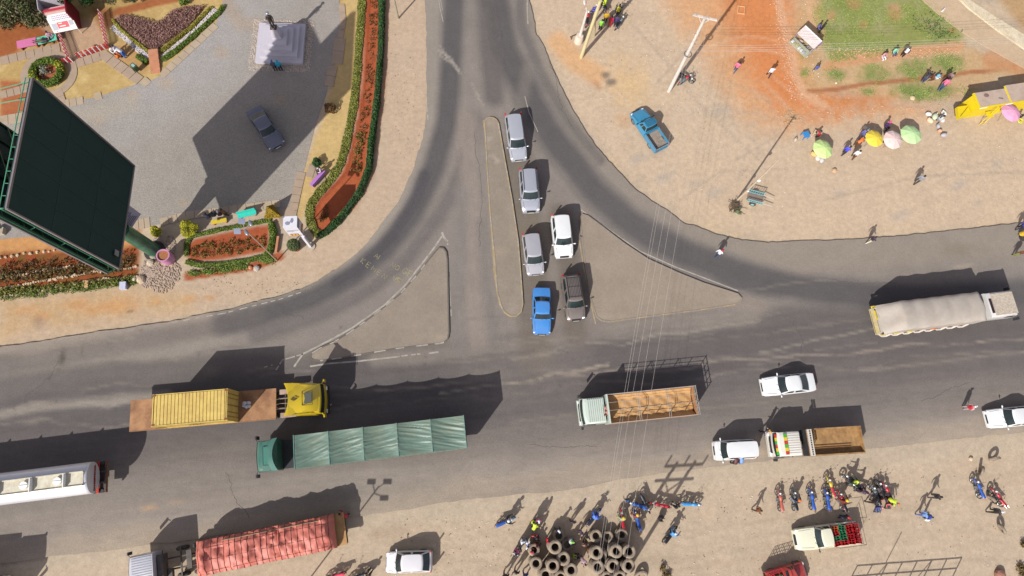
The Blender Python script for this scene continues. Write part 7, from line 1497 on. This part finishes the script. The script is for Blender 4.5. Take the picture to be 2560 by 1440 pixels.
for x, y, n in ((2310, 65, 26), (2330, 75, 34), (2350, 85, 34), (2340, 55, 20), (2370, 90, 24), (2300, 50, 16)):
    for i in range(n): p = G(x+rng.normal(0, 12), y+rng.normal(0, 9)); sp += [(p.x+rng.normal(0, .06), p.y+rng.normal(0, .06), .05+.2*rng.random()) for _ in range(4)]
o = leaves(sp, .10, 'weeds', leafmat(C(116, 134, 76), .5)); tag(o, 'darker tufted weeds at the right of the lawn', 'weeds', kind='stuff')
for x, y, r, lb in ((2558, 1440, .5, 'olive weeds at the bottom right corner'), (2548, 1420, .4, 'brown weeds just above the bottom right corner'), (2556, 1360, .3, 'sparse weeds on the right edge below the tyres'), (1665, 1440, .4, 'dry weed at the bottom edge right of the tyres'), (1655, 1420, .22, 'small dry weed above the bottom edge one')):
    g = G(x, y); P = rng.normal(0, .4, (260, 3))*[r, r, 0]+[g.x, g.y, .05]; P[:, 2] += rng.random(260)*.35; o = leaves(P, .10, 'weed', leafmat(C(126, 104, 62), .5)); tag(o, lb, 'weed')
# litter and little stones scattered on the dirt
def scatter(name, label, zones, n, m, r0, r1, flat=.4):
    S = []
    for k in range(n): x0, y0, x1, y1 = random.choice(zones); p = G(random.uniform(x0, x1), random.uniform(y0, y1)); S.append((p.x, p.y, .02+(ZR if False else 0)))
    pebbles(name, label, S, m, r0, r1, flat)
scatter('litter', 'tiny pale litter scattered over the open dirt', [(1500, 20, 1800, 330), (1750, 300, 2560, 560), (1950, 1260, 2560, 1440), (1100, 1290, 1300, 1440), (1650, 1210, 1900, 1440), (2000, 0, 2050, 240)], 230, mat(C(246, 240, 228), .7, var=.1), .02, .06)
scatter('pebbles', 'small stones scattered over the dirt', [(1500, 20, 1800, 330), (1750, 200, 2560, 560), (1950, 1180, 2560, 1440), (1000, 1290, 1300, 1440), (1650, 1210, 1900, 1440), (960, 20, 1050, 400), (500, 690, 800, 740)], 520, mat(C(150, 128, 108), .9, var=.3), .02, .06)
S = []
for k in range(420): u = random.random(); x, y = ((1940+u*50+random.gauss(0, 9), u*250) if k % 3 else (2000+u*420, 285-u*15+random.gauss(0, 14))); p = G(x, y); S.append((p.x, p.y, .01))
for k in range(300): p = G(2070+random.random()*330, 140+random.gauss(0, 6)-random.random()*15); S.append((p.x, p.y, .01))
pebbles('clods', 'crumbled soil clods along the worn orange path edges', S, mat(C(226, 176, 140), .95, var=.25, scale=2), .03, .10)
S = []
for k in range(240): p = G(1975+random.gauss(0, 12), 292+random.gauss(0, 8)); S.append((p.x, p.y, .01))
pebbles('gravel_heap', 'small heap of broken stones on the soil above the lone green parasol', S, mat(C(206, 170, 130), .95, var=.3), .04, .10)
# ================================================================ PARASOLS AND STALLS
def parasol(x, y, r, z, c, label, c2=None, tilt=(0, 0)):
    g = G(x, y, z); t = thing('parasol', label, 'parasol', (g.x, g.y, 0), random.random(), 'market parasols'); m = mat(C(*c), .7, var=.06, scale=3, name='parasol_cloth'); n = 8; f = MB(); R = []
    for rr, dz in ((.02, .0), (.35, -.06), (.7, -.18), (1, -.36)): R.append([(r*rr*cos(2*pi*j/(n*2))*(1 if j % 2 == 0 else .955), r*rr*sin(2*pi*j/(n*2))*(1 if j % 2 == 0 else .955), dz*r-(0 if j % 2 == 0 else .03*rr)) for j in range(n*2)])
    f.rings(R[::-1], cap=False); c_ = f.build('canopy', m, t, loc=(0, 0, z)); c_.rotation_euler = (radians(tilt[0]), radians(tilt[1]), 0)
    MB().tube([(0, 0, 0), (0, 0, z-.02)], .02, 6).build('pole', CHR, t); f = MB()
    for j in range(n): a = 2*pi*j/n; f.bar((0, 0, -.05), (r*.97*cos(a), r*.97*sin(a), -.38*r), .015)
    f.build('ribs', CHR, c_); return t
parasol(2063, 368, 1.05, 2.0, (218, 242, 156), 'lone pale green parasol at the left of the market', tilt=(4, 3)); parasol(2191, 342, .92, 2.1, (250, 220, 70), 'yellow parasol, leftmost of three side by side'); parasol(2238, 346, .98, 2.0, (246, 214, 206), 'pale pink parasol between the yellow and green ones', tilt=(5, -3)); parasol(2284, 331, 1.08, 2.15, (202, 236, 168), 'pale green parasol, rightmost of three side by side', tilt=(-3, 0)); parasol(2536, 275, 1.1, 2.2, (242, 172, 204), 'bright pink parasol beside the yellow kiosk', tilt=(3, 5))
def sack(x, y, r, label, c=(232, 228, 218)):
    g = G(x, y); f = MB(); f.ell((0, 0, .22), (r, r*.7, .24), 9, 6); f.ell((r*.75, 0, .34), (r*.22, r*.2, .12), 6, 4); o = f.build('sack', mat(C(*c), .85, var=.12, scale=6), None, True, (g.x, g.y, 0), random.random()*6); tag(o, label, 'sack', 'sacks of goods at the market'); return o
for x, y, r, c, lb in ((2318, 288, .34, (240, 232, 224), 'upper left white sack of the heap right of the parasols'), (2334, 294, .42, (214, 226, 190), 'pale green sack in the middle of the heap'), (2322, 304, .36, (244, 216, 180), 'peach sack at the lower left of the heap'), (2356, 286, .34, (244, 240, 226), 'cream sack at the upper right of the heap'), (2352, 302, .32, (246, 236, 226), 'white sack at the right of the heap'), (2346, 330, .24, (236, 176, 140), 'small orange basket-like sack below the heap'), (2342, 318, .28, (190, 186, 186), 'grey sack below the heap'), (2356, 340, .34, (196, 188, 190), 'loose grey bag lowest below the heap'), (2032, 388, .34, (236, 196, 120), 'tan sack at the left of the lone green parasol'), (2042, 396, .40, (226, 220, 206), 'white sack below the lone green parasol'), (2052, 402, .36, (216, 210, 214), 'grey-white sack farthest below the green parasol'), (2174, 356, .3, (238, 232, 226), 'white sack at the lower left of the yellow parasol'), (1986, 352, .22, (214, 196, 180), 'small crumpled bag far left of the green parasol'), (2160, 322, .25, (214, 206, 190), 'pale bag above left of the yellow parasol')): sack(x, y, r, lb, c)
def stool(x, y, c, label, s=.5, h=.45):
    g = G(x, y); t = thing('stool', label, 'stool', (g.x, g.y, 0), .3); MB().box(-s/2, s/2, -s/2, s/2, h-.05, h).build('seat', mat(C(*c), .5), t)
    for a in (-1, 1):
        for b in (-1, 1): MB().bar((a*s*.45, b*s*.45, 0), (a*s*.4, b*s*.4, h-.05), .05).build('leg', mat(C(*c), .5), t)
stool(2009, 343, (60, 150, 220), 'bright blue stool left of the lone green parasol', .62, .6); stool(2216, 360, (214, 70, 50), 'red stool between the yellow and pale pink parasols'); stool(2268, 352, (220, 120, 96), 'coral stool below the right green parasol', .3)
g = G(2050, 344); f = MB(); f.box(-.5, .3, -.25, .2, .4, .46)
for a in (-.45, .25): f.box(a-.03, a+.03, -.2, .15, 0, .4)
o = f.build('bench', mat(C(236, 210, 170), .8), None, False, (g.x-.3, g.y+.25, 0), -.4); tag(o, 'small wooden bench behind the lone green parasol', 'bench')
def rock(x, y, r, label, c=(216, 190, 160), h=.7):
    g = G(x, y); f = MB(); R = []
    for k, (zz, rr) in enumerate(((0, .9), (.35, 1), (.75, .8), (1, .35))): R.append([(r*rr*cos(2*pi*j/9)*(.85+.3*vnoise(np.array([j*1.7+x]), np.array([k*.9]), 4)[0]), r*rr*sin(2*pi*j/9)*(.85+.3*vnoise(np.array([j*1.3]), np.array([k+y]), 6)[0]), zz*r*h*1.4) for j in range(9)])
    o = f.rings(R).build('rock', mat(C(*c), .9, var=.15, scale=4, bump=.3), None, False, (g.x, g.y, 0)); tag(o, label, 'rock'); return o
rock(2085, 427, .27, 'round pale rock alone on the dirt below the green parasol', (216, 176, 140)); rock(2426, 1139+8, .2, 'small pale rock near the upright tyre', (226, 196, 170)); rock(2280, 246, .28, 'pale rock in the lower lawn', (220, 196, 150)); rock(2090, 208, .12, 'little white rock on the grass patch', (240, 226, 190)); rock(378, 657, .34, 'upper pale boulder by the billboard column', (206, 190, 164)); rock(385, 641, .34, 'grey boulder touching the billboard column', (170, 160, 140)); rock(354, 700, .40, 'big pale boulder at the end of the lowest stone row', (214, 190, 160)); rock(337, 699, .22, 'small pale boulder left of the big one', (224, 206, 180)); rock(642, 672, .3, 'white-grey rock below the small red bed', (200, 190, 176)); rock(626, 669, .2, 'pink rock below the small red bed', (220, 150, 110)); rock(174+580, 595, .14, 'small rock at the sign footing', (220, 200, 180)); rock(2015, 141, .18, 'white rock beside the white stall', (240, 230, 220)); rock(2496, 1436, .5, 'brown rock cut by the bottom edge at the right', (170, 120, 100)); rock(236, 118, .22, 'brown rock beside the kiosk shadow', (190, 140, 110))
g = G(312, 716); f = MB(); f.box(-.26, .26, -.33, .33, 0, .42); o = f.build('painted_stone', mat(C(216, 216, 236), .6), None, False, (g.x, g.y, 0), .1); tag(o, 'white painted block at the verge below the billboard', 'marker stone')
g = G(220, 712); f = MB(); f.box(-.16, .16, -.3, .3, 0, .3); o = f.build('marker_stone', mat(C(222, 176, 120), .8), None, False, (g.x, g.y, 0), .1); tag(o, 'tan upright block in the green strip', 'marker stone'); g = G(5, 580); o = MB().box(-.4, .4, -.3, .3, 0, .5).build('concrete_block', mat(C(190, 176, 150), .9), None, False, (g.x, g.y, 0)); tag(o, 'concrete block at the left edge below the seated person', 'block')
# yellow kiosk ------------------------------------------------------
KY = mat(C(250, 222, 20), .5, var=.06, dirt=C(230, 190, 60), dirtamt=.3, name='yellow_sheet'); KR = mat(C(206, 182, 162), .7, var=.06, scale=1.5, dirt=C(160, 132, 118), dirtamt=.5, name='kiosk_roof')
cor = [G(2450, 268, 2.4), G(2434, 233, 2.4), G(2545, 215, 2.4), G(2700, 228, 2.4)]; a, b = G(2450, 268, 2.4), G(2660, 236, 2.4); u = (b-a).normalized(); w = Vector((-u.y, u.x, 0)); dep = (G(2434, 233, 2.4)-a).dot(w)
t = thing('kiosk', 'yellow metal kiosk with a flat brownish-grey roof', 'kiosk', (a.x, a.y, 0), atan2(u.y, u.x)); L_ = (b-a).length
MB().box(.1, L_, .1, dep-.05, 0, 2.3).build('wall', KY, t); MB().box(0, L_, 0, dep, 2.3, 2.42).build('roof', KR, t); f = MB(); f.box(0, L_, -.1, 0, 2.25, 2.45); f.box(-.12, .02, -.1, dep, 2.25, 2.45); f.box(3.35, 3.5, 0, dep+.25, 2.42, 2.46); f.build('roof_trim', KY, t); MB().box(3.5, L_, .02, dep+.3, 2.43, 2.47).build('roof_sheet', KR, t)
for x0, x1 in ((.0, .75), (2.9, 3.6)): MB().box(x0, x1, -.14, -.105, 2.28, 2.44).build('fascia_print', WHT, t)
f = MB(); f.hexa([(-1.55, -.35, .9), (-.15, -.1, .9), (-.15, .9, .9), (-1.25, .9, .9), (-1.55, -.35, 1.3), (-.15, -.1, 1.3), (-.15, .9, 1.3), (-1.25, .9, 1.3)]); f.build('counter', KY, t); f = MB(); f.bar((-1.4, -.2, 1.33), (-.2, .7, 1.33), .04); f.build('counter_strut', mat(C(120, 84, 40), .7), t); f = MB(); f.box(1.6, 2.2, -.75, -.1, 1.2, 1.25); f.build('hatch', KY, t)
f = MB(); f.tube([(2.2, -.15, 2.2), (1.5, -.9, 0)], .03, 5); f.tube([(2.6, -.15, 2.2), (2.0, -.9, 0)], .03, 5)
for k in range(5): f.bar((2.1-k*.12, -.25-k*.13, 1.8-k*.4), (2.5-k*.12, -.25-k*.13, 1.8-k*.4), .03)
f.build('ladder', KY, t)
MB().ell((1.15, dep*.72, 2.43), (.28, .22, .03), 12, 4).build('roof_stain', mat(C(140, 110, 104), .8), t); f = MB(); f.bar((2.3, dep*.42, 2.44), (2.75, dep*.34, 2.44), .07, .03); f.build('roof_debris', mat(C(100, 80, 74), .8), t)
g = G(2405, 276); t = thing('freezer', 'small yellow freezer chest with an oval emblem beside the kiosk', 'freezer', (g.x, g.y, 0), .42-pi/2+1.2); MB().box(-.4, .4, -.3, .3, 0, .85).build('cabinet', mat(C(240, 200, 40), .5), t); f = MB(); f.ell((0, 0, .86), (.22, .15, .015), 14, 4); f.build('emblem', mat(C(240, 220, 170), .5), t); MB().box(-.42, .42, -.32, .32, .8, .855).build('lid', mat(C(236, 196, 80), .5), t)
g = G(2432, 248, .9); f = MB()
for a, b, c in ((0, 0, 0), (.3, .12, .05), (-.25, .08, .02)): f.box(a-.2, a+.2, b-.15, b+.15, c, c+.25)
o = f.build('goods_pile', mat(C(220, 232, 236), .6, var=.15, scale=5), None, False, (g.x, g.y, 1.31), .4); tag(o, 'white and blue packets piled on the yellow kiosk counter', 'packets')
g = G(2544, 306); t = thing('wheel', 'yellow spoked wheel lying by the pink parasol', 'wheel', (g.x, g.y, .35)); f = MB(); f.torus((0, 0, 0), .25, .05, 'z', 20, 6)
for k in range(5): f.bar((0, 0, 0), (.25*cos(k*1.257), .25*sin(k*1.257), 0), .09, .04)
f.build('rim', mat(C(240, 232, 70), .5), t, True)
# white market stall ------------------------------------------------
a, b = G(2004, 76, 1.9), G(2042, 112, 1.9); u = (b-a).normalized(); w = Vector((-u.y, u.x, 0)); t = thing('market_stall', 'small white-roofed stall on the worn grass at the upper right', 'stall', ((a.x+b.x)/2, (a.y+b.y)/2, 0), atan2(u.y, u.x)); L_ = (b-a).length/2+.1
MB().hexa([(-L_, -.5, 1.75), (L_, -.5, 1.75), (L_, .45, 2.1), (-L_, .45, 2.1), (-L_, -.5, 1.8), (L_, -.5, 1.8), (L_, .45, 2.15), (-L_, .45, 2.15)]).build('roof', mat(C(228, 214, 208), .6, var=.08), t); MB().box(-L_, L_, .44, .52, 2.05, 2.2).build('roof_edge', WHT, t)
for x in (-1, 1):
    for y in (-.5, .4): MB().box(x*(L_-.06)-.04, x*(L_-.06)+.04, y-.04, y+.04, 0, 1.8).build('post', mat(C(170, 160, 160), .7), t)
f = MB(); f.box(-L_, L_, -1.1, -.2, .8, .86); f.build('counter', mat(C(190, 190, 160), .7, var=.2, scale=4), t)
for k in range(6): q = MB(); q.box(-.12, .12, -.12, .12, 0, .15); o = q.build('goods', mat(C(*random.choice([(230, 230, 230), (190, 180, 120), (180, 190, 200)])), .6), t, loc=(-L_+.25+k*.32, -.75+random.uniform(-.15, .15), .86))
person(2040, 74, -40, 'sit', cl(110, 110, 170), CDK, 'person in lilac-blue sitting in the shade behind the white stall', z=-.1); person(2048, 80, -40, 'stand', CDK, CDK, 'dark figure in the shade behind the white stall', sc=.85); person(2014, 128, 60, 'bend', CDK, CGR, 'dark figure bending at the corner of the white stall', sc=.9); person(2036, 122, 70, 'stand', cl(130, 110, 180), CNV, 'person in violet standing at the right end of the white stall', sc=.85)
g = G(1998, 107); o = MB().ell((0, 0, .2), (.35, .25, .22), 9, 5).build('sack', mat(C(230, 210, 196), .8), None, True, (g.x, g.y, 0)); tag(o, 'pale sack at the left foot of the white stall', 'sack')
# handcart and scrap heap ------------------------------------------
CT = mat(C(150, 206, 206), .5, var=.1, name='teal_paint'); a, b = G(1872, 488, .8), G(1910, 498, .8); u = (b-a).normalized(); g = (a+b)/2; t = thing('handcart', 'pale teal two-wheeled handcart with slatted sides on the open dirt', 'handcart', (g.x, g.y, 0), atan2(u.y, u.x))
MB().box(-.8, .7, -.42, .42, .5, .56).build('deck', mat(C(150, 130, 116), .8, var=.2), t)
for s in (-1, 1):
    f = MB(); f.bar((-.85, s*.48, .56), (.75, s*.48, .56), .05); f.bar((-.85, s*.52, 1.0), (.75, s*.52, 1.0), .05)
    for k in range(8): x = -.82+k*.22; f.bar((x, s*.48, .56), (x, s*.52, 1.0), .045)
    f.build('side_frame', CT, t); f = MB(); f.bar((.7, s*.45, .7), (1.75, s*.40, .55), .045); f.build('shaft', mat(C(230, 214, 206), .6), t); wheel(t, -.1, s*.62, .33, .09, CT, 16)
g = G(1833, 520); t = thing('scrap_heap', 'tangled heap of green and rusty scrap tables at the foot of the slim pole', 'scrap heap', (g.x, g.y, 0)); f = MB()
for k in range(16): a = random.random()*6; p = Vector((random.uniform(-.5, .5), random.uniform(-.5, .5), random.uniform(.1, .6))); d = Vector((cos(a), sin(a), random.uniform(-.4, .6)))*random.uniform(.3, .75); f.bar(p, p+d, .04)
f.build('bent_frames', mat(C(96, 76, 54), .8, var=.3), t); f = MB(); f.box(-.4, .3, -.35, .3, .5, .55); f.bar((-.4, -.35, 0), (-.4, -.35, .5), .06); f.bar((.3, .3, 0), (.3, .3, .5), .06); f.build('tabletop', mat(C(104, 84, 60), .8, var=.3, scale=6), t); f = MB()
for k in range(8): p = Vector((random.uniform(-.1, .5), random.uniform(-.75, 0), random.uniform(.05, .5))); f.ell(p, (.26, .10, .05), 7, 4)
f.build('green_sheets', mat(C(110, 128, 84), .6, var=.3, scale=5), t)
g = G(1862, 482); f = MB(); f.ell((0, 0, .15), (.42, .2, .16), 8, 5); o = f.build('sack', mat(C(236, 216, 190), .8, var=.1), None, True, (g.x, g.y, 0), .5); tag(o, 'cream sack between the slim pole and the handcart', 'sack')
g = G(1876, 511); f = MB(); f.torus((0, 0, .04), .16, .04, 'z', 14, 6); o = f.build('basket', mat(C(236, 206, 190), .7), None, True, (g.x, g.y, 0)); tag(o, 'small pale ring basket below the handcart', 'basket')
# benches ----------------------------------------------------------
def bench(a, b, c, label, w=.45, back=None, h=.46):
    A_, B2 = G(*a, h), G(*b, h); u = (B2-A_).normalized(); g = (A_+B2)/2; L_ = (B2-A_).length/2; t = thing('bench', label, 'bench', (g.x, g.y, 0), atan2(u.y, u.x)); m = mat(C(*c), .5, var=.08)
    MB().box(-L_, L_, -w/2, w/2, h-.06, h).build('seat', m, t)
    for x in (-L_*.8, L_*.8): MB().box(x-.06, x+.06, -w*.4, w*.4, 0, h-.06).build('leg', mat(C(206, 130, 90), .7), t)
    if back: MB().box(-L_, L_, back*w/2-.04, back*w/2+.04, h-.02, h+.42).build('backrest', m, t)
    return t
bench((594, 541), (640, 530), (64, 220, 196), 'turquoise bench above the small red bed', .42, 1); bench((528, 556), (566, 549), (236, 206, 60), 'yellow bench with three seated people', .38, None); bench((778, 464), (810, 428), (200, 136, 214), 'purple bench beside the long bed', .45, -1)
bench((42, 112), (90, 102), (232, 130, 176), 'pink bench with a person lying on it', .85, None, .55); bench((93, 103), (140, 90), (110, 226, 190), 'mint and pink bench left of the red fence', .8, None, .55)
# bin, kiosk of the phone company, picket fences --------------------
g = G(345, 178); t = thing('litter_bin', 'green tilting litter bin near the steps', 'litter bin', (g.x, g.y, 0), -.7); MB().rings([[(.28*k, -.2*k, z), (.28*k, .2*k, z), (-.28*k, .2*k, z), (-.28*k, -.2*k, z)][::-1] for z, k in ((.25, .8), (.95, 1.05))][::1]).build('body', mat(C(40, 92, 60), .5), t); MB().box(-.2, .16, -.13, .13, .951, .97).build('lid', mat(C(170, 200, 190), .4), t)
for s in (-1, 1): MB().bar((0, s*.25, 0), (0, s*.25, .8), .06).build('leg', BLK, t)
RED = mat(C(216, 36, 52), .45, var=.06, name='red_enamel'); WHI = mat(C(244, 232, 226), .5, var=.05)
a, b = G(136, 50, 0), G(196, 38, 0); u = (b-a).normalized(); ang = atan2(u.y, u.x); t = thing('phone_kiosk', 'red and white kiosk with a lime roof edge and a big tilted advert board', 'kiosk', ((a.x+b.x)/2, (a.y+b.y)/2, 0), ang)
MB().box(-1.15, 1.15, .3, .4, 0, 2.6).build('back_wall', mat(C(206, 200, 206), .5), t); MB().box(-1.2, 1.2, .4, .75, 2.5, 2.62).build('roof_edge', mat(C(216, 220, 90), .5), t); MB().box(-1.2, -1.12, -.8, .4, 0, 2.6).build('side_wall', mat(C(190, 184, 190), .5), t); f = MB()
for k in range(7): f.bar((1.16, .4-k*.33, 0), (1.16, .4-k*.33, 2.4), .05)
for z in (.1, .9, 1.7, 2.4): f.bar((1.16, .4, z), (1.16, -1.6, z), .06)
f.hexa([(1.2, .4, 0), (1.24, .4, 0), (1.24, -1.6, 0), (1.2, -1.6, 0), (1.2, .4, 2.4), (1.24, .4, 2.4), (1.24, -1.6, 2.4), (1.2, -1.6, 2.4)]); f.build('side_lattice', mat(C(140, 24, 44), .5), t)
MB().box(-1.15, 1.15, -.75, -.62, 1.9, 2.15).build('fascia', mat(C(206, 60, 80), .5), t); MB().box(-1.1, 1.1, -.62, -.25, 1.86, 1.9).build('shelf', mat(C(236, 180, 180), .5), t); MB().rings([[(-1.05, -.62+q, 1.95+p) for q, p in ((0, 0), (-.3, .1), (-.35, -.12), (-.05, -.2))], [(1.1, -.62+q, 1.95+p) for q, p in ((0, 0), (-.3, .1), (-.35, -.12), (-.05, -.2))]][::-1]).build('awning_roll', mat(C(236, 190, 180), .6), t)
MB().hexa([(-.95, -2.2, .75), (1.25, -2.2, .75), (1.15, -.95, 1.75), (-1.05, -.95, 1.75), (-.95, -2.2, .80), (1.25, -2.2, .80), (1.15, -.95, 1.80), (-1.05, -.95, 1.80)]).build('advert_board', WHI, t)
bd = [c for c in t.children if c.name.startswith('advert_board')][0]
def onb(x, v, d=.015): return (x, -2.2+1.25*v, .80+1.0*v+d)
for x0, x1, v0, v1, m, nm_ in ((-.35, .65, .18, .52, RED, 'red_print'), (-.85, -.4, .12, .5, mat(C(176, 176, 184), .5), 'grey_print'), (.72, 1.1, .25, .52, mat(C(176, 176, 184), .5), 'grey_print')):
    MB().add([onb(x0, v0), onb(x1, v0), onb(x1, v1), onb(x0, v1)], [(0, 1, 2, 3)]).build(nm_, m, bd)
f = MB()
for r_ in range(3):
    for k in range(11): x = -.6+k*.15; v = .64+r_*.1; f.add([onb(x, v), onb(x+.09, v), onb(x+.09, v+.06), onb(x, v+.06)], [(0, 1, 2, 3)])
f.build('key_print', mat(C(130, 126, 170), .5), bd); f = MB()
for x0, x1, v in ((-.2, .1, .42), (-.2, .35, .26), (-.3, .0, .07), (.5, 1.0, .12)): f.add([onb(x0, v, .022), onb(x1, v, .022), onb(x1, v+.05, .022), onb(x0, v+.05, .022)], [(0, 1, 2, 3)])
f.build('line_print', WHI, bd); f = MB()
for x in (-.95, 1.2): f.bar((x, -2.15, 0), (x, -2.15, .78), .06)
f.build('board_legs', WHI, t)
def picket(path, label, n, h=.9):
    A_, B2 = G(*path[0]), G(*path[1]); u = (B2-A_).normalized(); L_ = (B2-A_).length; t = thing('picket_fence', label, 'fence', (A_.x, A_.y, 0), atan2(u.y, u.x)); f = MB()
    for z in (.25, .7): f.bar((0, 0, z), (L_, 0, z), .05)
    f.build('rails', RED, t)
    for k in range(n): x = L_*(k+.5)/n; MB().box(x-.045, x+.045, -.03, .03, .05, h).build('picket', RED if k % 2 == 0 else WHI, t)
picket(((180, 158), (142, 52)), 'red and white picket fence along the left of the paved forecourt', 22); picket(((198, 146), (272, 121)), 'red and white picket fence along the front of the forecourt', 13, .8); picket(((274, 122), (256, 36)), 'red and white picket fence along the right of the forecourt', 18); picket(((164, 160), (186, 155)), 'short red and white fence end at the forecourt corner', 4, .8)
f = MB(); a, b = G(0, 222, 1.0), G(72, 204, 1.0); c, d = G(0, 258, 1.0), G(66, 246, 1.0); f.tube([a, b], .05, 6); f.tube([c, d], .05, 6)
for P in (b, d): f.tube([P, Vector((P.x, P.y, 0))], .04, 6)
o = f.build('green_railing', GRN2, None, True); tag(o, 'two pale green tubular rails left of the billboard top corner', 'railing')
g = G(686, 612); t = thing('brick_frame', 'pair of red brick ledges at the right end of the small bed', 'edging', (g.x, g.y, 0), -.05)
for x in (-.2, .32): MB().box(x-.1, x+.1, -.75, .75, 0, .35).build('ledge', BRK, t)
g = G(1725, 88); f = MB(); pts = [G(x, y) for x, y in ((1845, 16), (1862, 18), (1860, 36), (1844, 34), (1845, 16))]; f.tube([(p.x, p.y, .05) for p in pts], .09, 5); o = f.build('stone_ring', mat(C(230, 170, 120), .9), None); tag(o, 'small square outline of stones on the orange soil', 'stone edging')
g = G(1355+0, 26+0); 
o = MB().box(-.2, .2, -.08, .08, 0, .35).build('marker_stone', WHI, None, False, tuple(G(2355, 28)), .8); tag(o, 'white marker stone beside the footpath at the upper right', 'marker stone')

a_, b_ = G(2090, 1516), G(2356, 1494); u = (b_-a_).normalized(); L_ = (b_-a_).length; t = thing('timber_frame', 'bare timber frame just below the photo, seen by its lattice shadow', 'frame', (a_.x, a_.y, 0), atan2(u.y, u.x)); f = MB()
for z in (2.2, 3.0): f.bar((0, 0, z), (L_, 0, z), .07)
for k in range(8): x = L_*k/7; f.bar((x, 0, 0), (x, 0, 3.0), .07)
for k in (1, 4): f.bar((L_*k/7, 0, 0), (L_*(k+1)/7, 0, 3.0), .05)
f.bar((2.5, 0, 3), (2.5, 0, 5.4), .05); f.build('lattice', WOODB, t)
